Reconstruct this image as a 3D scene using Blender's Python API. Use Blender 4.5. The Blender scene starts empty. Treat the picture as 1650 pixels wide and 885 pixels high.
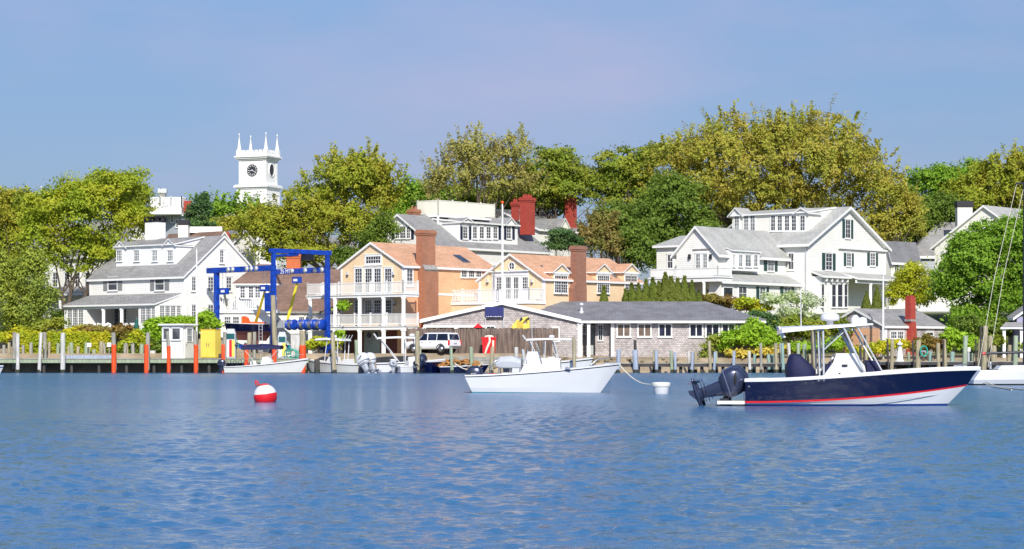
import bpy, math, random
import numpy as np
from mathutils import Vector, Matrix
R = random.Random(11)
NR = np.random.default_rng(5)
SC = bpy.context.scene
COL = SC.collection
F, CX, HY, CH = 3600.0, 825.0, 572.0, 1.7      # lens in photo pixels, centre column, horizon row, eye height


def PX(px, Y): return (px - CX) * Y / F
def PZ(py, Y): return CH + (HY - py) * Y / F


# ------------------------------------------------------------------ camera, sky, sun, exposure
cd = bpy.data.cameras.new('camera')
cam = bpy.data.objects.new('camera', cd)
COL.objects.link(cam)
cam.location = (0, 0, CH)
cam.rotation_euler = (math.radians(90), 0, 0)
cd.sensor_width = 36
cd.lens = 36 * F / 1650
cd.shift_y = (HY - 442.5) / 1650
cd.clip_end = 6000
SC.camera = cam

SUN_EL, SUN_AZ = 37.0, -7.0                      # azimuth: degrees left of straight behind the camera
sv = Vector((-math.sin(math.radians(SUN_AZ)) * math.cos(math.radians(SUN_EL)),
             -math.cos(math.radians(SUN_AZ)) * math.cos(math.radians(SUN_EL)), math.sin(math.radians(SUN_EL))))
sl = bpy.data.lights.new('sun', 'SUN')
sl.energy = 4.9
sl.angle = math.radians(0.5)
sl.color = (1.0, 0.945, 0.85)
so = bpy.data.objects.new('sun', sl)
COL.objects.link(so)
so.rotation_euler = (-sv).to_track_quat('-Z', 'Y').to_euler()

w = bpy.data.worlds.new('World')
SC.world = w
w.use_nodes = True
nt = w.node_tree
nt.nodes.clear()
sky = nt.nodes.new('ShaderNodeTexSky')
sky.sky_type = 'NISHITA'
sky.sun_disc = False
sky.sun_elevation = math.radians(SUN_EL)
sky.sun_rotation = math.atan2(sv.x, sv.y)
sky.air_density = 1.0
sky.dust_density = 0.4
sky.ozone_density = 3.0
tc = nt.nodes.new('ShaderNodeTexCoord')
mp = nt.nodes.new('ShaderNodeMapping')
mp.inputs['Scale'].default_value = (2.2, 2.2, 7)
ns = nt.nodes.new('ShaderNodeTexNoise')
ns.inputs['Scale'].default_value = 1.6
ns.inputs['Detail'].default_value = 5
rp = nt.nodes.new('ShaderNodeValToRGB')
rp.color_ramp.elements[0].position = 0.48
rp.color_ramp.elements[1].position = 0.78
tint = nt.nodes.new('ShaderNodeMix'); tint.data_type = 'RGBA'; tint.blend_type = 'MULTIPLY'
tint.inputs[0].default_value = 1.0
tint.inputs[7].default_value = (0.86, 0.92, 1.18, 1)
cl = nt.nodes.new('ShaderNodeMix'); cl.data_type = 'RGBA'
cl.inputs[7].default_value = (2.95, 2.85, 4.15, 1)
mul = nt.nodes.new('ShaderNodeMath'); mul.operation = 'MULTIPLY'; mul.inputs[1].default_value = 0.85
bg = nt.nodes.new('ShaderNodeBackground')
bg.inputs[1].default_value = 0.15
wo = nt.nodes.new('ShaderNodeOutputWorld')
lk = nt.links.new
lk(tc.outputs['Generated'], mp.inputs[0]); lk(mp.outputs[0], ns.inputs[0]); lk(ns.outputs[0], rp.inputs[0])
lk(sky.outputs[0], tint.inputs[6])
sp = nt.nodes.new('ShaderNodeSeparateXYZ'); lk(tc.outputs['Generated'], sp.inputs[0])
hz = nt.nodes.new('ShaderNodeValToRGB')               # a dull maritime horizon under a clearer zenith
hz.color_ramp.elements[0].position = 0.0; hz.color_ramp.elements[0].color = (0.268, 0.287, 0.412, 1)
hz.color_ramp.elements[1].position = 0.6; hz.color_ramp.elements[1].color = (1.0, 1.0, 1.08, 1)
for ps, cc in ((0.06, (0.302, 0.322, 0.438, 1)), (0.14, (0.405, 0.425, 0.510, 1)), (0.3, (0.66, 0.69, 0.77, 1))):
    el = hz.color_ramp.elements.new(ps); el.color = cc
lk(sp.outputs[2], hz.inputs[0]); lk(hz.outputs[0], tint.inputs[7]); lk(tint.outputs[2], cl.inputs[6]); lk(rp.outputs[0], mul.inputs[0])
lk(mul.outputs[0], cl.inputs[0]); lk(cl.outputs[2], bg.inputs[0]); lk(bg.outputs[0], wo.inputs[0])

SC.view_settings.view_transform = 'Standard'
SC.view_settings.look = 'None'
SC.view_settings.exposure = 0.22
SC.view_settings.gamma = 1
SC.view_settings.use_curve_mapping = False

# ------------------------------------------------------------------ materials
M = {}


def newmat(name):
    m = bpy.data.materials.new(name)
    m.use_nodes = True
    M[name] = m
    t = m.node_tree
    return m, t, t.nodes, t.links.new, t.nodes['Principled BSDF']


def vec(t, sx=1.0, sy=1.0, sz=1.0):
    g = t.nodes.new('ShaderNodeNewGeometry')
    mpn = t.nodes.new('ShaderNodeMapping')
    mpn.inputs['Scale'].default_value = (sx, sy, sz)
    t.links.new(g.outputs['Position'], mpn.inputs[0])
    return mpn.outputs[0]


def c4(c): return (c[0], c[1], c[2], 1)


def plain(name, c, rough=0.6, var=0.12, scale=2.0, bump=0.0, bscale=20, metal=0.0, stretch=(1, 1, 1), c2=None, coat=0.0, contrast=(0.35, 0.65)):
    m, t, n, L, p = newmat(name)
    p.inputs['Roughness'].default_value = rough
    p.inputs['Metallic'].default_value = metal
    p.inputs['Coat Weight'].default_value = coat
    v = vec(t, *stretch)
    nz = n.new('ShaderNodeTexNoise'); nz.inputs['Scale'].default_value = scale; nz.inputs['Detail'].default_value = 6
    L(v, nz.inputs[0])
    cr = n.new('ShaderNodeValToRGB')
    lo = c2 if c2 else tuple(x * (1 - var) for x in c)
    cr.color_ramp.elements[0].position = contrast[0]; cr.color_ramp.elements[0].color = c4(lo)
    cr.color_ramp.elements[1].position = contrast[1]; cr.color_ramp.elements[1].color = c4(c)
    L(nz.outputs[0], cr.inputs[0]); L(cr.outputs[0], p.inputs['Base Color'])
    if bump:
        b = n.new('ShaderNodeBump'); b.inputs['Strength'].default_value = bump; b.inputs['Distance'].default_value = 0.05
        nb = n.new('ShaderNodeTexNoise'); nb.inputs['Scale'].default_value = bscale
        L(v, nb.inputs[0]); L(nb.outputs[0], b.inputs['Height']); L(b.outputs[0], p.inputs['Normal'])
    return m


def courses(name, c1, c2, mortar, bw, rh, rough=0.8, msize=0.012, stain=0.12, bump=0.5, zs=1.0):
    """bricks, shingles or clapboards laid in courses up the wall"""
    m, t, n, L, p = newmat(name)
    p.inputs['Roughness'].default_value = rough
    g = n.new('ShaderNodeNewGeometry')
    s = n.new('ShaderNodeSeparateXYZ'); L(g.outputs['Position'], s.inputs[0])
    a = n.new('ShaderNodeMath'); a.operation = 'MULTIPLY_ADD'; a.inputs[1].default_value = 0.35
    L(s.outputs[1], a.inputs[0]); L(s.outputs[0], a.inputs[2])
    z = n.new('ShaderNodeMath'); z.operation = 'MULTIPLY'; z.inputs[1].default_value = zs; L(s.outputs[2], z.inputs[0])
    c = n.new('ShaderNodeCombineXYZ'); L(a.outputs[0], c.inputs[0]); L(z.outputs[0], c.inputs[1])
    b = n.new('ShaderNodeTexBrick')
    b.inputs['Scale'].default_value = 1.0
    b.inputs['Brick Width'].default_value = bw
    b.inputs['Row Height'].default_value = rh
    b.inputs['Mortar Size'].default_value = msize
    b.inputs['Mortar Smooth'].default_value = 0.3
    b.inputs['Bias'].default_value = 0.0
    b.inputs['Color1'].default_value = c4(c1); b.inputs['Color2'].default_value = c4(c2); b.inputs['Mortar'].default_value = c4(mortar)
    L(c.outputs[0], b.inputs[0])
    nz = n.new('ShaderNodeTexNoise'); nz.inputs['Scale'].default_value = 0.7; nz.inputs['Detail'].default_value = 7
    L(g.outputs['Position'], nz.inputs[0])
    cr = n.new('ShaderNodeValToRGB')
    k = 1 - stain
    cr.color_ramp.elements[0].position = 0.3; cr.color_ramp.elements[0].color = (k, k, k * 0.98, 1)
    cr.color_ramp.elements[1].position = 0.62; cr.color_ramp.elements[1].color = (1, 1, 1, 1)
    L(nz.outputs[0], cr.inputs[0])
    mx = n.new('ShaderNodeMix'); mx.data_type = 'RGBA'; mx.blend_type = 'MULTIPLY'; mx.inputs[0].default_value = 1
    L(b.outputs[0], mx.inputs[6]); L(cr.outputs[0], mx.inputs[7]); L(mx.outputs[2], p.inputs['Base Color'])
    bu = n.new('ShaderNodeBump'); bu.inputs['Strength'].default_value = bump; bu.inputs['Distance'].default_value = 0.02; bu.invert = True
    L(b.outputs['Fac'], bu.inputs['Height']); L(bu.outputs[0], p.inputs['Normal'])
    return m


def leafmat(name, ca, cb, cc, trans=0.38, nscale=0.35, gain=2.3):
    """leaves: each leaf its own tint, and patches of younger growth"""
    ca, cb, cc = (tuple(min(.8, x * gain) for x in q) for q in (ca, cb, cc))
    mid = tuple((x + y) / 2 for x, y in zip(ca, cb)); ca, cb = (tuple(.62 * x + .38 * y for x, y in zip(q, mid)) for q in (ca, cb))
    m, t, n, L, p = newmat(name)
    p.inputs['Roughness'].default_value = 0.6
    p.inputs['Specular IOR Level'].default_value = 0.25
    g = n.new('ShaderNodeNewGeometry')
    cr = n.new('ShaderNodeValToRGB')
    cr.color_ramp.elements[0].color = c4(ca); cr.color_ramp.elements[1].color = c4(cb)
    e = cr.color_ramp.elements.new(0.5); e.color = c4(tuple((x + y) / 2 for x, y in zip(ca, cb)))
    L(g.outputs['Random Per Island'], cr.inputs[0])
    nz = n.new('ShaderNodeTexNoise'); nz.inputs['Scale'].default_value = nscale; nz.inputs['Detail'].default_value = 3
    L(g.outputs['Position'], nz.inputs[0])
    r2 = n.new('ShaderNodeValToRGB'); r2.color_ramp.elements[0].position = 0.42; r2.color_ramp.elements[1].position = 0.62
    L(nz.outputs[0], r2.inputs[0])
    ml = n.new('ShaderNodeMath'); ml.operation = 'MULTIPLY'; ml.inputs[1].default_value = 0.7; L(r2.outputs[0], ml.inputs[0])
    mx = n.new('ShaderNodeMix'); mx.data_type = 'RGBA'; mx.inputs[7].default_value = c4(cc)
    L(ml.outputs[0], mx.inputs[0]); L(cr.outputs[0], mx.inputs[6]); L(mx.outputs[2], p.inputs['Base Color'])
    tr = n.new('ShaderNodeBsdfTranslucent'); L(mx.outputs[2], tr.inputs[0])
    ms = n.new('ShaderNodeMixShader'); ms.inputs[0].default_value = trans
    L(p.outputs[0], ms.inputs[1]); L(tr.outputs[0], ms.inputs[2])
    L(ms.outputs[0], n['Material Output'].inputs[0])
    return m


plain('white_paint', (0.80, 0.80, 0.78), 0.55, 0.05, 1.2)
plain('cream_paint', (0.78, 0.77, 0.68), 0.6, 0.06, 1.2)
courses('white_clapboard', (0.82, 0.81, 0.77), (0.79, 0.78, 0.74), (0.64, 0.635, 0.61), 7.0, 0.21, 0.6, 0.018, 0.05)
courses('cream_clapboard', (0.81, 0.80, 0.73), (0.78, 0.77, 0.70), (0.64, 0.63, 0.57), 7.0, 0.21, 0.6, 0.018, 0.05)
courses('grey_clapboard', (0.42, 0.45, 0.50), (0.38, 0.41, 0.46), (0.28, 0.30, 0.34), 7.0, 0.2, 0.6, 0.018, 0.05)
courses('peach_shingle', (0.86, 0.51, 0.29), (0.80, 0.45, 0.25), (0.56, 0.32, 0.18), 0.22, 0.19, 0.8, 0.014, 0.12)
courses('pale_peach_shingle', (0.86, 0.65, 0.42), (0.83, 0.61, 0.38), (0.64, 0.46, 0.28), 0.22, 0.19, 0.8, 0.012, 0.10)
courses('grey_shingle', (0.60, 0.55, 0.54), (0.40, 0.36, 0.35), (0.17, 0.15, 0.145), 0.25, 0.18, 0.85, 0.016, 0.28)
courses('brick_orange', (0.46, 0.165, 0.075), (0.36, 0.115, 0.055), (0.36, 0.24, 0.17), 0.26, 0.1, 0.85, 0.014, 0.2)
courses('brick_brown', (0.36, 0.14, 0.08), (0.28, 0.10, 0.06), (0.30, 0.21, 0.16), 0.26, 0.1, 0.85, 0.014, 0.2)
courses('brick_red', (0.44, 0.052, 0.030), (0.36, 0.038, 0.024), (0.36, 0.09, 0.07), 0.26, 0.1, 0.8, 0.010, 0.15)
courses('brick_flame', (0.62, 0.15, 0.04), (0.52, 0.11, 0.03), (0.42, 0.20, 0.11), 0.26, 0.1, 0.85, 0.01, 0.15)
courses('slate_grey', (0.32, 0.315, 0.31), (0.26, 0.255, 0.255), (0.17, 0.17, 0.17), 0.32, 0.16, 0.85, 0.014, 0.25)
courses('light_grey_roof', (0.44, 0.44, 0.415), (0.38, 0.38, 0.36), (0.28, 0.28, 0.265), 0.34, 0.16, 0.85, 0.012, 0.2)
courses('dark_roof', (0.215, 0.215, 0.235), (0.175, 0.175, 0.195), (0.12, 0.12, 0.135), 0.34, 0.12, 0.85, 0.01, 0.3)
courses('cedar_roof', (0.66, 0.39, 0.245), (0.58, 0.325, 0.20), (0.40, 0.215, 0.13), 0.2, 0.16, 0.85, 0.014, 0.2)
courses('brown_roof', (0.25, 0.155, 0.115), (0.195, 0.12, 0.09), (0.12, 0.075, 0.06), 0.25, 0.16, 0.85, 0.016, 0.3)
plain('black_cap', (0.012, 0.012, 0.02), 0.6)
plain('green_shutter', (0.016, 0.06, 0.058), 0.5)
plain('navy_shutter', (0.018, 0.025, 0.055), 0.5)
plain('grey_shutter', (0.25, 0.25, 0.25), 0.6)
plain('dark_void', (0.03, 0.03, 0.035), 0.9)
plain('maroon', (0.17, 0.06, 0.05), 0.8)
plain('grey_door', (0.42, 0.45, 0.45), 0.6)
plain('stone_grey', (0.33, 0.32, 0.30), 0.9, 0.3, 3, 0.4, 12)
plain('sand', (0.52, 0.40, 0.24), 0.95, 0.25, 1.5, 0.3, 15)
plain('blue_paint', (0.002, 0.060, 0.46), 0.4, 0.35, 2.5, c2=(0.004, 0.03, 0.24))
plain('navy_canvas', (0.003, 0.006, 0.055), 0.75, 0.2, 3, 0.25, 14)
plain('navy_hull', (0.0015, 0.0045, 0.034), 0.16, 0.1, 1, coat=0.15)
plain('navy_sign', (0.008, 0.014, 0.13), 0.5)
plain('gel_white', (0.66, 0.67, 0.685), 0.22, 0.04, 1.0, coat=0.3)
plain('gel_cream', (0.66, 0.655, 0.61), 0.3, 0.05, 1.0)
plain('boat_grey', (0.38, 0.41, 0.46), 0.6, 0.1, 3)
plain('red_stripe', (0.70, 0.015, 0.02), 0.3)
plain('bottom_blue', (0.010, 0.035, 0.20), 0.6)
plain('bottom_teal', (0.03, 0.30, 0.40), 0.6)
plain('black_rubber', (0.012, 0.012, 0.013), 0.7)
plain('outboard_dark', (0.030, 0.040, 0.085), 0.25, 0.15, 2, metal=0.35, coat=0.4)
plain('outboard_trim', (0.11, 0.13, 0.20), 0.3)
plain('outboard_black', (0.012, 0.014, 0.025), 0.35)
plain('steel', (0.55, 0.56, 0.58), 0.3, 0.1, 3, metal=0.9)
plain('aluminium', (0.66, 0.68, 0.70), 0.38, 0.08, 2, metal=0.35)
plain('orange_sleeve', (0.80, 0.075, 0.008), 0.6, 0.18, 1.5, stretch=(3, 3, 0.7))
plain('pile_white', (0.60, 0.59, 0.56), 0.85, 0.35, 2.0, 0.4, 10, stretch=(4, 4, 0.5))
plain('pile_grey', (0.36, 0.35, 0.30), 0.9, 0.45, 2.0, 0.4, 10, stretch=(4, 4, 0.5))
plain('pile_tan', (0.40, 0.35, 0.23), 0.9, 0.4, 2.0, 0.4, 10, stretch=(4, 4, 0.5))
plain('pile_green', (0.33, 0.40, 0.28), 0.9, 0.35, 2.0, 0.4, 10, stretch=(4, 4, 0.5))
plain('pile_teal', (0.26, 0.40, 0.36), 0.9, 0.3, 2.0, 0.4, 10, stretch=(4, 4, 0.5))
plain('pile_blue', (0.34, 0.40, 0.50), 0.85, 0.3, 2.0, 0.4, 10, stretch=(4, 4, 0.5))
plain('pile_dark', (0.07, 0.065, 0.06), 0.9, 0.4, 2.0, 0.4, 10, stretch=(4, 4, 0.5))
plain('weed', (0.035, 0.04, 0.03), 0.7, 0.4, 6)
plain('dock_wood', (0.34, 0.34, 0.30), 0.9, 0.4, 1.2, 0.4, 10, stretch=(1, 1, 3))
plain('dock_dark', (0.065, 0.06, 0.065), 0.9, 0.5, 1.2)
plain('fence_wood', (0.21, 0.155, 0.125), 0.9, 0.6, 2.6, 0.4, 10, stretch=(3, 3, 0.25), c2=(0.075, 0.055, 0.048))
plain('yellow_paint', (0.80, 0.62, 0.10), 0.5, 0.1, 1)
plain('yellow_dark', (0.66, 0.42, 0.045), 0.5, 0.1, 1)
plain('yellow_strap', (0.76, 0.66, 0.03), 0.7, 0.15, 2)
plain('pale_strap', (0.70, 0.66, 0.50), 0.7, 0.15, 2)
plain('red_plastic', (0.66, 0.012, 0.02), 0.4, 0.1, 2)
plain('orange_plastic', (0.80, 0.10, 0.01), 0.5, 0.1, 2)
plain('teal_hose', (0.02, 0.38, 0.27), 0.5, 0.2, 5)
plain('screen_teal', (0.015, 0.10, 0.11), 0.2)
plain('rope', (0.70, 0.66, 0.55), 0.8, 0.1, 8)
plain('net_orange', (0.55, 0.24, 0.055), 0.9, 0.5, 6, c2=(0.12, 0.08, 0.04))
plain('rock', (0.27, 0.21, 0.13), 0.95, 0.5, 2.5, 0.6, 8, c2=(0.10, 0.085, 0.06))
plain('car_white', (0.80, 0.80, 0.81), 0.2, 0.03, 1, coat=0.5)
plain('car_trim', (0.16, 0.16, 0.17), 0.5)
plain('rubber', (0.02, 0.02, 0.02), 0.8)
plain('bark', (0.13, 0.10, 0.075), 0.95, 0.4, 3, 0.5, 12, stretch=(2, 2, 0.5))
plain('bark_pale', (0.30, 0.25, 0.19), 0.95, 0.4, 3, 0.5, 12, stretch=(2, 2, 0.5))
plain('bark_dark', (0.055, 0.042, 0.035), 0.95, 0.4, 3)
plain('canvas_green', (0.006, 0.09, 0.075), 0.8)
plain('canvas_blue', (0.01, 0.045, 0.16), 0.8)
plain('peach_door', (0.72, 0.42, 0.25), 0.7, 0.08, 1)
plain('mauve_wall', (0.30, 0.29, 0.42), 0.7)
plain('curtain', (0.42, 0.43, 0.42), 0.4, 0.3, 3)
plain('clock_face', (0.03, 0.03, 0.04), 0.5)


def glass(name, c, rough, spec):
    m, t, n, L, p = newmat(name)
    p.inputs['Base Color'].default_value = c4(c)
    p.inputs['Roughness'].default_value = rough
    p.inputs['Specular IOR Level'].default_value = spec
    v = vec(t, 1, 1, 1)
    nz = n.new('ShaderNodeTexNoise'); nz.inputs['Scale'].default_value = 1.1; nz.inputs['Detail'].default_value = 2
    L(v, nz.inputs[0])
    cr = n.new('ShaderNodeValToRGB')
    cr.color_ramp.elements[0].position = 0.4; cr.color_ramp.elements[0].color = c4(c)
    cr.color_ramp.elements[1].position = 0.7; cr.color_ramp.elements[1].color = c4(tuple(x * 2.2 + 0.01 for x in c))
    L(nz.outputs[0], cr.inputs[0]); L(cr.outputs[0], p.inputs['Base Color'])


glass('glass_dark', (0.020, 0.024, 0.034), 0.06, 0.5)
glass('glass_grey', (0.055, 0.06, 0.07), 0.08, 0.5)
glass('glass_pale', (0.15, 0.165, 0.17), 0.1, 0.5)
glass('glass_brown', (0.09, 0.065, 0.05), 0.08, 0.5)
glass('glass_navy', (0.006, 0.009, 0.025), 0.05, 0.5)

# colour sets: (mature, young, patch)
leafmat('leaf_yellow', (0.105, 0.150, 0.012), (0.195, 0.230, 0.016), (0.215, 0.205, 0.014))
leafmat('leaf_olive', (0.105, 0.138, 0.014), (0.205, 0.220, 0.020), (0.195, 0.170, 0.02), gain=2.25)
leafmat('leaf_dome', (0.115, 0.130, 0.018), (0.215, 0.212, 0.028), (0.20, 0.155, 0.028), gain=2.4)
leafmat('leaf_sparse', (0.13, 0.14, 0.035), (0.23, 0.21, 0.045), (0.20, 0.16, 0.06))
leafmat('leaf_mid', (0.065, 0.105, 0.013), (0.145, 0.175, 0.017), (0.165, 0.165, 0.02))
leafmat('leaf_bright', (0.050, 0.112, 0.012), (0.145, 0.215, 0.018), (0.095, 0.170, 0.014))
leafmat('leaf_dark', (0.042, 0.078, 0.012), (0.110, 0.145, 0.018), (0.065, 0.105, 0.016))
leafmat('leaf_blue', (0.030, 0.066, 0.022), (0.070, 0.115, 0.030), (0.040, 0.080, 0.030))
leafmat('leaf_weeping', (0.11, 0.14, 0.018), (0.18, 0.195, 0.028), (0.10, 0.14, 0.03), gain=2.5)
leafmat('leaf_brown', (0.12, 0.10, 0.03), (0.19, 0.145, 0.04), (0.11, 0.125, 0.025), gain=2.0)
leafmat('leaf_gold', (0.24, 0.26, 0.014), (0.36, 0.37, 0.022), (0.22, 0.26, 0.018), gain=1.6)
leafmat('leaf_hedge', (0.12, 0.17, 0.012), (0.24, 0.26, 0.014), (0.30, 0.25, 0.012))
leafmat('leaf_shrub', (0.09, 0.17, 0.012), (0.20, 0.29, 0.02), (0.15, 0.23, 0.016))
leafmat('leaf_russet', (0.11, 0.105, 0.022), (0.18, 0.15, 0.026), (0.17, 0.085, 0.03), gain=1.8)
leafmat('leaf_arbor', (0.040, 0.070, 0.012), (0.095, 0.105, 0.014), (0.075, 0.085, 0.014))
leafmat('leaf_blossom', (0.16, 0.22, 0.03), (0.62, 0.60, 0.42), (0.16, 0.22, 0.03))
leafmat('leaf_dune', (0.26, 0.24, 0.03), (0.40, 0.30, 0.05), (0.30, 0.22, 0.05))


# ------------------------------------------------------------------ mesh building
class Fr:
    """a frame: x runs rightwards along a wall, y goes into it, z up"""
    def __init__(s, o, x, y, z=(0, 0, 1)):
        s.o, s.x, s.y, s.z = Vector(o), Vector(x), Vector(y), Vector(z)

    def p(s, a, b, c): return s.o + s.x * a + s.y * b + s.z * c

    def uv(s, px, py=HY, off=0.0):
        """where the sight line through a photo pixel meets the wall plane"""
        P = s.o + s.y * off
        k = (px - CX) / F
        t = (k * P.y - P.x) / (s.x.x - k * s.x.y)
        Y = P.y + t * s.x.y
        return t, PZ(py, Y)


W = Fr((0, 0, 0), (1, 0, 0), (0, 1, 0))
UP = Vector((0, 0, 1))


class MB:
    def __init__(s): s.v, s.f, s.m, s.s, s.mats = [], [], [], [], []

    def mi(s, mat):
        if mat not in s.mats: s.mats.append(mat)
        return s.mats.index(mat)

    def face(s, pts, mat, smooth=False):
        i = len(s.v)
        s.v.extend(Vector(p) for p in pts)
        s.f.append(tuple(range(i, i + len(pts)))); s.m.append(s.mi(mat)); s.s.append(smooth)

    def raw(s, V, Fs, mat, smooth=False):
        i = len(s.v); k = s.mi(mat)
        s.v.extend(Vector(p) for p in V)
        for f in Fs: s.f.append(tuple(i + j for j in f)); s.m.append(k); s.s.append(smooth)

    def box(s, fr, a0, a1, b0, b1, c0, c1, mat, top=None):
        V = [fr.p(a, b, c) for c in (c0, c1) for b in (b0, b1) for a in (a0, a1)]
        s.raw(V, [(0, 1, 5, 4), (1, 3, 7, 5), (3, 2, 6, 7), (2, 0, 4, 6), (0, 2, 3, 1)], mat)
        s.raw([V[4], V[5], V[7], V[6]], [(0, 1, 2, 3)], top or mat)

    def slab(s, pts, th, mat, edge=None, direction=None):
        """a flat plate: top polygon of one material, edges and underside of another"""
        edge = edge or mat
        pts = [Vector(p) for p in pts]
        d = Vector(direction) if direction else Vector((0, 0, -th))
        n = len(pts)
        s.face(pts, mat)
        q = [p + d for p in pts]
        s.face(list(reversed(q)), edge)
        for i in range(n): s.face([pts[i], q[i], q[(i + 1) % n], pts[(i + 1) % n]], edge)

    def prism(s, fr, prof, a0, a1, mat, axis='a', smooth=False):
        """profile of (horizontal, z) pairs pushed along axis a (profile in b,z) or b (profile in a,z)"""
        P = lambda t, q: fr.p(t, q[0], q[1]) if axis == 'a' else fr.p(q[0], t, q[1])
        n = len(prof)
        A = [P(a0, q) for q in prof]; B = [P(a1, q) for q in prof]
        s.face(A, mat); s.face(list(reversed(B)), mat)
        s.raw(A + B, [(i, (i + 1) % n, n + (i + 1) % n, n + i) for i in range(n)], mat, smooth)

    def tube(s, pts, r, mat, n=8, cap=True, smooth=True):
        pts = [Vector(p) for p in pts]
        rs = r if isinstance(r, (list, tuple)) else [r] * len(pts)
        V, Fs = [], []
        ref = None
        for i, p in enumerate(pts):
            d = (pts[min(i + 1, len(pts) - 1)] - pts[max(i - 1, 0)])
            d = d.normalized() if d.length > 1e-9 else UP
            if ref is None: ref = Vector((1, 0, 0)) if abs(d.x) < 0.8 else Vector((0, 1, 0))
            u = (ref - d * ref.dot(d))
            u = u.normalized() if u.length > 1e-6 else d.orthogonal().normalized()
            ref = u
            v = d.cross(u)
            for k in range(n):
                a = 2 * math.pi * k / n
                V.append(p + (u * math.cos(a) + v * math.sin(a)) * rs[i])
        for i in range(len(pts) - 1):
            for k in range(n):
                Fs.append((i * n + k, i * n + (k + 1) % n, (i + 1) * n + (k + 1) % n, (i + 1) * n + k))
        s.raw(V, Fs, mat, smooth)
        if cap:
            s.face(list(reversed(V[:n])), mat); s.face(V[-n:], mat)

    def lathe(s, o, prof, mat, n=16, axis=UP, smooth=True):
        """profile of (radius, height) turned about an axis"""
        o = Vector(o); ax = Vector(axis).normalized(); u = ax.orthogonal().normalized(); v = ax.cross(u)
        V = []
        for r_, h in prof:
            for k in range(n):
                a = 2 * math.pi * k / n
                V.append(o + ax * h + (u * math.cos(a) + v * math.sin(a)) * max(r_, 1e-4))
        Fs = [(i * n + k, i * n + (k + 1) % n, (i + 1) * n + (k + 1) % n, (i + 1) * n + k) for i in range(len(prof) - 1) for k in range(n)]
        s.raw(V, Fs, mat, smooth)
        s.face(list(reversed(V[:n])), mat); s.face(V[-n:], mat)

    def loft(s, secs, mat, closed=True, caps=True, smooth=True):
        """sections: lists of points of one length"""
        n = len(secs[0]); V = [p for sec in secs for p in sec]
        m = n if closed else n - 1
        Fs = [(i * n + k, i * n + (k + 1) % n, (i + 1) * n + (k + 1) % n, (i + 1) * n + k) for i in range(len(secs) - 1) for k in range(m)]
        s.raw(V, Fs, mat, smooth)
        if caps:
            s.face(list(reversed(secs[0])), mat); s.face(secs[-1], mat)

    def build(s, name, parent=None, origin=None, bevel=0.0):
        me = bpy.data.meshes.new(name)
        wl = Vector((0, 0, 0))
        if parent is not None: wl = wloc(parent)
        elif origin is not None: wl = Vector(origin)
        elif s.v:
            xs = [p.x for p in s.v]; ys = [p.y for p in s.v]; zs = [p.z for p in s.v]
            wl = Vector(((min(xs) + max(xs)) / 2, (min(ys) + max(ys)) / 2, min(zs)))
        me.from_pydata([tuple(p - wl) for p in s.v], [], s.f)
        for k in s.mats: me.materials.append(M[k])
        me.polygons.foreach_set('material_index', s.m)
        me.polygons.foreach_set('use_smooth', s.s)
        me.update()
        o = bpy.data.objects.new(name, me)
        COL.objects.link(o)
        if parent is not None:
            o.parent = parent
            WL[o.name] = wl
        else:
            o.location = wl
            WL[o.name] = wl
        if bevel:
            b = o.modifiers.new('bevel', 'BEVEL'); b.width = bevel; b.segments = 2; b.limit_method = 'ANGLE'
        return o


WL = {}


def wloc(o): return WL.get(o.name, Vector(o.location))


def tag(o, label=None, cat=None, group=None, kind=None):
    if label: o['label'] = label
    if cat: o['category'] = cat
    if group: o['group'] = group
    if kind: o['kind'] = kind
    return o


def thing(name, loc, label, cat, group=None):
    o = bpy.data.objects.new(name, None)
    COL.objects.link(o)
    o.location = loc
    o.empty_display_size = 0.2
    WL[o.name] = Vector(loc)
    return tag(o, label, cat, group)


def copy_tree(root, loc, rz=0.0, label=None, scale=1.0):
    kids = {}
    for o in bpy.data.objects:
        if o.parent: kids.setdefault(o.parent.name, []).append(o)

    def rec(o, par):
        c = o.copy(); COL.objects.link(c)
        if par: c.parent = par
        for k in kids.get(o.name, []): rec(k, c)
        return c
    r = rec(root, None)
    r.location = loc; r.rotation_euler = (0, 0, rz); r.scale = (scale,) * 3
    WL[r.name] = Vector(loc)
    if label: r['label'] = label
    return r


def sm(a, b, x):
    t = min(1.0, max(0.0, (x - a) / (b - a)))
    return t * t * (3 - 2 * t)


def gh(x, y):
    """height of the land"""
    h = -2.6 + 2.3 * sm(203, 211, y)
    left = 1 - sm(-31, -23, x)
    lot = 1 - sm(0, 6, x)
    h += (1.7 * sm(212.3, 216.8, y)) * (1 - lot) + 2.15 * sm(211.6, 214.2, y) * lot
    right = sm(8, 19, x)
    h += left * 2.0 * sm(215.6, 219.5, y) + 0.5 * sm(216, 224, y) * (1 - left) * (1 - lot)
    h += right * 4.0 * sm(223, 236, y)
    h += 3.0 * sm(234, 262, y) * (1 - 0.6 * right) + 5 * sm(262, 450, y)
    return h


# ------------------------------------------------------------------ the setting: land and water
def sheet(name, xs, ys, hf, matname):
    nx, ny = len(xs), len(ys)
    V = [(x, y, hf(x, y)) for y in ys for x in xs]
    Fs = [(j * nx + i, j * nx + i + 1, (j + 1) * nx + i + 1, (j + 1) * nx + i) for j in range(ny - 1) for i in range(nx - 1)]
    me = bpy.data.meshes.new(name)
    me.from_pydata(V, [], Fs)
    me.polygons.foreach_set('use_smooth', [True] * len(Fs))
    me.materials.append(M[matname])
    me.update()
    o = bpy.data.objects.new(name, me)
    COL.objects.link(o)
    o['kind'] = 'structure'
    return o


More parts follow.
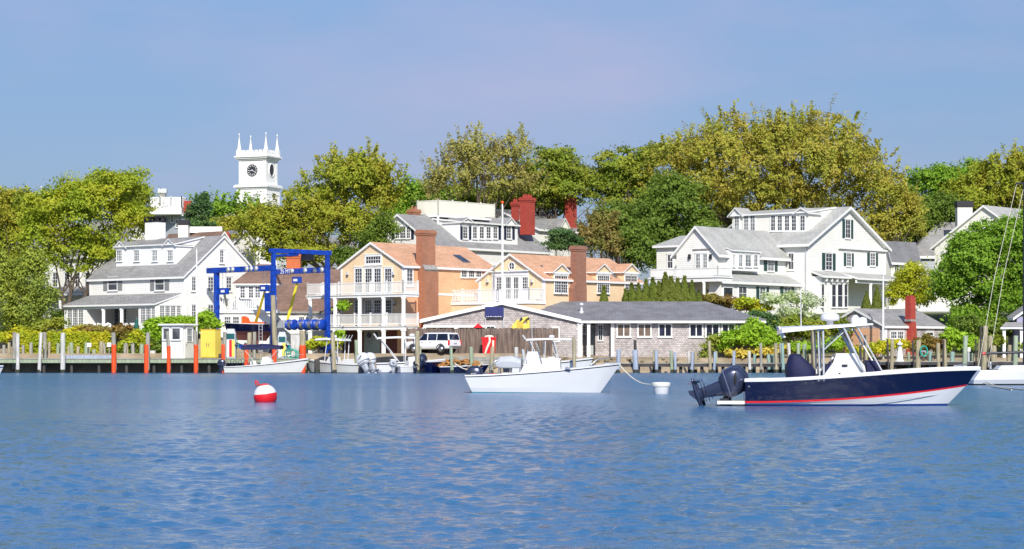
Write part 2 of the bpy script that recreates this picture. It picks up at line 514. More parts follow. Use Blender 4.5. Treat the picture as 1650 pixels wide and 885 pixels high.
m, t, n, L, p = newmat('land')
p.inputs['Roughness'].default_value = 0.95
g = n.new('ShaderNodeNewGeometry')
s_ = n.new('ShaderNodeSeparateXYZ'); L(g.outputs['Position'], s_.inputs[0])
nz = n.new('ShaderNodeTexNoise'); nz.inputs['Scale'].default_value = 0.5; nz.inputs['Detail'].default_value = 8
L(g.outputs['Position'], nz.inputs[0])
cr1 = n.new('ShaderNodeValToRGB')
cr1.color_ramp.elements[0].position = 0.35; cr1.color_ramp.elements[0].color = (0.22, 0.175, 0.115, 1)
cr1.color_ramp.elements[1].position = 0.65; cr1.color_ramp.elements[1].color = (0.38, 0.30, 0.20, 1)
L(nz.outputs[0], cr1.inputs[0])
cr2 = n.new('ShaderNodeValToRGB')
cr2.color_ramp.elements[0].position = 0.35; cr2.color_ramp.elements[0].color = (0.05, 0.075, 0.02, 1)
cr2.color_ramp.elements[1].position = 0.65; cr2.color_ramp.elements[1].color = (0.12, 0.13, 0.03, 1)
L(nz.outputs[0], cr2.inputs[0])
ad = n.new('ShaderNodeMath'); ad.operation = 'MULTIPLY_ADD'; ad.inputs[1].default_value = 4.0
L(nz.outputs[0], ad.inputs[0]); L(s_.outputs[1], ad.inputs[2])
mr = n.new('ShaderNodeMapRange'); mr.inputs['From Min'].default_value = 221; mr.inputs['From Max'].default_value = 224
L(ad.outputs[0], mr.inputs['Value'])
mx = n.new('ShaderNodeMix'); mx.data_type = 'RGBA'
L(mr.outputs[0], mx.inputs[0]); L(cr1.outputs[0], mx.inputs[6]); L(cr2.outputs[0], mx.inputs[7]); L(mx.outputs[2], p.inputs['Base Color'])

xs = [-2500, -1200, -600, -300, -150, -110] + [x * 1.5 for x in range(-60, 61)] + [110, 150, 300, 600, 1200, 2500]
ys = [-400, -100, 50, 150, 195] + [200 + i * 0.75 for i in range(70)] + [254 + i * 6 for i in range(36)] + [500, 700, 1200, 2600]
sheet('ground', xs, ys, gh, 'land')

m, t, n, L, p = newmat('sea')
p.inputs['Base Color'].default_value = (0.028, 0.120, 0.255, 1)
p.inputs['Roughness'].default_value = 0.12
p.inputs['IOR'].default_value = 1.333
g = n.new('ShaderNodeNewGeometry')


def wn(sx, sy, scale, detail, rough=0.55):
    mpn = n.new('ShaderNodeMapping'); mpn.inputs['Scale'].default_value = (sx, sy, 1); mpn.inputs['Rotation'].default_value = (0, 0, 0.12)
    L(g.outputs['Position'], mpn.inputs[0])
    q = n.new('ShaderNodeTexNoise'); q.inputs['Scale'].default_value = scale; q.inputs['Detail'].default_value = detail; q.inputs['Roughness'].default_value = rough
    L(mpn.outputs[0], q.inputs[0])
    return q.outputs[0]


wa = wn(1.0, 1.0, 5.0, 3)        # short chop
wb = wn(0.6, 1.0, 1.3, 2)        # longer wavelets
wc = wn(0.12, 0.20, 0.35, 3)     # cat's paws: patches of rougher and calmer water
ad = n.new('ShaderNodeMath'); ad.operation = 'MULTIPLY_ADD'; ad.inputs[1].default_value = 2.0
L(wb, ad.inputs[0]); L(wa, ad.inputs[2])
sy = n.new('ShaderNodeSeparateXYZ'); L(g.outputs['Position'], sy.inputs[0])
fd = n.new('ShaderNodeMapRange'); fd.inputs['From Min'].default_value = 35; fd.inputs['From Max'].default_value = 130
fd.inputs['To Min'].default_value = 0.055; fd.inputs['To Max'].default_value = 0.19; L(sy.outputs[1], fd.inputs['Value'])
fr_ = n.new('ShaderNodeMapRange'); fr_.inputs['From Min'].default_value = 35; fr_.inputs['From Max'].default_value = 150
fr_.inputs['To Min'].default_value = 0.10; fr_.inputs['To Max'].default_value = 0.24; L(sy.outputs[1], fr_.inputs['Value']); L(fr_.outputs[0], p.inputs['Roughness'])
bu = n.new('ShaderNodeBump'); L(fd.outputs[0], bu.inputs['Distance'])
mr = n.new('ShaderNodeMapRange'); mr.inputs['From Min'].default_value = 0.35; mr.inputs['From Max'].default_value = 0.65
mr.inputs['To Min'].default_value = 0.45; mr.inputs['To Max'].default_value = 1.0
L(wc, mr.inputs['Value']); L(mr.outputs[0], bu.inputs['Strength'])
L(ad.outputs[0], bu.inputs['Height']); L(bu.outputs[0], p.inputs['Normal'])


def sea():
    """the harbour: one sheet, finely divided and heaped into wavelets where they can be made out"""
    ys = [-400.0, -120.0, -30.0, 4.0, 12.0]; y = 16.0
    while y < 215.0:
        ys.append(y); y += max(.045, .22 * y * y / 3800)
    ys.append(215.2); ys = np.array(ys); ny = len(ys)
    nx = 620; u = np.linspace(-1, 1, nx); u = np.concatenate([[-40.0, -8.0, -2.2], u * 1.25, [2.2, 8.0, 40.0]]); nx = len(u)
    half = np.clip(ys * .235, 6, None) + 3
    X = u[None, :] * half[:, None]; Y = np.repeat(ys[:, None], nx, 1)
    dy = np.gradient(ys)[:, None]; dx = np.gradient(X, axis=1)
    g = np.random.default_rng(77); Z = np.zeros_like(X); patch = 0
    for k in range(5): patch = patch + np.sin(X * g.uniform(.02, .12) + Y * g.uniform(.05, .2) + g.uniform(0, 6))
    patch = np.clip(.95 + .14 * patch, .6, 1.4)
    for k in range(80):
        lam = .15 * (.80 / .15) ** (g.random() ** 1.15); th = g.normal(1.35, 1.05); kk = 2 * math.pi / lam
        slope = .024; a = slope / kk
        fade = np.clip((lam * abs(1 / max(.15, abs(math.sin(th)))) / dy - 2.2) / 2.5, 0, 1) * np.clip((lam / np.maximum(dx, 1e-3) - 2.2) / 2.5, 0, 1)
        ph = g.uniform(0, 6.28); w_ = kk * (math.cos(th) * X + math.sin(th) * Y) + ph
        w_ = w_ + .8 * np.sin(.35 * X + ph * 2) + .6 * np.sin(.5 * Y + ph * 3)
        Z += a * fade * np.sin(w_)
    Z *= patch
    sg = np.maximum(Z.std(axis=1, keepdims=True), 1e-5)              # flat troughs, short steep crests
    Z = sg * 1.15 * (np.exp(np.clip(.55 * Z / sg, -3, 1.6)) - 1.16)
    Z[:5] = 0; Z[-2:] = 0
    V = np.stack([X, Y, Z], 2).reshape(-1, 3).astype(np.float32)
    idx = np.arange(ny * nx, dtype=np.int32).reshape(ny, nx)
    Q = np.stack([idx[:-1, :-1], idx[:-1, 1:], idx[1:, 1:], idx[1:, :-1]], 2).reshape(-1)
    N = len(Q) // 4
    me = bpy.data.meshes.new('water')
    me.vertices.add(len(V)); me.vertices.foreach_set('co', V.ravel())
    me.loops.add(len(Q)); me.loops.foreach_set('vertex_index', Q)
    me.polygons.add(N); me.polygons.foreach_set('loop_start', np.arange(0, len(Q), 4, dtype=np.int32)); me.polygons.foreach_set('loop_total', np.full(N, 4, np.int32))
    me.polygons.foreach_set('use_smooth', np.ones(N, bool))
    me.materials.append(M['sea']); me.update(calc_edges=True)
    o = bpy.data.objects.new('water', me); COL.objects.link(o); o['kind'] = 'structure'


sea()
# ------------------------------------------------------------------ houses
class House:
    """a turned house: nearest corner seen at column px, depth Y; L = the wall running left from it, Rr = the wall running right"""
    def __init__(s, name, label, px, Y, th, zb, cat='house', group=None):
        t = math.radians(th)
        s.dA = Vector((-math.cos(t), math.sin(t), 0)); s.dB = Vector((math.sin(t), math.cos(t), 0))
        s.O = Vector((PX(px, Y), Y, 0)); s.Y = Y; s.zb = zb
        s.L = Fr(s.O, -s.dA, s.dB); s.R = Fr(s.O, s.dB, s.dA)
        s.root = thing(name, (s.O.x, s.O.y, zb), label, cat, group)

    def z(s, py): return PZ(py, s.Y)


def walls(mb, fr, a0, a1, b0, b1, z0, ze, zr, ridge, mat):
    """four walls with the two gables closed up to the ridge; ridge 'a' or 'b' names the axis it runs along"""
    if ridge == 'a':
        prof = [(b0, z0), (b1, z0), (b1, ze), ((b0 + b1) / 2, zr), (b0, ze)]
        mb.prism(fr, prof, a0, a1, mat, 'a')
    else:
        prof = [(a0, z0), (a1, z0), (a1, ze), ((a0 + a1) / 2, zr), (a0, ze)]
        mb.prism(fr, prof, b0, b1, mat, 'b')


def roof(mb, fr, a0, a1, b0, b1, ze, zr, ridge, mat, edge='white_paint', ov=0.35, ovg=0.3, th=0.2, lift=0.06):
    """two roof plates on a gable, overhanging eaves (ov) and gables (ovg)"""
    if ridge == 'a':
        mid = (b0 + b1) / 2; k = (zr - ze) / (mid - b0); dz = lift
        for e, sg in ((b0, -1), (b1, 1)):
            zl = ze - k * ov + dz
            P = [fr.p(a0 - ovg, e + sg * ov, zl), fr.p(a1 + ovg, e + sg * ov, zl), fr.p(a1 + ovg, mid, zr + dz), fr.p(a0 - ovg, mid, zr + dz)]
            mb.slab(P, th, mat, edge)
    else:
        mid = (a0 + a1) / 2; k = (zr - ze) / (mid - a0); dz = lift
        for e, sg in ((a0, -1), (a1, 1)):
            zl = ze - k * ov + dz
            P = [fr.p(e + sg * ov, b0 - ovg, zl), fr.p(e + sg * ov, b1 + ovg, zl), fr.p(mid, b1 + ovg, zr + dz), fr.p(mid, b0 - ovg, zr + dz)]
            mb.slab(P, th, mat, edge)


def window(parent, fr, a0, a1, z0, z1, nx=2, ny=4, off=0.0, gl='glass_dark', fm='white_paint', cas=0.10, sill=True, name='window', mid=None, mw=0.028):
    """pane set in a cased frame with glazing bars, standing proud of the wall plane at y = off"""
    g = MB(); g.box(fr, a0, a1, off - 0.025, off + 0.01, z0, z1, gl)
    w_ = g.build(name, parent)
    f = MB(); o0, o1 = off - 0.075, off + 0.01
    f.box(fr, a0 - cas, a0, o0, o1, z0 - cas, z1 + cas, fm)
    f.box(fr, a1, a1 + cas, o0, o1, z0 - cas, z1 + cas, fm)
    f.box(fr, a0, a1, o0, o1, z1, z1 + cas, fm)
    f.box(fr, a0, a1, o0, o1, z0 - cas, z0, fm)
    if sill: f.box(fr, a0 - cas - 0.05, a1 + cas + 0.05, off - 0.13, off + 0.005, z0 - cas - 0.06, z0 - cas, fm)
    f.box(fr, a0 - cas - 0.04, a1 + cas + 0.04, off - 0.11, off + 0.005, z1 + cas, z1 + cas + 0.06, fm)
    m0, m1 = off - 0.05, off - 0.005
    for i in range(1, nx):
        x = a0 + (a1 - a0) * i / nx
        f.box(fr, x - mw / 2, x + mw / 2, m0, m1, z0, z1, fm)
    for j in range(1, ny):
        zz = z0 + (z1 - z0) * j / ny
        h = mw / 2 * (1.7 if (ny % 2 == 0 and j == ny // 2) else 1)
        f.box(fr, a0, a1, m0 - 0.006, m1 - 0.004, zz - h, zz + h, fm)
    f.build('frame', w_)
    return w_


def pwin(parent, fr, px0, py0, px1, py1, nx=2, ny=4, off=0.0, gl='glass_dark', shut=None, **k):
    """window between two photo corners on a wall; shut = shutter material"""
    a0, zt = fr.uv(px0, py0, off); a1, _ = fr.uv(px1, py0, off); _, zb = fr.uv(px0, py1, off)
    w_ = window(parent, fr, a0, a1, zb, zt, nx, ny, off, gl, **k)
    if shut:
        sw = max(0.28, (a1 - a0) * 0.5); c = k.get('cas', 0.10)
        for q in (a0 - c - sw - 0.02, a1 + c + 0.02):
            s_ = MB(); s_.box(fr, q, q + sw, off - 0.06, off + 0.01, zb - 0.05, zt + 0.05, shut)
            n_ = max(5, int((zt - zb) / 0.16))
            for i in range(n_):
                zz = zb + (zt - zb) * (i + 0.5) / n_
                s_.box(fr, q + 0.05, q + sw - 0.05, off - 0.075, off - 0.055, zz - 0.03, zz + 0.03, shut)
            s_.build('shutter', parent)
    return w_


def railing(parent, pts, z0, h, sp=0.15, mat='white_paint', post=1.9, name='railing', solid=False, pw=0.12, bw=0.045):
    """balustrade along a line of (x, y) points"""
    mb = MB()
    for (x0, y0), (x1, y1) in zip(pts[:-1], pts[1:]):
        d = Vector((x1 - x0, y1 - y0, 0)); l = d.length
        if l < 1e-3: continue
        d /= l; fr = Fr((x0, y0, 0), d, (-d.y, d.x, 0))
        mb.box(fr, 0, l, -0.06, 0.06, z0 + h - 0.08, z0 + h, mat)
        mb.box(fr, 0, l, -0.04, 0.04, z0 + 0.10, z0 + 0.17, mat)
        n_ = max(1, round(l / post))
        for i in range(n_ + 1):
            q = l * i / n_
            mb.box(fr, q - pw / 2, q + pw / 2, -pw / 2, pw / 2, z0, z0 + h + 0.10, mat)
            mb.box(fr, q - pw / 2 - 0.02, q + pw / 2 + 0.02, -pw / 2 - 0.02, pw / 2 + 0.02, z0 + h + 0.10, z0 + h + 0.14, mat)
        if solid: mb.box(fr, 0, l, -0.02, 0.02, z0 + 0.17, z0 + h - 0.08, mat)
        else:
            n_ = max(2, int(l / sp))
            for i in range(n_):
                q = l * (i + 0.5) / n_
                mb.box(fr, q - bw / 2, q + bw / 2, -bw / 2, bw / 2, z0 + 0.17, z0 + h - 0.08, mat)
    return mb.build(name, parent)


def column(parent, x, y, z0, z1, r=0.13, mat='white_paint', square=True):
    mb = MB()
    if square:
        mb.box(W, x - r, x + r, y - r, y + r, z0, z1, mat)
        mb.box(W, x - r * 1.35, x + r * 1.35, y - r * 1.35, y + r * 1.35, z1 - 0.16, z1 - 0.02, mat)
        mb.box(W, x - r * 1.3, x + r * 1.3, y - r * 1.3, y + r * 1.3, z0, z0 + 0.18, mat)
    else: mb.lathe((x, y, z0), [(r * 1.4, 0), (r * 1.4, .12), (r, .14), (r * .85, z1 - z0 - .14), (r * 1.3, z1 - z0 - .1), (r * 1.3, z1 - z0)], mat, 12)
    return mb.build('column', parent)


def chimney(parent, fr, a0, a1, b0, b1, z0, z1, mat, cap=None, pots=0, corbel=True, name='chimney'):
    mb = MB(); zc = z1 - (0.55 if corbel else 0)
    mb.box(fr, a0, a1, b0, b1, z0, zc, mat)
    if corbel:
        for i, (e, h0, h1) in enumerate(((0.06, zc, zc + .18), (0.12, zc + .18, zc + .40), (0.05, zc + .40, z1))):
            mb.box(fr, a0 - e, a1 + e, b0 - e, b1 + e, h0, h1, mat)
    o = mb.build(name, parent)
    if cap:
        c = MB(); e = 0.06
        H = 0.55
        c.box(fr, a0 - e, a1 + e, b0 - e, b1 + e, z1, z1 + .14, cap); c.box(fr, a0 - e, a1 + e, b0 - e, b1 + e, z1 + H - .14, z1 + H, cap)
        for a in (a0, (a0 + a1) / 2, a1):
            for b in (b0, b1): c.box(fr, a - .1, a + .1, b - .1, b + .1, z1 + .14, z1 + H - .14, cap)
        c.build('cap', o)
    if pots:
        c = MB()
        for i in range(pots):
            q = a0 + (a1 - a0) * (i + .5) / pots
            c.lathe(fr.p(q, (b0 + b1) / 2, z1), [(.14, 0), (.16, .1), (.12, .32), (.15, .38)], mat, 8)
        c.build('pot', o)
    return o


def rails_pts(fr, pts): return [(fr.p(a, b, 0).x, fr.p(a, b, 0).y) for a, b in pts]


# ---- white house on the left, dormered, with a glazed porch
def left_white_house():
    h = House('clapboard_house', 'white clapboard house with grey dormered roof, glazed porch and black-capped chimney behind the left dock', 297, 222, 40, 3.6)
    L_, R_, rt = h.L, h.R, h.root
    la = L_.uv(145)[0]; lb = R_.uv(420)[0]; z0 = 3.2; ze = h.z(443); zr = R_.uv(357.5, 379)[1] - .1
    mb = MB(); walls(mb, L_, la, 0, 0, lb, z0, ze, zr, 'a', 'white_clapboard')
    for a in (la, 0):
        mb.box(L_, a - .08 if a else -.1, a + .1 if a else .03, -.03, .1, z0, ze - .1, 'white_paint')
    mb.build('wall', rt)
    mb = MB(); roof(mb, L_, la, 0, 0, lb, ze, zr, 'a', 'slate_grey', ov=.3, ovg=.22); rf = mb.build('roof', rt)
    k = (zr - ze) / (lb / 2)
    # shed dormer with small pediments
    bd = (h.z(425) - ze) / k
    d0 = L_.uv(187, 400, bd)[0]; d1 = L_.uv(283.5, 400, bd)[0]; zd = L_.uv(240, 394.5, bd)[1]
    mb = MB()
    mb.prism(L_, [(bd, ze + k * bd - .5), (lb / 2, zr - .5), (lb / 2, zr), (bd, zd)], d0, d1, 'white_paint', 'a')
    dm = mb.build('dormer', rt)
    mb = MB()
    mb.slab([L_.p(d0 - .15, bd - .25, zd - .02), L_.p(d1 + .15, bd - .25, zd - .02), L_.p(d1 + .15, lb / 2, zr + .09), L_.p(d0 - .15, lb / 2, zr + .09)], .12, 'slate_grey', 'white_paint')
    for c in (d0 + .85, d1 - .85):
        mb.prism(L_, [(c - .8, zd - .1), (c + .8, zd - .1), (c, zd + .45)], bd - .12, bd + 2.0, 'white_paint', 'b')
        for sg in (-1, 1):
            mb.slab([L_.p(c + sg * 1.0, bd - .3, zd - .18), L_.p(c, bd - .3, zd + .5), L_.p(c, bd + 2.2, zd + .5), L_.p(c + sg * 1.0, bd + 2.2, zd - .18)], .1, 'slate_grey', 'white_paint')
    mb.build('dormer_roof', dm)
    for c in (192.8, 220.8, 250, 275): pwin(dm, L_, c - 4, 404.5, c + 4, 420.5, 3, 4, bd, 'glass_pale', cas=.07)
    # first floor windows with louvred side panels
    for c in (182, 257.6): pwin(rt, L_, c - 7, 448.5, c + 7, 467.5, 1, 2, 0, 'glass_grey', shut='grey_shutter', cas=.09)
    for a, b, c, d in ((308.7, 447, 314.5, 468), (334.9, 447, 343, 468.5), (364.5, 447, 372, 468.5), (354, 403.5, 359.3, 423), (308.7, 492, 314.5, 512), (335, 492, 343, 513)):
        pwin(rt, R_, a, b, c, d, 2, 4, 0, 'glass_grey', cas=.1)
    # chimney
    bm_ = lb / 2 - .6; a0 = L_.uv(233.5, 370, bm_)[0]; a1 = L_.uv(252, 370, bm_)[0]
    chimney(rt, L_, a0, a1, bm_, bm_ + 1.25, zr - 1.0, L_.uv(240, 358, bm_)[1], 'white_paint', 'black_cap', corbel=False)
    # porch
    p = R_.uv(251)[0]; q0 = L_.uv(103.5, 500, p)[0]; zp = L_.uv(180, 475)[1]; zq = L_.uv(180, 491, p)[1]; zf = L_.uv(180, 529, p)[1]
    mb = MB()
    mb.slab([L_.p(q0 - .15, p - .3, zq), L_.p(.15, p - .3, zq), L_.p(-.1, 0.02, zp), L_.p(la, 0.02, zp)], .16, 'slate_grey', 'white_paint')
    mb.slab([L_.p(q0 - .15, p - .3, zq), L_.p(la, 0.02, zp), L_.p(la, .5, zp - .2), L_.p(q0 - .15, .5, zq - .2)], .1, 'slate_grey', 'white_paint')
    mb.build('porch_roof', rt)
    mb = MB(); mb.box(L_, q0, 0, p, -.02, z0, zf, 'white_paint', 'stone_grey')
    zs = L_.uv(180, 521, p)[1]
    mb.box(L_, q0, 0, p - .02, p + .12, zq - .42, zq - .16, 'white_paint')
    P = lambda c: L_.uv(c, 500, p)[0]
    for c0, c1 in ((139, 164.5), (197, 223)):                               # low panels of the open bays
        mb.box(L_, P(c0), P(c1), p, p + .08, zf, zs, 'white_paint')
    for c0, c1 in ((103.5, 109.5), (135.3, 139), (223, 227.2), (250.8, 251)):
        mb.box(L_, P(c0), P(c1) + (.01 if c1 < 251 else 0), p, p + .14, zf, zq - .42, 'white_paint')
    mb.box(L_, P(109.5), P(135.3), p, p + .1, zf, zf + .15, 'white_paint')
    mb.box(L_, P(227.2), P(250.8), p, p + .1, zf, zs, 'white_paint')
    # right hand end wall of the sunroom
    mb.slab([R_.p(p, .02, zf), R_.p(0, .02, zf), R_.p(0, .02, zp - .18), R_.p(p, .02, zq - .18)], 0, 'white_clapboard', 'white_clapboard', R_.y * .1)
    # partitions that close the sunroom off from the open bay
    mb.box(L_, P(223), P(223) + .1, p + .1, -.02, zf, zq - .2, 'white_paint'); mb.box(L_, P(139) - .1, P(139), p + .1, -.02, zf, zq - .2, 'white_paint')
    mb.build('porch', rt)
    for c in (165.9, 195.3): column(rt, L_.p(P(c), p + .1, 0).x, L_.p(P(c), p + .1, 0).y, zf, zq - .42, .15)
    for c0, c1 in ((109.9, 116.6), (118.3, 125.8), (127.6, 135)): pwin(rt, L_, c0, 495.5, c1, 528, 3, 8, p + .03, 'glass_grey', cas=.05, sill=False)
    for c0, c1 in ((227.6, 234.8), (236.2, 243.4), (245, 250.3)): pwin(rt, L_, c0, 494.5, c1, 519, 3, 6, p + .03, 'glass_grey', cas=.05, sill=False)
    for c0, c1 in ((257.2, 263.8), (266, 272.8), (275, 281.8), (284.4, 290.2)): pwin(rt, R_, c0, 493.5, c1, 514, 3, 6, 0, 'glass_grey', cas=.06, sill=False)
    for c0, c1 in ((172, 180), (183, 191.5)): pwin(rt, L_, c0, 495, c1, 524, 2, 5, 0, 'glass_dark', cas=.07, sill=False, name='door', fm='grey_door')
    pwin(rt, L_, 198, 495, 204, 520, 2, 5, 0, 'glass_dark'); pwin(rt, L_, 141.5, 495, 146, 514, 2, 4, 0, 'glass_grey')
    ch = MB()                                                                 # white garden chairs on the terrace
    for c in (171, 187.5):
        x, y = L_.p(P(c), p - 1.2, 0).x, L_.p(P(c), p - 1.2, 0).y
        adirondack(x, y, c)


def adirondack(x, y, c):
    zf = gh(x, y)
    t_ = thing('garden_chair', (x, y, zf), 'white slatted garden chair on the terrace, %s of the two' % ('left' if c < 180 else 'right'), 'chair', 'white garden chairs before the porch')
    b = MB(); b.slab([(x - .32, y - .3, zf + .38), (x + .32, y - .3, zf + .38), (x + .28, y + .25, zf + .26), (x - .28, y + .25, zf + .26)], .04, 'white_paint'); b.build('seat', t_)
    b = MB()
    for i in range(5):
        q = x - .26 + i * .13; hgt = .95 + .12 * (2 - abs(i - 2)) / 2
        b.slab([(q - .055, y + .25, zf + .26), (q + .055, y + .25, zf + .26), (q + .06, y + .55, zf + hgt), (q - .06, y + .55, zf + hgt)], .03, 'white_paint', direction=(0, .03, 0))
    b.build('backrest', t_)
    for sx in (-1, 1):
        b = MB(); b.box(W, x + sx * .38 - .07, x + sx * .38 + .07, y - .35, y + .4, zf + .55, zf + .58, 'white_paint'); b.build('armrest', t_)
        for dy in (-.3, .3):
            b = MB(); b.box(W, x + sx * .35 - .03, x + sx * .35 + .03, y + dy - .05, y + dy + .05, zf - .05, zf + .55, 'white_paint'); b.build('leg', t_)


left_white_house()


# ---- peach shingled house with two balconies
def peach_house():
    h = House('shingled_house', 'tall peach shingled house with two white balconies and a broad orange brick chimney', 651, 221, 40, 1.6)
    L_, R_, rt = h.L, h.R, h.root
    la = L_.uv(549.5)[0]; lb = R_.uv(798)[0]; ze = h.z(427); zr = L_.uv(599.5, 391)[1]; z0 = 1.4
    mb = MB(); walls(mb, L_, la, 0, 0, lb, z0, ze, zr, 'b', 'peach_shingle')
    # paler shingle face on the gable, its sunlit brightness painted in, corner boards and belt course
    mb.prism(L_, [(la + .02, h.z(532)), (-.02, h.z(532)), (-.02, ze - .02), (la / 2, zr - .03), (la + .02, ze - .02)], -.03, .02, 'pale_peach_shingle', 'b')
    for a in (la, -.22): mb.box(L_, a, a + .22, -.06, .01, z0, ze - .12, 'white_paint')
    mb.box(R_, 0, .2, -.05, .01, z0, ze - .1, 'white_paint')
    zb = R_.uv(780, 475)[1]
    mb.box(R_, .2, lb, -.04, .01, zb - .22, zb, 'white_paint')
    mb.build('wall', rt)
    mb = MB(); roof(mb, L_, la, 0, 0, lb, ze, zr, 'b', 'cedar_roof', ov=.25, ovg=.3, th=.22); mb.build('roof', rt)
    pwin(rt, L_, 590.3, 414, 613.5, 424.5, 6, 2, -.03, cas=.2)
    for c0, c1 in ((573, 583.5), (589.5, 599.5), (604, 614), (621, 631)):
        pwin(rt, L_, c0, 433.5, c1, 472, 3, 7, -.03, 'glass_dark', cas=.17, sill=False, name='french_door' if 585 < c0 < 616 else 'window')
        pwin(rt, L_, c0, 484.5, c1, 504, 3, 4, -.03, 'glass_dark', cas=.17, sill=False, name='french_door' if 585 < c0 < 616 else 'window')
    for c, y in ((561.5, 440), (635.5, 440), (561.5, 487), (637, 487)):        # wall lanterns
        a, z = L_.uv(c, y); b = MB(); b.box(L_, a - .09, a + .09, -.28, -.05, z - .2, z + .12, 'aluminium'); b.box(L_, a - .05, a + .05, -.24, -.09, z - .32, z - .2, 'black_cap'); b.build('wall_lamp', rt)
    pwin(rt, R_, 655.3, 434, 664, 459, 2, 4, 0, 'glass_grey', cas=.14)
    for c0, c1 in ((743.2, 751.5), (754.8, 763.5), (766.8, 775)): pwin(rt, R_, c0, 434.5, c1, 446, 3, 3, 0, 'glass_dark', cas=.1)
    # skylight in the right hand slope
    k = (zr - ze) / (-la / 2); fr = R_
    s0, s1 = .9, 1.75; b0 = R_.uv(742, 405, 1.3)[0]
    sk = MB(); sk.slab([R_.p(b0, s0, ze + k * s0 + .17), R_.p(b0 + 1.1, s0, ze + k * s0 + .17), R_.p(b0 + 1.1, s1 + .6, ze + k * (s1 + .6) + .17), R_.p(b0, s1 + .6, ze + k * (s1 + .6) + .17)], .13, 'glass_dark', 'dark_roof'); sk.build('skylight', rt)
    # chimney standing against the right hand wall
    c0 = R_.uv(684, 500, -.9)[0]; c1 = R_.uv(706, 500, -.9)[0]
    zt = R_.uv(685, 370, -.9)[1]; zsh = R_.uv(685, 434, -.9)[1]
    mb = MB(); mb.box(R_, c0, c1, -.95, .0, z0, zsh, 'brick_orange')
    for sg in (0, 1): pass
    mb.slab([R_.p(c0, -.95, zsh), R_.p(c1, -.95, zsh), R_.p(c1 - .1, -.55, zsh + .55), R_.p(c0 + .1, -.55, zsh + .55)], .2, 'stone_grey')
    mb.build('chimney_base', rt)
    chimney(rt, R_, c0 + .1, c1 - .1, -.62, .32, zsh - .3, zt, 'brick_orange')
    # balconies: upper and lower, wrapping past the left corner
    p = -2.3
    for zt_, zb_, l, pts_ in ((474.5, 480, 'u', 0), (525.5, 532, 'l', 1)):
        a0 = L_.uv(494, 474, p)[0]; a1 = L_.uv(649.5, 474, p)[0]
        zd = L_.uv(570, zt_, p)[1]; zc = L_.uv(570, zb_, p)[1]
        mb = MB(); mb.box(L_, a0, a1, p, -.04, zc, zd, 'white_paint'); mb.box(L_, a0 - .08, a1 + .08, p - .08, -.04, zd - .1, zd, 'white_paint'); mb.box(L_, a0, la - .05, -.04, 2.0, zc, zd, 'white_paint')
        mb.build('balcony_floor', rt)
        zh = L_.uv(570, 454 if l == 'u' else 505, p)[1] - zd
        railing(rt, rails_pts(L_, [(a0 + .06, 1.8), (a0 + .06, p + .08), (a1 - .06, p + .08), (a1 - .06, -.1)]), zd, zh - .1, sp=.16, post=2.3, bw=.05)
        ztop = L_.uv(570, 480, p)[1] if l == 'l' else None
        if l == 'l':
            for c in (498.3, 538.5, 578, 616.5, 648.5):
                a = L_.uv(c, 500, p)[0]; q = L_.p(a, p + .16, 0)
                column(rt, q.x, q.y, zd, L_.uv(570, 480, p)[1], .17)
                column(rt, q.x, q.y, 1.5, zc, .19)
    # ground floor behind the posts
    for c0, c1 in ((551, 586), (614, 640)): mb = MB(); mb.box(L_, L_.uv(c0)[0], L_.uv(c1)[0], -.05, .01, 1.5, h.z(533), 'maroon'); mb.build('ground_floor_panel', rt)
    d0, d1 = L_.uv(588)[0], L_.uv(613)[0]
    mb = MB(); mb.box(L_, d0, d1, -.1, .01, 1.5, h.z(533.5), 'grey_door'); dd = mb.build('door', rt)
    for c in (595, 606):
        mb = MB(); a, z = L_.uv(c, 540, -.1)
        mb.lathe(L_.p(a, -.1, z), [(.3, 0), (.3, .03)], 'glass_dark', 16, -L_.y); mb.build('oval_pane', dd)


peach_house()


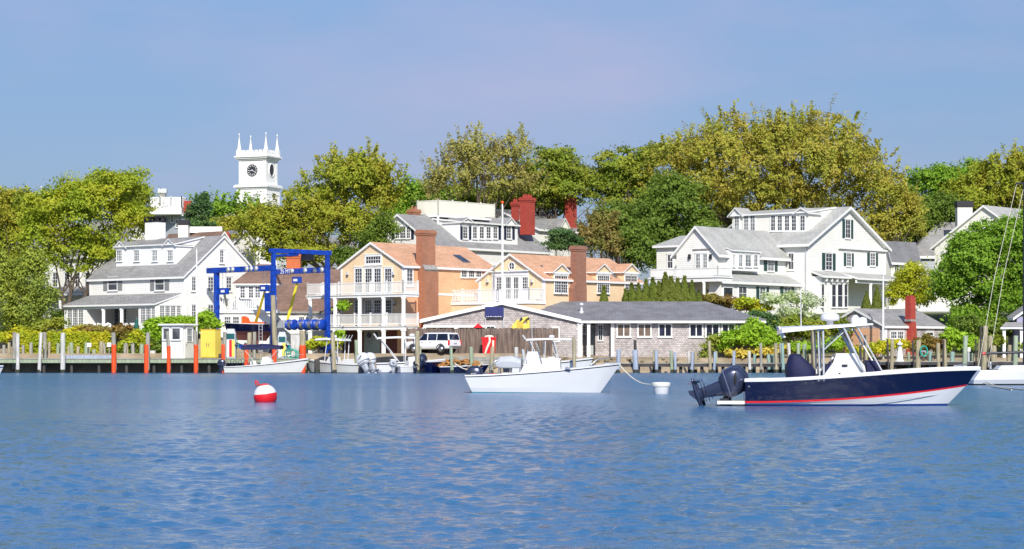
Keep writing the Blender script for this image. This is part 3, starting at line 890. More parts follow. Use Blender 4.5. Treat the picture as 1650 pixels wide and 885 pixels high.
# ---- lower peach wing house with wall dormers
def lower_peach_house():
    h = House('shingled_house', 'low peach shingled house with cedar roof, pedimented wall dormers and brown brick chimney', 876.5, 222, 40, 1.7)
    L_, R_, rt = h.L, h.R, h.root
    la = L_.uv(772)[0]; lb = R_.uv(1033)[0]; ze = h.z(448); zr = L_.uv(823.5, 409.5)[1]; z0 = 1.5
    mb = MB(); walls(mb, L_, la, 0, 0, lb, z0, ze, zr, 'b', 'pale_peach_shingle')
    for a in (la, -.2): mb.box(L_, a, a + .2, -.05, .01, z0, ze - .1, 'white_paint')
    mb.box(R_, 0, .2, -.04, .01, z0, ze - .1, 'white_paint')
    mb.build('wall', rt)
    mb = MB(); roof(mb, L_, la, 0, 0, lb, ze, zr, 'b', 'cedar_roof', ov=.25, ovg=.3, th=.2); mb.build('roof', rt)
    k = (zr - ze) / (-la / 2)
    # gable: entablature, four glazed doors, round window, lamps
    a0, zt = L_.uv(793.5, 437); a1, zb = L_.uv(852, 443)
    mb = MB(); mb.box(L_, a0 - .15, a1 + .15, -.3, .01, zt - .12, zt, 'white_paint'); mb.box(L_, a0, a1, -.12, .01, zb, zt - .12, 'white_paint'); mb.box(L_, a0, a1, -.06, .01, h.z(486), zb, 'white_paint'); mb.build('door_surround', rt)
    for i, (c0, c1) in enumerate(((800.8, 808.3), (816, 823.5), (828.5, 836), (842.8, 851))):
        pwin(rt, L_, c0, 447.5, c1, 466 if i in (0, 3) else 483, 3, 4, -.07, 'glass_dark', cas=.07, sill=False, name='french_door' if i in (1, 2) else 'window')
    a, z = L_.uv(825.3, 429)
    g_ = MB(); g_.lathe(L_.p(a, -.02, z), [(.36, 0), (.36, .05)], 'glass_dark', 20, -L_.y); rw = g_.build('round_window', rt)
    f = MB(); f.tube([L_.p(a + .40 * math.cos(q), -.07, z + .40 * math.sin(q)) for q in [i * math.pi / 12 for i in range(25)]], .07, 'white_paint', 6, False)
    f.box(L_, a - .36, a + .36, -.10, -.06, z - .025, z + .025, 'white_paint'); f.box(L_, a - .025, a + .025, -.103, -.063, z - .36, z + .36, 'white_paint'); f.build('frame', rw)
    for c in (787, 858.5):
        a, z = L_.uv(c, 452); b = MB(); b.box(L_, a - .09, a + .09, -.28, -.0, z - .22, z + .14, 'aluminium'); b.box(L_, a - .05, a + .05, -.24, -.05, z - .34, z - .22, 'black_cap'); b.build('wall_lamp', rt)
    # wall dormers
    for c0, c1 in ((892.5, 912.5), (961.5, 980), (1006, 1024.5)):
        a0, zt = R_.uv(c0, 444.5); a1, zb = R_.uv(c1, 472)
        zp = R_.uv(c0, 438)[1]; zap = R_.uv(c0, 425)[1]; mid = (a0 + a1) / 2; hw = (a1 - a0) / 2 + .35
        mb = MB(); dd = (zap - ze) / k + .2
        mb.prism(R_, [(mid - hw + .15, ze - .25), (mid + hw - .15, ze - .25), (mid + hw - .15, zp), (mid, zap - .08), (mid - hw + .15, zp)], -.08, dd, 'pale_peach_shingle', 'b')
        mb.box(R_, mid - hw, mid + hw, -.22, -.08, zp - .2, zp, 'white_paint'); dm = mb.build('dormer', rt)
        mb = MB()
        for sg in (-1, 1):
            mb.slab([R_.p(mid + sg * (hw + .12), -.3, zp - .02), R_.p(mid, -.3, zap + .05), R_.p(mid, dd, zap + .05), R_.p(mid + sg * (hw + .12), dd, zp - .02)], .12, 'cedar_roof', 'white_paint')
        mb.build('dormer_roof', dm)
        am = (a0 + a1) / 2
        for q0, q1 in ((a0, am - .05), (am + .05, a1)): window(dm, R_, q0, q1, zb, zt, 3, 6, -.08, 'glass_dark', cas=.1)
    # chimney with a flared base
    c0 = R_.uv(928.5, 470, -.6)[0]; c1 = R_.uv(944, 470, -.6)[0]; zt = R_.uv(930, 396, -.6)[1]; zs = R_.uv(930, 455, -.6)[1]
    mb = MB(); mb.box(R_, c0 - .45, c1 + .1, -.65, 0, z0, zs - .6, 'brick_brown')
    mb.prism(R_, [(c0 - .45, zs - .6), (c1 + .1, zs - .6), (c1, zs), (c0, zs)], -.65, 0, 'brick_brown', 'b'); mb.build('chimney_base', rt)
    chimney(rt, R_, c0, c1, -.64, .14, zs, zt, 'brick_brown')
    for b0, s0 in ((R_.uv(884, 430, 1)[0], .5), (R_.uv(985, 430, 1)[0], .5)):
        sk = MB(); sk.slab([R_.p(b0, s0, ze + k * s0 + .15), R_.p(b0 + .45, s0, ze + k * s0 + .15), R_.p(b0 + .45, s0 + 1.6, ze + k * (s0 + 1.6) + .15), R_.p(b0, s0 + 1.6, ze + k * (s0 + 1.6) + .15)], .12, 'glass_grey', 'dark_roof'); sk.build('skylight', rt)
    # terrace on a white base in front of the gable
    p = -2.6; q0, zt = L_.uv(717, 486.5, p); q1 = L_.uv(852, 486.5, p)[0]
    mb = MB(); mb.box(L_, q0, q1, p, -.04, 1.5, zt - .35, 'pale_peach_shingle'); mb.box(L_, q0 - .1, q1 + .1, p - .1, -.04, zt - .35, zt, 'white_paint'); mb.box(L_, q0, la - .05, -.04, 1.5, zt - .35, zt, 'white_paint'); mb.build('terrace', rt)
    railing(rt, rails_pts(L_, [(q0 + .06, 1.4), (q0 + .06, p + .08), (q1 - .06, p + .08), (q1 - .06, -.1)]), zt, L_.uv(740, 467.5, p)[1] - zt, sp=.2, post=2.2, bw=.06)


lower_peach_house()


# ---- white house behind with the roof deck and red chimneys
def back_white_house():
    h = House('clapboard_house', 'white house with roof deck, navy shutters and red chimneys behind the peach houses', 700, 250, 40, 3)
    L_, R_, rt = h.L, h.R, h.root
    la = L_.uv(587)[0]; lb = R_.uv(884)[0]; ze = h.z(394); zr = L_.uv(644.7, 345.5)[1]; z0 = 2.0
    k = (zr - ze) / (-la / 2)
    mb = MB(); walls(mb, L_, la, 0, 0, lb, z0, ze, zr, 'b', 'white_clapboard')
    mb.box(R_, 0, lb, -.16, .01, ze - .55, ze - .2, 'white_paint'); mb.box(R_, 0, lb, -.1, .01, R_.uv(800, 431)[1], R_.uv(800, 426)[1], 'white_paint'); mb.build('wall', rt)
    mb = MB(); roof(mb, L_, la, 0, 0, lb, ze, zr, 'b', 'slate_grey', ov=.4, ovg=.35, th=.25); mb.build('roof', rt)
    for i, (c0, c1) in enumerate(((638.3, 643.4), (645.2, 653.7), (656, 661))):
        pwin(rt, L_, c0, 366, c1, 384, 3 if i == 1 else 2, 4, 0, 'glass_dark', cas=.08)
    for c in (633, 664.5):
        a, z = L_.uv(c, 366); a1, z1 = L_.uv(c + 2.4, 385.5); b = MB(); b.box(L_, a - .15, a1, -.07, .01, z1, z, 'navy_shutter'); b.build('shutter', rt)
    # long shed dormer
    bd = .75; d0 = R_.uv(741, 380, bd)[0]; d1 = R_.uv(834, 380, bd)[0]; zd = R_.uv(790, 360, bd)[1]; mid = -la / 2
    bt = (zr - .35 - ze) / k
    mb = MB(); mb.prism(R_, [(bd, ze + k * bd - .4), (bt, zr - .8), (bt, zr - .35), (bd, zd)], d0, d1, 'white_paint', 'a'); dm = mb.build('dormer', rt)
    mb = MB(); mb.slab([R_.p(d0 - .2, bd - .3, zd), R_.p(d1 + .2, bd - .3, zd), R_.p(d1 + .2, bt, zr - .2), R_.p(d0 - .2, bt, zr - .2)], .16, 'slate_grey', 'white_paint')
    for c in (751, 821):
        a = R_.uv(c, 360, bd)[0]; zp = R_.uv(c, 352, bd)[1]
        mb.prism(R_, [(a - 1, zd - .05), (a + 1, zd - .05), (a, zp)], bd - .15, bd + 2.5, 'white_paint', 'b')
        for sg in (-1, 1): mb.slab([R_.p(a + sg * 1.25, bd - .35, zd - .1), R_.p(a, bd - .35, zp + .1), R_.p(a, bd + 2.6, zp + .1), R_.p(a + sg * 1.25, bd + 2.6, zd - .1)], .12, 'slate_grey', 'white_paint')
    mb.build('dormer_roof', dm)
    for c0, c1 in ((745.8, 752.6), (761.6, 767.8), (772.4, 779), (783.4, 790), (794.4, 800.6), (816, 822.6)):
        pwin(dm, R_, c0, 366, c1, 384, 2, 4, bd, 'glass_grey', cas=.1)
    for c in (741.6, 755.5, 803.2, 812, 825.4):
        a, z = R_.uv(c, 364.5, bd); a1, z1 = R_.uv(c + 3.3, 386, bd); b = MB(); b.box(R_, a, a1, bd - .08, bd + .01, z1, z, 'navy_shutter'); b.build('shutter', dm)
    pwin(rt, R_, 797, 446, 806, 470, 2, 4, 0, 'glass_dark', shut='navy_shutter')
    # second, higher block behind
    h2 = House('x', '', 868, 276, 40, 3); bpy.data.objects.remove(h2.root)
    l2 = h2.L.uv(742)[0]; r2 = h2.R.uv(938)[0]; e2 = h2.z(368); zz = h2.L.uv(805, 337.5)[1]; k2 = (zz - e2) / (-l2 / 2)
    mb = MB(); walls(mb, h2.L, l2, 0, 0, r2, 2, e2, zz, 'b', 'cream_clapboard'); mb.build('wall', rt)
    mb = MB(); roof(mb, h2.L, l2, 0, 0, r2, e2, zz, 'b', 'slate_grey', ov=.4, ovg=.35, th=.25)
    a = h2.R.uv(908, 360, 0)[0]; zp = h2.R.uv(908, 353, 0)[1]; hw = 1.5
    mb.prism(h2.R, [(a - hw, e2 - .5), (a + hw, e2 - .5), (a, zp)], -.1, 3.2, 'cream_paint', 'b')
    for sg in (-1, 1): mb.slab([h2.R.p(a + sg * (hw + .3), -.35, e2 - .7), h2.R.p(a, -.35, zp + .1), h2.R.p(a, 3.3, zp + .1), h2.R.p(a + sg * (hw + .3), 3.3, e2 - .7)], .14, 'slate_grey', 'white_paint')
    mb.build('roof', rt)
    # red chimneys
    def chim(fr, px0, px1, py0, py1, off, dep, mat='brick_red', pots=4):
        a0, zt = fr.uv(px0, py0, off); a1, zb = fr.uv(px1, py1, off)
        chimney(rt, fr, a0, a1, off, off + dep, zb - .8, zt, mat, pots=pots)
    chim(R_, 847, 862, 317.5, 368, .9, .9)
    chim(R_, 830, 837, 325, 345, 5.6, .6, pots=2)
    chim(h2.R, 919, 929.5, 318.5, 360, .9, .9, pots=3)
    chim(R_, 666, 677, 337, 352, mid + .5, .9, 'brick_orange', 2)
    # roof deck over the ridge
    off = mid - 1.6; a0, zt = R_.uv(706, 346, off); a1 = R_.uv(797, 346, off)[0]; zh = R_.uv(740, 325, off)[1]
    mb = MB(); mb.box(R_, a0, a1, off, off + 3.2, zt - .25, zt, 'white_paint')
    for a in (a0 + .1, (a0 + a1) / 2, a1 - .1):
        for b in (off + .1, off + 3.1): mb.box(R_, a - .1, a + .1, b - .1, b + .1, zt - 1.6, zt - .25, 'white_paint')
    mb.build('roof_deck', rt)
    railing(rt, rails_pts(R_, [(a0, off), (a1, off), (a1, off + 3.2), (a0, off + 3.2), (a0, off)]), zt, zh - zt, sp=.17, post=2.6, bw=.09, mat='cream_paint')


back_white_house()
# ---- long grey shingled boathouse by the fence (faces the water square on)
def boathouse():
    Y = 218.0; z0 = 1.0
    fr = Fr((0, Y, 0), (1, 0, 0), (0, 1, 0)); X = lambda px, off=0: fr.uv(px, 500, off)[0]; Z = lambda py, off=0: fr.uv(800, py, off)[1]
    rt = thing('boathouse', (X(900), Y, 1.2), 'long low grey shingled boathouse with dark roof and white trim beside the beach', 'building')
    zr = Z(485.5); ze = Z(515)
    g0, g1 = X(683), X(932); gm = X(808.5)
    # gable wing (front, open shed on its left)
    mb = MB(); zo = Z(526)
    mb.prism(fr, [(g0, zo), (g1, zo), (g1, ze - .1), (gm, zr - .12), (g0, Z(512) - .1)], 0, .25, 'grey_shingle', 'b')
    mb.box(fr, X(781), g1 - .05, .0, .2, z0, zo, 'grey_shingle')
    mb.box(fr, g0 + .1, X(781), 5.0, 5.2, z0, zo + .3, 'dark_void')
    mb.box(fr, g0 + .05, g0 + .25, .2, 9, z0, zo + .1, 'grey_shingle')
    # long wing wall
    l0, l1 = X(985.5), X(1230); zf = Z(520.5)
    mb.box(fr, l0, l1, .4, 9.0, z0, zf + .2, 'grey_shingle')
    mb.box(fr, X(906), X(960), 2.6, 2.8, z0, zf, 'grey_shingle')          # back of the entry recess
    mb.box(fr, X(960), l0, 1.4, 1.6, z0, zf, 'grey_shingle')
    mb.box(fr, X(903.5), X(907), .1, 2.7, z0, zf, 'white_paint')
    mb.box(fr, l0 - .05, l0 + .27, .33, .6, z0, zf, 'white_paint')
    mb.box(fr, g1, g1 + .1, 2.8, 9, z0, zf, 'grey_shingle')
    mb.build('wall', rt)
    # roofs: gable plates and the long front slope
    mb = MB()
    mb.slab([fr.p(X(676.5), -.35, Z(515)), fr.p(gm, -.35, zr), fr.p(gm, 9, zr), fr.p(X(676.5), 9, Z(515))], .34, 'dark_roof', 'white_paint')
    mb.slab([fr.p(gm, -.35, zr), fr.p(X(936), -.35, ze), fr.p(X(936), 9, ze), fr.p(gm, 9, zr)], .34, 'dark_roof', 'white_paint')
    ro = 6.2; zrl = fr.uv(1000, 486, ro)[1]; r1 = X(1138, ro)
    e0 = X(934); e1 = X(1234)
    mb.slab([fr.p(e0 - .3, -.25, ze), fr.p(e1, -.25, ze), fr.p(r1, ro, zrl), fr.p(gm + .3, ro, zrl)], .10, 'dark_roof', 'dark_roof')
    mb.slab([fr.p(e1, -.25, ze), fr.p(e1, 12, ze), fr.p(r1, ro, zrl)], .1, 'dark_roof', 'dark_roof')
    mb.slab([fr.p(gm + .3, ro, zrl), fr.p(r1, ro, zrl), fr.p(e1, 12, ze), fr.p(e0, 12, ze)], .1, 'dark_roof', 'dark_roof')
    mb.build('roof', rt)
    mb = MB(); mb.box(fr, e0 - .2, e1 - .05, -.22, .38, zf - .02, ze - .12, 'white_paint'); mb.box(fr, e0 - .25, e1, -.26, -.22, ze - .35, ze - .13, 'white_paint')
    mb.build('fascia', rt); mb = MB(); mb.box(fr, g0 - .05, X(781), -.06, .22, zo - .12, zo + .12, 'white_paint'); mb.build('shed_lintel', rt)
    for c in (681.5, 733.5): column(rt, X(c) + .1, Y + .1, z0, zo - .12, .16)
    for c, r_ in ((934.5, .22), (948.5, .15)): column(rt, X(c, .15), Y + .15, z0, zf - .02, r_)
    for c0, c1, gl in ((995.5, 1014.5, 'glass_brown'), (1029, 1048, 'glass_brown'), (1062.5, 1081, 'glass_navy'), (1112.5, 1131, 'glass_navy'), (1138.5, 1157.5, 'glass_navy'), (1164.5, 1183, 'glass_navy')):
        pwin(rt, fr, c0, 523.3, c1, 541.5, 2, 1, .4, gl, cas=.13, mw=.1)
    pwin(rt, fr, 890, 529, 900, 549, 1, 1, 0, 'glass_brown', cas=.1)
    pwin(rt, fr, 784.5, 526.5, 796.5, 531, 2, 1, 0, 'glass_dark', cas=.1)
    for c0, c1, y0, y1, off, nm in ((937.5, 943, 526, 537, 2.6, 'window'), (964.5, 970.5, 524, 548, 1.4, 'window')):
        pwin(rt, fr, c0, y0, c1, y1, 2, 3, off, 'glass_dark', cas=.07, name=nm)
    pwin(rt, fr, 951, 527, 959.5, 572, 1, 1, 2.6, 'grey_door', cas=.08, sill=False, name='door')
    # dark things stored in the open shed
    for c0, c1, y1 in ((723, 731, 530), (739, 778, 533)):
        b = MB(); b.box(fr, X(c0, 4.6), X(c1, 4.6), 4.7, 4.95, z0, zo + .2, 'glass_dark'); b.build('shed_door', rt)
    # roof vent pipe
    a, z = fr.uv(937, 497, 2.2); v = MB(); v.lathe(fr.p(a, 2.2, z - .6), [(.22, 0), (.22, .35), (.12, .4), (.12, .85), (.22, .88), (.22, 1.05), (.05, 1.15)], 'aluminium', 12); v.build('vent_pipe', rt)
    # sign on two stakes with a lamp arm
    sY = Y - .35; f2 = Fr((0, sY, 0), (1, 0, 0), (0, 1, 0)); a0, zt = f2.uv(781.7, 494.5); a1, zb = f2.uv(811.8, 511.5)
    st = thing('sign_board', ((a0 + a1) / 2, sY, 1.4), 'navy rectangular sign on thin posts against the grey gable', 'sign')
    b = MB(); b.box(f2, a0, a1, -.04, .04, zb, zt, 'navy_sign'); b.build('panel', st, bevel=.02)
    b = MB(); q = random.Random(3)
    x = a0 + .12
    while x < a1 - .2:
        l = q.uniform(.06, .2); b.box(f2, x, x + l, -.05, -.042, zb + .05, zb + .10, 'white_paint'); x += l + q.uniform(.03, .1)
    b.build('lettering', st)
    for a in (a0 + .02, a1 - .02):
        b = MB(); b.box(f2, a - .03, a + .03, .04, .1, 1.2, zt - .05, 'aluminium'); b.build('post', st)


boathouse()


# ---- white house with green shutters on the right
def right_white_house():
    h = House('clapboard_house', 'large white house with green shutters, long dormer and bay windows on the right', 1301, 242, 40, 5)
    L_, R_, rt = h.L, h.R, h.root
    la = L_.uv(1143)[0]; lb = R_.uv(1427)[0]; ze = h.z(390); zr = R_.uv(1366, 334)[1]; z0 = 4.2
    k = (zr - ze) / (lb / 2)
    mb = MB(); walls(mb, L_, la, 0, 0, lb, z0, ze, zr, 'a', 'white_clapboard')
    for fr in (R_,):
        mb.box(fr, 0, .22, -.04, .01, z0, ze - .1, 'white_paint'); mb.box(fr, lb - .22, lb, -.04, .01, z0, ze - .1, 'white_paint')
    a0, zz = R_.uv(1350, 398.5); mb.box(R_, a0, lb + .1, -.25, .01, zz - .15, zz + .05, 'white_paint')
    mb.build('wall', rt)
    mb = MB(); roof(mb, L_, la, 0, 0, lb, ze, zr, 'a', 'light_grey_roof', ov=.55, ovg=.5, th=.3); mb.build('roof', rt)
    b = MB(); q = L_.p(-.12, -.12, 0); b.tube([(q.x, q.y, z0), (q.x, q.y, ze - .3)], .06, 'aluminium', 6); b.build('downpipe', rt)
    # shed dormer with two pedimented ends
    bd = (R_.uv(1301, 372)[1] - ze) / k + .2
    d0 = L_.uv(1180, 360, bd)[0]; d1 = L_.uv(1303, 360, bd)[0]; zd = L_.uv(1240, 344, bd)[1]
    mb = MB(); mb.prism(L_, [(bd, ze + k * bd - .5), (lb / 2, zr - .6), (lb / 2, zr - .05), (bd, zd)], d0, d1, 'cream_clapboard', 'a')
    dm = mb.build('dormer', rt)
    mb = MB()
    mb.slab([L_.p(d0 - .1, bd - .3, zd), L_.p(d1 + .1, bd - .3, zd), L_.p(d1 + .1, lb / 2, zr + .1), L_.p(d0 - .1, lb / 2, zr + .1)], .16, 'light_grey_roof', 'white_paint')
    for c in (1187, 1293):
        a = L_.uv(c, 344, bd)[0]; zp = L_.uv(c, 336, bd)[1]
        mb.prism(L_, [(a - .8, zd - .1), (a + .8, zd - .1), (a, zp)], bd - .15, bd + 2.2, 'white_paint', 'b')
        for sg in (-1, 1): mb.slab([L_.p(a + sg * 1.05, bd - .4, zd - .15), L_.p(a, bd - .4, zp + .1), L_.p(a, bd + 2.3, zp + .1), L_.p(a + sg * 1.05, bd + 2.3, zd - .15)], .12, 'light_grey_roof', 'white_paint')
    mb.build('dormer_roof', dm)
    for c0, c1, g_ in ((1184, 1191, 'glass_pale'), (1199, 1206, 'glass_pale'), (1209.5, 1216.5, 'glass_pale'), (1242.8, 1249.3, 'glass_grey'), (1253.5, 1260.3, 'glass_grey'), (1265, 1272, 'glass_grey'), (1276.3, 1283, 'glass_dark'), (1290, 1297, 'glass_grey')):
        pwin(dm, L_, c0, 348, c1, 371.5, 2, 4, bd, g_, cas=.12)
    # gable side windows
    for a, b_, c, d in ((1362, 354.5, 1369.5, 383), (1330.3, 408.5, 1340, 434.5), (1364, 408.5, 1370.8, 428), (1402, 408.5, 1409.5, 427.5)):
        pwin(rt, R_, a, b_, c, d, 2, 4, 0, 'glass_grey' if a > 1345 and b_ > 400 else 'glass_dark', shut='green_shutter', cas=.11)
    pwin(rt, L_, 1271, 409, 1279, 434, 2, 2, 0, 'glass_grey', cas=.12)
    # bay window and side porch on the gable side
    a0 = R_.uv(1319)[0]; a1 = R_.uv(1366)[0]; p = -1.3; zt = R_.uv(1340, 446, p)[1]; zb = R_.uv(1340, 497, p)[1]
    A0 = R_.uv(1324, 470, p)[0]; A1 = R_.uv(1366, 470, p)[0]
    mb = MB(); mb.box(R_, A0, A1, p, 0, z0, zt, 'white_paint'); bw = mb.build('bay_window', rt)
    mb = MB(); mb.slab([R_.p(A0 - .5, p - .5, zt + .05), R_.p(A1 + .5, p - .5, zt + .05), R_.p(A1 + .1, 0, zt + .65), R_.p(A0 - .1, 0, zt + .65)], .22, 'light_grey_roof', 'white_paint')
    for i in range(5):
        q = A0 + (A1 - A0) * (i + .5) / 5; mb.box(R_, q - .08, q + .08, p - .4, p, zt - .55, zt - .15, 'white_paint')
    mb.build('roof', bw)
    for c0, c1 in ((1340, 1346.2), (1349.3, 1357), (1360, 1365)): pwin(bw, R_, c0, 458.5, c1, 494.5, 1, 2, p, 'glass_dark', cas=.09)
    b0, b1 = p, 0
    fa = Fr(R_.p(A0, 0, 0), R_.y, R_.x)
    # window on the left flank of the bay
    x0 = fa.uv(1324.6, 470)[0]; x1 = fa.uv(1328.4, 470)[0]
    window(bw, fa, min(x0, x1), max(x0, x1), fa.uv(1326, 494)[1], fa.uv(1326, 458.5)[1], 1, 2, 0, 'glass_dark', cas=.08)
    # porch at the right end
    pp = -2.4; q0 = A1; q1 = R_.uv(1436, 450, pp)[0]; zp = R_.uv(1400, 449, pp)[1]; zw = R_.uv(1400, 441)[1]
    mb = MB(); mb.slab([R_.p(q0, pp - .3, zp), R_.p(q1 + 2.5, pp - .3, zp), R_.p(q1 + 2.5, 0, zw), R_.p(q0, 0, zw)], .2, 'light_grey_roof', 'white_paint'); mb.box(R_, q0, q1 + 2.3, pp, pp + .15, zp - .55, zp - .2, 'white_paint')
    mb.build('porch_roof', rt); mb = MB(); mb.box(R_, q0, q1 + 2.4, pp, 0, z0 - .4, z0 + .7, 'white_paint'); mb.build('porch_base', rt)
    for c in (1404, 1436):
        q = R_.p(R_.uv(c, 470, pp)[0], pp + .12, 0); column(rt, q.x, q.y, z0 + .7, zp - .55, .14)
    # front wing
    h2 = House('x', '', 1156, 233.5, 40, 4); bpy.data.objects.remove(h2.root)
    wL, wR = h2.L, h2.R
    wa = wL.uv(1090)[0]; wb = wR.uv(1266)[0]; we = h2.z(404); wr = wL.uv(1125, 365)[1]
    mb = MB(); walls(mb, wL, wa, 0, 0, wb, z0 - 1, we, wr, 'b', 'white_clapboard'); mb.build('wall', rt)
    mb = MB(); roof(mb, wL, wa, 0, 0, wb, we, wr, 'b', 'light_grey_roof', ov=.5, ovg=.4, th=.28); mb.build('roof', rt)
    for c0, c1 in ((1122, 1128.5), (1133.5, 1139.5)): pwin(rt, wL, c0, 410, c1, 432, 2, 4, 0, 'glass_pale', cas=.12, sill=False, name='french_door')
    for c in (1112, 1146):
        a, z = wL.uv(c, 413); b = MB(); b.box(wL, a - .1, a + .1, -.25, 0, z - .3, z + .2, 'black_cap'); b.build('wall_lamp', rt)
    a0, z_ = wL.uv(1117, 403); a1 = wL.uv(1144)[0]; b = MB(); b.box(wL, a0, a1, -.12, .01, z_, z_ + .1, 'stone_grey'); b.build('door_hood', rt)
    # upper bay on the wing's long side
    bp = -.8; c0, zt = wR.uv(1180, 403, bp); c1, zb = wR.uv(1224, 438, bp)
    mb = MB(); mb.box(wR, c0, c1, bp, 0, zb, zt, 'white_paint'); by = mb.build('bay_window', rt)
    mb = MB(); mb.slab([wR.p(c0 - .2, bp - .2, zt), wR.p(c1 + .2, bp - .2, zt), wR.p(c1, 0, zt + .3), wR.p(c0, 0, zt + .3)], .12, 'light_grey_roof', 'white_paint'); mb.build('roof', by)
    for q0, q1 in ((1180.6, 1183), (1190, 1195.5), (1200.5, 1209.5), (1214.5, 1220)): pwin(by, wR, q0, 411.5, q1, 429, 2, 3, bp, 'glass_pale', cas=.08)
    pwin(rt, wR, 1236.7, 412.5, 1246.5, 436, 2, 4, 0, 'glass_pale', shut='green_shutter')
    # ground floor range in front of the wing
    p = -1.6; q0, zt = wR.uv(1162, 453, p); q1 = wR.uv(1312, 453, p)[0]; zw = wR.uv(1220, 441)[1]
    mb = MB(); mb.box(wR, q0, q1, p, -.02, z0 - 1, zt, 'white_clapboard'); gf = mb.build('ground_floor', rt)
    mb = MB(); mb.slab([wR.p(q0 - .3, p - .4, zt), wR.p(q1 + .1, p - .4, zt), wR.p(q1 - 1, 0, zw), wR.p(q0 + .6, 0, zw)], .26, 'light_grey_roof', 'white_paint'); mb.build('roof', gf)
    pwin(gf, wR, 1165.5, 463.5, 1180, 478, 1, 1, p, 'glass_dark', cas=.1)
    pwin(gf, wR, 1190, 462.5, 1202.5, 483, 2, 2, p, 'glass_grey', cas=.12)
    for c0, c1 in ((1224, 1233), (1263, 1273)): pwin(gf, wR, c0, 463, c1, 487, 2, 4, p, 'glass_grey', shut='green_shutter', cas=.1)
    # deck and recessed porch on the left, low block behind
    p = -2.6; q0, zt = wL.uv(1046, 448, p); q1 = wL.uv(1157, 448, p)[0]; zc = wL.uv(1100, 455, p)[1]
    mb = MB(); mb.box(wL, q0, q1, p, -.03, zc, zt, 'white_paint'); mb.box(wL, q0 - .1, q1 + .1, p - .1, -.03, zt - .14, zt, 'white_paint'); mb.box(wL, q0, wa - .05, -.03, 4, zc, zt, 'white_paint'); mb.build('deck', rt)
    railing(rt, rails_pts(wL, [(q0 + .1, 3.8), (q0 + .1, p + .1), (q1 - .1, p + .1), (q1 - .1, -.1)]), zt, wL.uv(1100, 432.5, p)[1] - zt, sp=.14, post=2.2, bw=.07)
    for c in (1049, 1133): q = wL.p(wL.uv(c, 470, p)[0], p + .15, 0); column(rt, q.x, q.y, z0 - .6, zc, .13)
    for c0, c1 in ((1140, 1146), (1149, 1154)): pwin(rt, wL, c0, 466, c1, 484, 2, 3, 0, 'glass_grey', cas=.08, sill=False)
    mb = MB(); b0 = 1.8; f0 = wL.uv(1058, 420, b0)[0]; f1 = wL.uv(1095, 420, b0)[0]; zt = wL.uv(1075, 396, b0)[1]
    mb.box(wL, f0, f1, b0, b0 + 6, z0 - 1, zt, 'cream_clapboard'); mb.build('wall', rt)
    mb = MB(); mb.slab([wL.p(f0 - .3, b0 - .4, zt), wL.p(f1 + 1, b0 - .4, zt), wL.p(f1 + 1, b0 + 3, zt + 1.2), wL.p(f0 + 1, b0 + 3, zt + 1.2)], .22, 'light_grey_roof', 'white_paint')
    mb.slab([wL.p(f0 - .3, b0 - .4, zt), wL.p(f0 + 1, b0 + 3, zt + 1.2), wL.p(f0 - .3, b0 + 6.3, zt)], .2, 'light_grey_roof', 'white_paint'); mb.build('roof', rt)
    pwin(rt, wL, 1076.5, 411, 1084, 432, 2, 2, b0, 'glass_dark', cas=.12)


right_white_house()


def simple_house(label, px, Y, th, zb, pl, pr, pe, pr_px, pr_py, ridge, wm, rm, wins=(), name='clapboard_house', rov=.4):
    h = House(name, label, px, Y, th, zb)
    la = h.L.uv(pl)[0]; lb = h.R.uv(pr)[0]; ze = h.z(pe); zr = (h.R if ridge == 'a' else h.L).uv(pr_px, pr_py)[1]
    mb = MB(); walls(mb, h.L, la, 0, 0, lb, zb - .6, ze, zr, ridge, wm); mb.build('wall', h.root)
    mb = MB(); roof(mb, h.L, la, 0, 0, lb, ze, zr, ridge, rm, ov=rov, ovg=.35, th=.25); mb.build('roof', h.root)
    for f, a, b, c, d, nx, ny, g_ in wins: pwin(h.root, h.L if f == 'L' else h.R, a, b, c, d, nx, ny, 0, g_, cas=.11)
    h.ze, h.zr, h.la, h.lb = ze, zr, la, lb
    return h


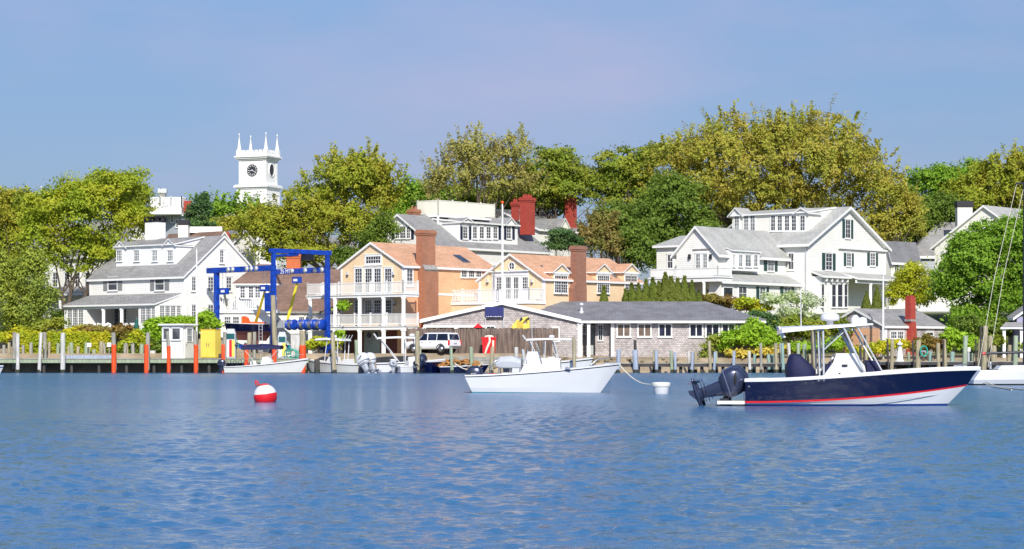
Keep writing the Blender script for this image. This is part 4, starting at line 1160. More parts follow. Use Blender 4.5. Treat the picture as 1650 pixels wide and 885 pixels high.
# ---- brown-roofed house behind the boat lift: a hipped front with a balcony, a lower roof to its right
def lift_house():
    Y = 224.0; fr = Fr((0, Y, 0), (1, 0, 0), (0, 1, 0)); X = lambda px, off=0: fr.uv(px, 500, off)[0]; Z = lambda py, off=0: fr.uv(440, py, off)[1]
    rt = thing('shingled_house', (X(440), Y, 2), 'white house with brown hipped roof and small balcony behind the blue boat lift', 'house')
    mb = MB(); mb.box(fr, X(380), X(433), 0, 3, 1.5, Z(458), 'white_clapboard'); mb.box(fr, X(354), X(447), -2.4, 0, 1.5, Z(505), 'white_clapboard'); mb.build('wall', rt)
    b = 8.0; mb = MB(); mb.box(fr, X(447, b), X(549, b), b, b + 7, 1.5, fr.uv(500, 505, b)[1], 'white_clapboard'); mb.build('wall', rt)
    mb = MB(); e0, e1, zt = X(374), X(449), Z(457.5); r0, r1 = X(414, 2.4), X(440, 2.4); zr = fr.uv(430, 426, 2.4)[1]
    mb.slab([fr.p(e0, -.4, zt), fr.p(e1, -.4, zt), fr.p(r1, 2.4, zr), fr.p(r0, 2.4, zr)], .15, 'brown_roof', 'white_paint')
    mb.slab([fr.p(e0, -.4, zt), fr.p(r0, 2.4, zr), fr.p(e0 + .2, 3.1, zt)], .15, 'brown_roof', 'white_paint')
    mb.slab([fr.p(e1, -.4, zt), fr.p(e1, 3.4, zt), fr.p(r1, 2.4, zr)], .15, 'brown_roof', 'white_paint'); mb.build('roof', rt)
    mb = MB(); z1 = fr.uv(500, 502, b)[1]; z2 = fr.uv(500, 434, b + 6)[1]
    mb.slab([fr.p(X(440, b), b - .3, z1), fr.p(X(552, b), b - .3, z1), fr.p(X(552, b + 6), b + 6, z2), fr.p(X(440, b + 6), b + 6, z2)], .2, 'brown_roof', 'stone_grey'); mb.build('roof', rt)
    for c0, c1 in ((387.5, 394.5), (401, 408), (411.5, 419)): pwin(rt, fr, c0, 462, c1, 480, 2, 4, 0, 'glass_grey', cas=.13)
    for c0, c1 in ((362, 371.5), (375.5, 385), (389, 398.5)): pwin(rt, fr, c0, 511, c1, 521, 3, 2, -2.4, 'glass_grey', cas=.1)
    for c0, c1 in ((482, 490), (493, 500), (503, 509)): pwin(rt, fr, c0, 511, c1, 521, 3, 2, b, 'glass_grey', cas=.1)
    mb = MB(); zt = Z(499, -2); mb.box(fr, X(352, -2.4), X(447, -2.4), -2.6, 0, zt - .35, zt, 'white_paint'); mb.build('balcony_floor', rt)
    railing(rt, [(X(356, -2.5), Y - 2.5), (X(445, -2.5), Y - 2.5)], zt, Z(481.5, -2.5) - zt, sp=.18, post=2.0, bw=.07)
    o = b + 6; a0, z_ = fr.uv(461.5, 408, o); a1 = fr.uv(484, 408, o)[0]
    chimney(rt, fr, a0, a1, o, o + 1.4, fr.uv(470, 440, o)[1], z_, 'brick_flame', corbel=True)


lift_house()

# ---- houses behind, glimpsed between trees and roofs
h = simple_house('grey-roofed white house half hidden behind the big yellow-green tree at far left', 196, 246, 40, 4, 40, 240, 402, 182, 352, 'a', 'cream_clapboard', 'slate_grey',
                 [('L', c, 440, c + 7, 462, 2, 4, 'glass_dark') for c in (66, 86, 105, 122, 138)] + [('L', c, 488, c + 7, 505, 2, 4, 'glass_dark') for c in (52, 110, 126)])
z_ = PZ(510, 245); railing(h.root, rails_pts(h.L, [(h.la, -2), (0, -2)]), z_, 1.0)
mb = MB(); mb.box(h.L, h.la, 0, -2.2, 0, z_ - .3, z_, 'white_paint'); zt = PZ(472, 245)
mb.slab([h.L.p(h.la, -2.4, zt), h.L.p(.3, -2.4, zt), h.L.p(.3, 0, zt + .9), h.L.p(h.la, 0, zt + .9)], .2, 'slate_grey', 'white_paint'); mb.build('porch', h.root)
for i in range(5): q = h.L.p(h.la * i / 4.2, -2.0, 0); column(h.root, q.x, q.y, 3, zt - .1, .14)

# far roof deck house
h = simple_house('distant grey house with white roof deck, metal cupola and red chimney above the left trees', 293, 330, 40, 8, 246, 318, 345, 268, 336, 'b', 'grey_clapboard', 'slate_grey', [('L', 262, 347, 266, 358, 2, 4, 'glass_dark'), ('L', 276, 347, 280, 358, 2, 4, 'glass_dark'), ('L', 284, 355, 288, 366, 2, 4, 'glass_dark')])
Yd = 330; z0 = PZ(335, Yd); x0, x1 = PX(243, Yd), PX(294, Yd)
mb = MB(); mb.box(W, x0, x1, Yd - 1, Yd + 4, z0 - 1.0, z0, 'white_paint'); mb.build('roof_deck', h.root)
railing(h.root, [(x0, Yd - 1), (x1, Yd - 1), (x1, Yd + 4), (x0, Yd + 4), (x0, Yd - 1)], z0, PZ(318.5, Yd) - z0, sp=.2, post=1.4, bw=.12)
mb = MB(); mb.box(W, PX(294, Yd), PX(306, Yd), Yd + 1, Yd + 2.4, PZ(340, Yd), PZ(323, Yd), 'brick_red'); mb.build('chimney', h.root)
mb = MB(); xa, xb = PX(254.5, Yd), PX(268.5, Yd); mb.box(W, xa + .2, xb - .2, Yd, Yd + 1, PZ(318, Yd) - 1, PZ(311, Yd), 'stone_grey'); mb.box(W, xa, xb, Yd - .1, Yd + 1.1, PZ(311, Yd), PZ(304, Yd), 'aluminium'); mb.build('cupola', h.root)

# house just behind the left white house
h = simple_house('dark-roofed house with white parapet and red chimney tucked behind the left white house', 345, 250, 40, 5, 262, 372, 392, 333, 372, 'a', 'white_clapboard', 'brown_roof')
Yd = 252; mb = MB(); mb.box(W, PX(287, Yd), PX(303, Yd), Yd, Yd + 1.3, PZ(385, Yd), PZ(363, Yd), 'cream_paint'); c = mb.build('chimney', h.root)
mb = MB(); mb.box(W, PX(286, Yd), PX(303.5, Yd), Yd - .05, Yd + 1.35, PZ(362.6, Yd), PZ(354, Yd), 'black_cap'); mb.build('cap', c)
mb = MB(); mb.box(W, PX(302, Yd), PX(355, Yd), Yd + 1.6, Yd + 1.8, PZ(374, Yd), PZ(364, Yd), 'white_paint'); mb.build('parapet', h.root)
mb = MB(); mb.box(W, PX(345, Yd), PX(369, Yd), Yd + .4, Yd + 1.5, PZ(400, Yd), PZ(376.5, Yd), 'brick_red')
for i in range(6): mb.lathe((PX(348 + i * 3.6, Yd), Yd + .9, PZ(376.5, Yd)), [(.11, 0), (.08, .3)], 'brick_red', 6)
mb.build('chimney', h.root)
simple_house('small mauve-roofed house beside the red chimney left of the boat lift', 372, 262, 40, 5, 350, 412, 392, 392, 371, 'a', 'white_clapboard', 'dark_roof')
simple_house('grey shingled house glimpsed through the olive tree behind the boat lift', 530, 278, 40, 6, 470, 590, 408, 502, 380, 'b', 'grey_clapboard', 'slate_grey')

# right: big white gable behind the green tree, with its slate wing and chimney
h = simple_house('white gabled house with black-capped white chimney mostly hidden by the bright green tree', 1669, 256, 40, 5.5, 1506, 1760, 391, 1587, 331.5, 'b', 'cream_clapboard', 'light_grey_roof', [('L', 1520, 445, 1530, 470, 2, 4, 'glass_dark'), ('L', 1520, 408, 1529, 430, 2, 4, 'glass_dark')])
Yd = 268; mb = MB(); mb.box(W, PX(1543, Yd), PX(1567, Yd), Yd, Yd + 1.5, PZ(380, Yd), PZ(334, Yd), 'cream_paint'); c = mb.build('chimney', h.root)
mb = MB(); mb.box(W, PX(1542, Yd), PX(1568, Yd), Yd - .1, Yd + 1.6, PZ(333.6, Yd), PZ(324, Yd), 'black_cap'); mb.build('cap', c)
Y = 270; fr = Fr((0, Y, 0), (1, 0, 0), (0, 1, 0))
rt = thing('clapboard_house', (PX(1500, Y), Y, 6), 'long white house with plain slate roof left of the capped chimney', 'house')
mb = MB(); mb.box(fr, PX(1468, Y), PX(1560, Y), 0, 8, 5, PZ(412, Y), 'grey_clapboard'); mb.build('wall', rt)
mb = MB(); mb.slab([fr.p(PX(1464, Y), -.4, PZ(413, Y)), fr.p(PX(1564, Y), -.4, PZ(413, Y)), fr.p(fr.uv(1564, 0, 5)[0], 5, fr.uv(1564, 358, 5)[1]), fr.p(fr.uv(1510, 0, 5)[0], 5, fr.uv(1510, 358, 5)[1])], .3, 'slate_grey', 'white_paint')
mb.slab([fr.p(PX(1464, Y), -.4, PZ(413, Y)), fr.p(fr.uv(1510, 0, 5)[0], 5, fr.uv(1510, 358, 5)[1]), fr.p(PX(1464, Y), 10, PZ(413, Y))], .3, 'slate_grey', 'white_paint'); mb.build('roof', rt)
pwin(rt, fr, 1474, 420, 1481, 440, 2, 4, 0, 'glass_dark')
h = simple_house('small white house with mauve-grey roof between the green-shuttered house and the golden tree', 1436, 258, 52, 5.5, 1425, 1478, 409, 1458, 388, 'b', 'white_clapboard', 'dark_roof', [('R', 1441, 419, 1447, 441, 2, 4, 'glass_dark')])

# ---- small shingled cottage with a red chimney behind the right dock
def cottage():
    h = House('shingled_cottage', 'small grey shingled cottage with white gable trim and tall red chimney behind the right dock', 1426, 219, 52, 1.4, cat='cottage')
    L_, R_, rt = h.L, h.R, h.root
    la = L_.uv(1334)[0]; lb = R_.uv(1521)[0]; ze = h.z(524.5); zr = L_.uv(1380, 498)[1]
    mb = MB(); walls(mb, L_, la, 0, 0, lb, .9, ze, zr, 'b', 'grey_shingle'); mb.box(L_, -.25, .02, -.05, .05, .9, ze, 'white_paint'); mb.box(R_, 0, .25, -.05, .01, .9, ze - .05, 'white_paint'); mb.build('wall', rt)
    mb = MB(); roof(mb, L_, la, 0, 0, lb, ze, zr, 'b', 'slate_grey', ov=.25, ovg=.25, th=.22); mb.build('roof', rt)
    a0, zt = L_.uv(1346, 530); a1, zb = L_.uv(1417, 574)
    d = MB(); d.box(L_, a0, a1, -.06, .01, 1.2, zt, 'peach_door')
    for i in range(1, 5): q = 1.2 + (zt - 1.2) * i / 5; d.box(L_, a0, a1, -.075, -.055, q - .02, q + .02, 'peach_door')
    d.build('garage_door', rt)
    pwin(rt, R_, 1435, 535, 1444, 545, 3, 2, 0, 'glass_grey'); pwin(rt, R_, 1446, 535, 1455, 545, 3, 2, 0, 'glass_grey'); pwin(rt, R_, 1493, 536, 1503, 546, 2, 2, 0, 'glass_dark')
    c0 = R_.uv(1467, 500, -.5)[0]; c1 = R_.uv(1475.5, 500, -.5)[0]; zt = R_.uv(1468, 476, -.5)[1]; zs = R_.uv(1468, 518, -.5)[1]
    mb = MB(); mb.prism(R_, [(c0 - .2, .9), (c1 + .45, .9), (c1 - .1, zs), (c0 + .1, zs)], -.6, .3, 'brick_red', 'b')
    mb.box(R_, c0 - .05, c1 + .05, -.56, .26, zs, zs + .2, 'stone_grey')
    mb.box(R_, c0, c1, -.5, .2, zs + .2, zt - .15, 'brick_red'); mb.box(R_, c0 + .12, c1 - .12, -.4, .1, zt - .15, zt, 'brick_red'); mb.build('chimney', rt)


cottage()

# ---- white deck fence above the cottage
Y = 246; x0, x1 = PX(1478, Y), PX(1535, Y)
rt = thing('terrace_fence', (PX(1505, Y), Y, gh(PX(1505, Y), Y)), 'white boarded terrace fence above the cottage roof, left of the green tree', 'fence')
mb = MB(); z0 = PZ(502, Y); z1 = PZ(486, Y); mb.box(W, x0, x1, Y, Y + .1, z0, z1, 'white_paint')
for i in range(int((x1 - x0) / .25)): mb.box(W, x0 + i * .25, x0 + i * .25 + .2, Y - .03, Y - .005, z0, z1 - .1, 'white_paint')
mb.box(W, x0 - .1, x1 + .1, Y - .1, Y + .15, z1, z1 + .1, 'white_paint'); mb.box(W, x0, x1, Y + .02, Y + 3, gh(x0, Y) - .5, z0 - .003, 'stone_grey'); mb.build('panel', rt)

# ---- pavilion at the right edge
Y = 217; rt = thing('pavilion', (PX(1640, Y), Y, 1.4), 'small mauve pavilion with grey roof and white posts at the right edge', 'pavilion')
mb = MB(); x0, x1 = PX(1643, Y), PX(1690, Y); mb.box(W, x0, x1, Y + 1.2, Y + 5, 1, PZ(510, Y), 'mauve_wall'); mb.build('wall', rt)
mb = MB(); z_ = PZ(528, Y); mb.slab([(PX(1611, Y), Y - .3, z_), (PX(1690, Y), Y - .3, z_), (PX(1690, Y), Y + 1.2, PZ(519, Y)), (PX(1625, Y), Y + 1.2, PZ(519, Y))], .14, 'slate_grey', 'white_paint')
mb.slab([(PX(1636, Y), Y + .9, PZ(512, Y)), (PX(1672, Y), Y + .9, PZ(487, Y)), (PX(1672, Y), Y + 5, PZ(487, Y)), (PX(1636, Y), Y + 5, PZ(512, Y))], .25, 'slate_grey', 'white_paint'); mb.build('roof', rt)
for c in (1618, 1646, 1680): column(rt, PX(c, Y), Y + .1, 1, z_ - .12, .14)


# ---- church tower
def church():
    h = House('church_tower', 'white square church tower with black clock face and four pinnacles above the trees', 428.5, 420, 23, 8, cat='church tower')
    L_, R_, rt = h.L, h.R, h.root
    la = L_.uv(385.5)[0]; lb = R_.uv(446.6)[0]; Z = h.z
    def ring(mb, e, z0, z1, mat='white_paint'): mb.box(L_, la - e, e, -e, lb + e, z0, z1, mat)
    mb = MB(); ring(mb, 0, Z(297), Z(254)); ring(mb, .35, 4, Z(301)); mb.build('wall', rt)
    mb = MB()
    for e, a, b in ((.25, 257.2, 255), (.5, 255, 252.6), (.72, 252.6, 250.2), (.5, 304, 301.2), (.8, 301.2, 298), (.6, 298, 296.8), (.42, 313, 311.5)): ring(mb, e, Z(a), Z(b))
    for (a, b) in ((la, 0), (0, 0), (0, lb), (la, lb)):
        mb.box(L_, a - (.0 if a else .55) - .06, a + (.55 if a else .06), b - .06 if not b else b - .55, b + .55 if not b else b + .06, Z(296.8), Z(257), 'white_paint')
    mb.build('cornice', rt)
    mb = MB(); e = .25; z0, z1, z2 = Z(250), Z(244.5), Z(241)
    for f, l0, l1 in ((L_, la - e, e), (R_, -e, lb + e)):
        mb.box(f, l0, l1, -e, -e + .3, z0, z1, 'white_paint')
        n_ = 7; s = (l1 - l0) / n_
        for i in range(0, n_): mb.box(f, l0 + i * s + s * .18, l0 + i * s + s * .82, -e, -e + .3, z1, z2, 'white_paint')
    mb.box(L_, la - e, e, lb + e - .3, lb + e, z0, z1, 'white_paint'); mb.box(R_, -e, lb + e, -la + e - .3, -la + e, z0, z1, 'white_paint'); mb.build('parapet', rt)
    for (a, b) in ((la, 0), (0, 0), (0, lb), (la, lb)):
        mb = MB(); q = L_.p(a, b, 0); mb.box(Fr(q, L_.x, L_.y), -.42, .42, -.42, .42, Z(250), Z(240.5), 'white_paint')
        mb.lathe((q.x, q.y, Z(240.5)), [(.45, 0), (.38, .25), (.36, .3), (.05, 2.75), (.12, 2.85), (.12, 3.0), (.03, 3.2)], 'white_paint', 8); mb.build('pinnacle', rt)
    # clock
    a, z = L_.uv(406.8, 274.5); c = MB(); c.lathe(L_.p(a, 0, z), [(1.12, 0), (1.12, .1)], 'clock_face', 40, -L_.y)
    ck = c.build('clock', rt)
    c = MB(); c.tube([L_.p(a + 1.1 * math.cos(q * math.pi / 20), -.11, z + 1.1 * math.sin(q * math.pi / 20)) for q in range(41)], .05, 'stone_grey', 6, False)
    for i in range(12):
        an = math.pi * i / 6; d = Vector((math.cos(an), math.sin(an))); n_ = Vector((-d.y, d.x)) * .055
        P = [L_.p(a + d.x * r_ + s * n_.x, -.125, z + d.y * r_ + s * n_.y) for r_, s in ((.70, -1), (.98, -1), (.98, 1), (.70, 1))]
        c.slab(P, 0, 'white_paint', direction=L_.y * .02)
    c.build('hour_mark', ck)
    for an, ln, wd in ((-.55, .85, .06), (3.35, .6, .08)):
        c = MB(); d = Vector((math.cos(an), math.sin(an))); n_ = Vector((-d.y, d.x)) * wd
        c.slab([L_.p(a + d.x * r_ + s * n_.x, -.16, z + d.y * r_ + s * n_.y) for r_, s in ((-.15, -1), (ln, -.4), (ln, .4), (-.15, 1))], 0, 'white_paint', direction=L_.y * .02); c.build('hand', ck)
    # oval louvre on the right face
    a, z = R_.uv(437.2, 274.5); c = MB(); V = [(a + .98 * math.cos(q * math.pi / 16), z + 1.2 * math.sin(q * math.pi / 16)) for q in range(32)]
    c.prism(R_, V, -.06, .02, 'clock_face', 'b'); ov = c.build('oval_window', rt)
    c = MB()
    c.tube([R_.p(x, -.08, y) for x, y in V + V[:1]], .10, 'white_paint', 6, False)
    c.build('frame', ov)
    # arched doorway low on the left face
    a, z = L_.uv(406.5, 322, -.35); c = MB(); V = [(a - .62, z - 3), (a + .62, z - 3), (a + .62, z)] + [(a + .62 * math.cos(q * math.pi / 10), z + .62 * math.sin(q * math.pi / 10)) for q in range(1, 10)] + [(a - .62, z)]
    c.prism(L_, V, -.42, -.3, 'stone_grey', 'b'); ar = c.build('arched_window', rt)
    c = MB(); c.tube([L_.p(x, -.42, y) for x, y in V[2:]], .12, 'white_paint', 6, False); c.build('frame', ar)
    # nave roof beneath
    mb = MB(); mb.box(L_, la - 3, 3, -1.2, 18, 5, Z(336), 'white_clapboard'); mb.build('nave', rt)


church()
# ------------------------------------------------------------------ the waterfront: docks, pilings, boat lift
def dock(name, label, px0, px1, Y0, Y1, zt, th, step, deckm='dock_wood'):
    x0, x1 = PX(px0, Y0), PX(px1, Y0)
    rt = thing(name, ((x0 + x1) / 2, (Y0 + Y1) / 2, 0), label, 'dock')
    mb = MB(); q = random.Random(2); x = x0
    while x < x1:
        l = min(q.uniform(1.2, 2.2), x1 - x)
        mb.box(W, x, x + l - .015, Y0, Y1, zt - .07, zt + q.uniform(0, .012), deckm); x += l
    mb.build('deck', rt)
    mb = MB(); mb.box(W, x0, x1, Y0 + .05, Y0 + .2, zt - th, zt - .075, 'pile_green' if zt > 1.2 else 'dock_dark'); mb.box(W, x0, x1, Y1 - .3, Y1 - .1, zt - th, zt - .075, 'dock_dark'); mb.build('stringer', rt)
    x = x0 + .6
    while x < x1:
        mb = MB(); mb.lathe((x, Y0 + .5, -1.2), [(.16, 0), (.15, zt + 1.1)], 'pile_dark', 8); mb.build('support_post', rt)
        x += step
    return rt


dl = dock('dock', 'long weathered wooden dock with orange-sleeved pilings on the left', -30, 497, 210.6, 214.6, 1.36, .42, 2.6)
# back wall under the left dock
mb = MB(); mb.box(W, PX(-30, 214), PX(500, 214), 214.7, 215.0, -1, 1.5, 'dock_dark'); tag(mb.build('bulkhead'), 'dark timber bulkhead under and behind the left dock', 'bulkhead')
mb = MB(); mb.box(W, PX(712, 212), PX(858, 212), 212.6, 212.9, .5, 1.5, 'dock_wood')
for i in range(7): mb.box(W, PX(716 + i * 22, 212), PX(719 + i * 22, 212), 212.4, 212.6, -.5, 1.45, 'dock_wood')
tag(mb.build('bulkhead'), 'low grey timber bulkhead in front of the brown fence', 'bulkhead')
dr = dock('dock', 'low dark timber walkway along the beach between blue-grey pilings', 985, 1345, 211.2, 212.0, .93, .36, 2.0, 'dock_wood')
d3 = dock('dock', 'weathered wooden dock on the right behind the navy boat', 1345, 1700, 211.6, 215.5, 1.08, .34, 2.6)
# long low gangway lying on the left dock
Y = 211.2; rt = thing('gangway', (PX(146, Y), Y, 1.37), 'bluish grey gangway ramp lying on the left dock', 'gangway')
mb = MB(); mb.box(W, PX(106, Y), PX(182, Y), Y, Y + 1.3, 1.40, 1.52, 'pile_blue'); mb.build('ramp_deck', rt)
for yy in (Y - .06, Y + 1.3):
    mb = MB(); mb.box(W, PX(106, Y), PX(182, Y), yy, yy + .06, 1.36, 1.68, 'pile_blue'); mb.build('side_rail', rt)


def piling(px, py, d, mat, hint, Y=210.2, sleeve=None, slant=False, kind='wooden', gr='pilings along the left dock'):
    x = PX(px, Y); r = d / 2 * Y / F; zt = PZ(py, Y); base = min(gh(x, Y), 0) - .8 if Y < 213 else gh(x, Y) - .3
    cname = {'pile_white': 'whitish', 'pile_grey': 'grey', 'pile_tan': 'tan', 'pile_green': 'pale green', 'pile_teal': 'greenish', 'pile_blue': 'blue-grey', 'pile_dark': 'dark'}[mat]
    lab = ('orange-sleeved piling ' if sleeve else cname + ' piling ') + hint
    rt = thing('piling', (x, Y, 0), lab, 'piling', gr)
    mb = MB(); lean = R.uniform(-.11, .11); q = R.uniform(0, 6)
    n = 14; secs = []
    for z, k in ((base, 1.08), (.02, 1.05), (.5, 1.03), (zt * .6, 1.0), (zt - .05, .97), (zt, .90)):
        secs.append([Vector((x + lean * (z - 0) / 2 + r * k * (1 + .04 * math.sin(3 * a + q + z)) * math.cos(a), Y + r * k * math.sin(a), z + (.12 * r / .2 * math.cos(a + q) if z == zt and slant else 0))) for a in [2 * math.pi * i / n for i in range(n)]])
    mb.loft(secs, mat); mb.build('post', rt)
    if base < -.3:
        mb = MB(); mb.lathe((x, Y, -.3), [(r * 1.10, 0), (r * 1.11, .42), (r * 1.075, .62)], 'weed', n); mb.build('tide_band', rt)
    if sleeve:
        z1 = PZ(sleeve, Y); mb = MB(); rr = r * 1.12
        xs_ = x - r * .35
        mb.lathe((xs_, Y - r * .35, 0.02), [(rr, 0), (rr, z1 - .1), (rr * .98, z1)], 'orange_sleeve', 14); mb.build('sleeve', rt)
        for zz in (z1 * .25, z1 * .8):
            mb = MB(); mb.lathe((xs_, Y - r * .35, zz), [(rr * 1.03, 0), (rr * 1.03, .06)], 'orange_plastic', 14); mb.build('strap', rt)
    return rt


G = 'pilings along the left dock'
# left dock, front row
piling(28.8, 537.5, 5.8, 'pile_white', 'nearest the left edge, standing before a wider grey post')
piling(63, 536, 5.5, 'pile_white', 'standing forward between the edge pile and the thick white post')
piling(101.2, 536.5, 7.6, 'pile_white', 'thickest and whitest, left of the gangway')
piling(185, 536, 7, 'pile_grey', 'farthest left of the orange ones, at the gangway end', sleeve=556)
piling(237.5, 535.5, 7, 'pile_grey', 'below the green umbrella', sleeve=556)
piling(273, 534, 5.5, 'pile_grey', 'in front of the white hut', sleeve=558)
piling(317, 533, 6.5, 'pile_grey', 'between the white hut and yellow cabinet', sleeve=556)
piling(361, 535, 6, 'pile_grey', 'right of the yellow cabinet, at the runabout stern', sleeve=555.5)
piling(399, 536, 7.5, 'pile_tan', 'rising behind the left half of the navy bimini', Y=210.9, sleeve=556)
piling(409, 535, 6, 'pile_grey', 'close beside the orange one behind the bimini', Y=211.5)
piling(444.5, 476, 8, 'pile_tan', 'tallest of all, bare, in front of the blue lift column', Y=210.9)
piling(443.5, 548, 7, 'pile_tan', 'just behind the windscreen of the white runabout', Y=210.3, sleeve=557)
piling(489.5, 533, 9.5, 'pile_tan', 'at the bow of the white runabout', Y=209.8, sleeve=557)
piling(539, 536, 7, 'pile_tan', 'with bluish flank between runabout and white outboards', Y=207.6)
piling(511, 579, 9, 'pile_dark', 'short stub right of the runabout bow', Y=208.5)
piling(672.5, 533.5, 7.6, 'pile_tan', 'tall, rope-wrapped, in front of the white car', Y=206.2)
# left dock, back rows
for px, py, d, mt, hint, Y in ((23, 535.5, 6, 'pile_grey', 'wide, close behind the leftmost whitish one', 212.5), (72.5, 535.5, 6, 'pile_grey', 'behind and right of the second whitish one', 212.5), (4, 556, 5, 'pile_grey', 'low, cut by the left edge of the view', 214.2),
                                (13, 552, 5, 'pile_tan', 'low, second in from the left edge', 214.4), (38, 556, 5, 'pile_grey', 'low, under the left end of the yellow-green hedge', 214.5), (51, 552, 5.5, 'pile_grey', 'mid height, before the yellow-green hedge end', 214.3),
                                (78, 551, 5.5, 'pile_tan', 'mid height, left of the thick white post', 214.3), (92, 553, 5, 'pile_green', 'mid height, touching the thick white post', 214.4), (109, 557, 5.5, 'pile_tan', 'low, just right of the thick white post', 214.5),
                                (117.5, 552, 6, 'pile_green', 'mid height, over the left end of the gangway', 214.3), (124, 558, 6, 'pile_tan', 'low and broad, behind the gangway start', 214.5), (137, 552, 6.5, 'pile_green', 'mid height, left of a small white box', 214.3),
                                (153, 563, 7, 'pile_green', 'lowest, behind the middle of the gangway', 214.5), (162, 550, 7, 'pile_tan', 'broad, behind the right part of the gangway', 214.3), (170, 553, 5, 'pile_grey', 'slim, left of the first orange sleeve', 214.4),
                                (200, 553, 6, 'pile_grey', 'behind, first right of the first orange sleeve', 214.3), (206, 555, 5, 'pile_tan', 'behind, second right of the first orange sleeve', 214.4), (215.5, 552.5, 6, 'pile_grey', 'behind, under the green umbrella', 214.3), (227, 554, 7, 'pile_green', 'behind, touching the second orange sleeve', 214.4), (246, 565, 10, 'pile_white', 'low and wide, left of the white hut', 214.5)):
    piling(px, py, d, mt, hint, Y)
G2 = 'pilings off the middle boat slips'
for px, py, d, mt, hint, Y in ((575.5, 548, 5.5, 'pile_green', 'before the grey door of the balcony house', 213), (677.5, 558, 6, 'pile_green', 'short, just behind the tall rope-wrapped pile', 212.2), (728.5, 559, 5.5, 'pile_green', 'left of the orange net heap', 206.5), (760.5, 559, 6.4, 'pile_green', 'rising from the orange net heap', 206.8), (791.5, 559, 6.8, 'pile_tan', 'below the red bin', 207), (832.5, 559.5, 6.4, 'pile_white', 'short, behind the grey seat of the white boat', 208), (926, 544, 5.6, 'pile_tan', 'tall, before the boathouse entry columns', 201.5)):
    piling(px, py, d, mt, hint, Y, gr=G2)
G3 = 'pilings along the beach walkway'
for px, py, d, mt, hint, Y in ((995.7, 563, 6.8, 'pile_blue', 'at the bow of the white boat', 210.8), (1024.5, 564, 8.6, 'pile_blue', 'thickest, with dark stake above it', 210.4), (1024.8, 548, 5, 'pile_dark', 'slim stake standing behind the thickest blue-grey one', 213), (1053, 564, 4, 'pile_tan', 'slim, left of the third blue-grey one', 212.4), (1058, 565, 5.4, 'pile_blue', 'third of the row, left of the white mooring bucket', 210.8),
                                (1083, 565, 5.5, 'pile_green', 'pressed against a blue-grey neighbour right of the bucket', 211), (1088.5, 567, 4.6, 'pile_blue', 'pressed against a pale green neighbour', 210.6), (1110, 566, 3.8, 'pile_white', 'pinkish, beside a blue-grey one under the last boathouse windows', 212.4), (1114.5, 567, 4.8, 'pile_blue', 'under the last boathouse windows', 210.7), (1120.5, 566, 5.6, 'pile_tan', 'behind, at the left foot of the bushes', 213),
                                (1144.5, 549, 5.4, 'pile_tan', 'taller than its neighbours, above the outboard propellers', 210.9), (1150.5, 567, 4.4, 'pile_blue', 'next to the taller tan one', 210.5), (1155, 566, 4, 'pile_green', 'behind the propellers, at the bush edge', 212.4), (1181.8, 565.5, 5.2, 'pile_blue', 'rising right above the navy outboards', 210.7), (1208.3, 566, 5, 'pile_white', 'above the navy boat stern', 211), (1215, 571, 5.4, 'pile_teal', 'short, above the navy boat stern', 212.6), (1226.3, 553, 4.4, 'pile_grey', 'slim and tall, left of the green stumps', 210.8)):
    piling(px, py, d, mt, hint, Y, gr=G3)
G4 = 'pilings along the right dock'  # the thin dark ones paint the shaded side of their tan neighbours
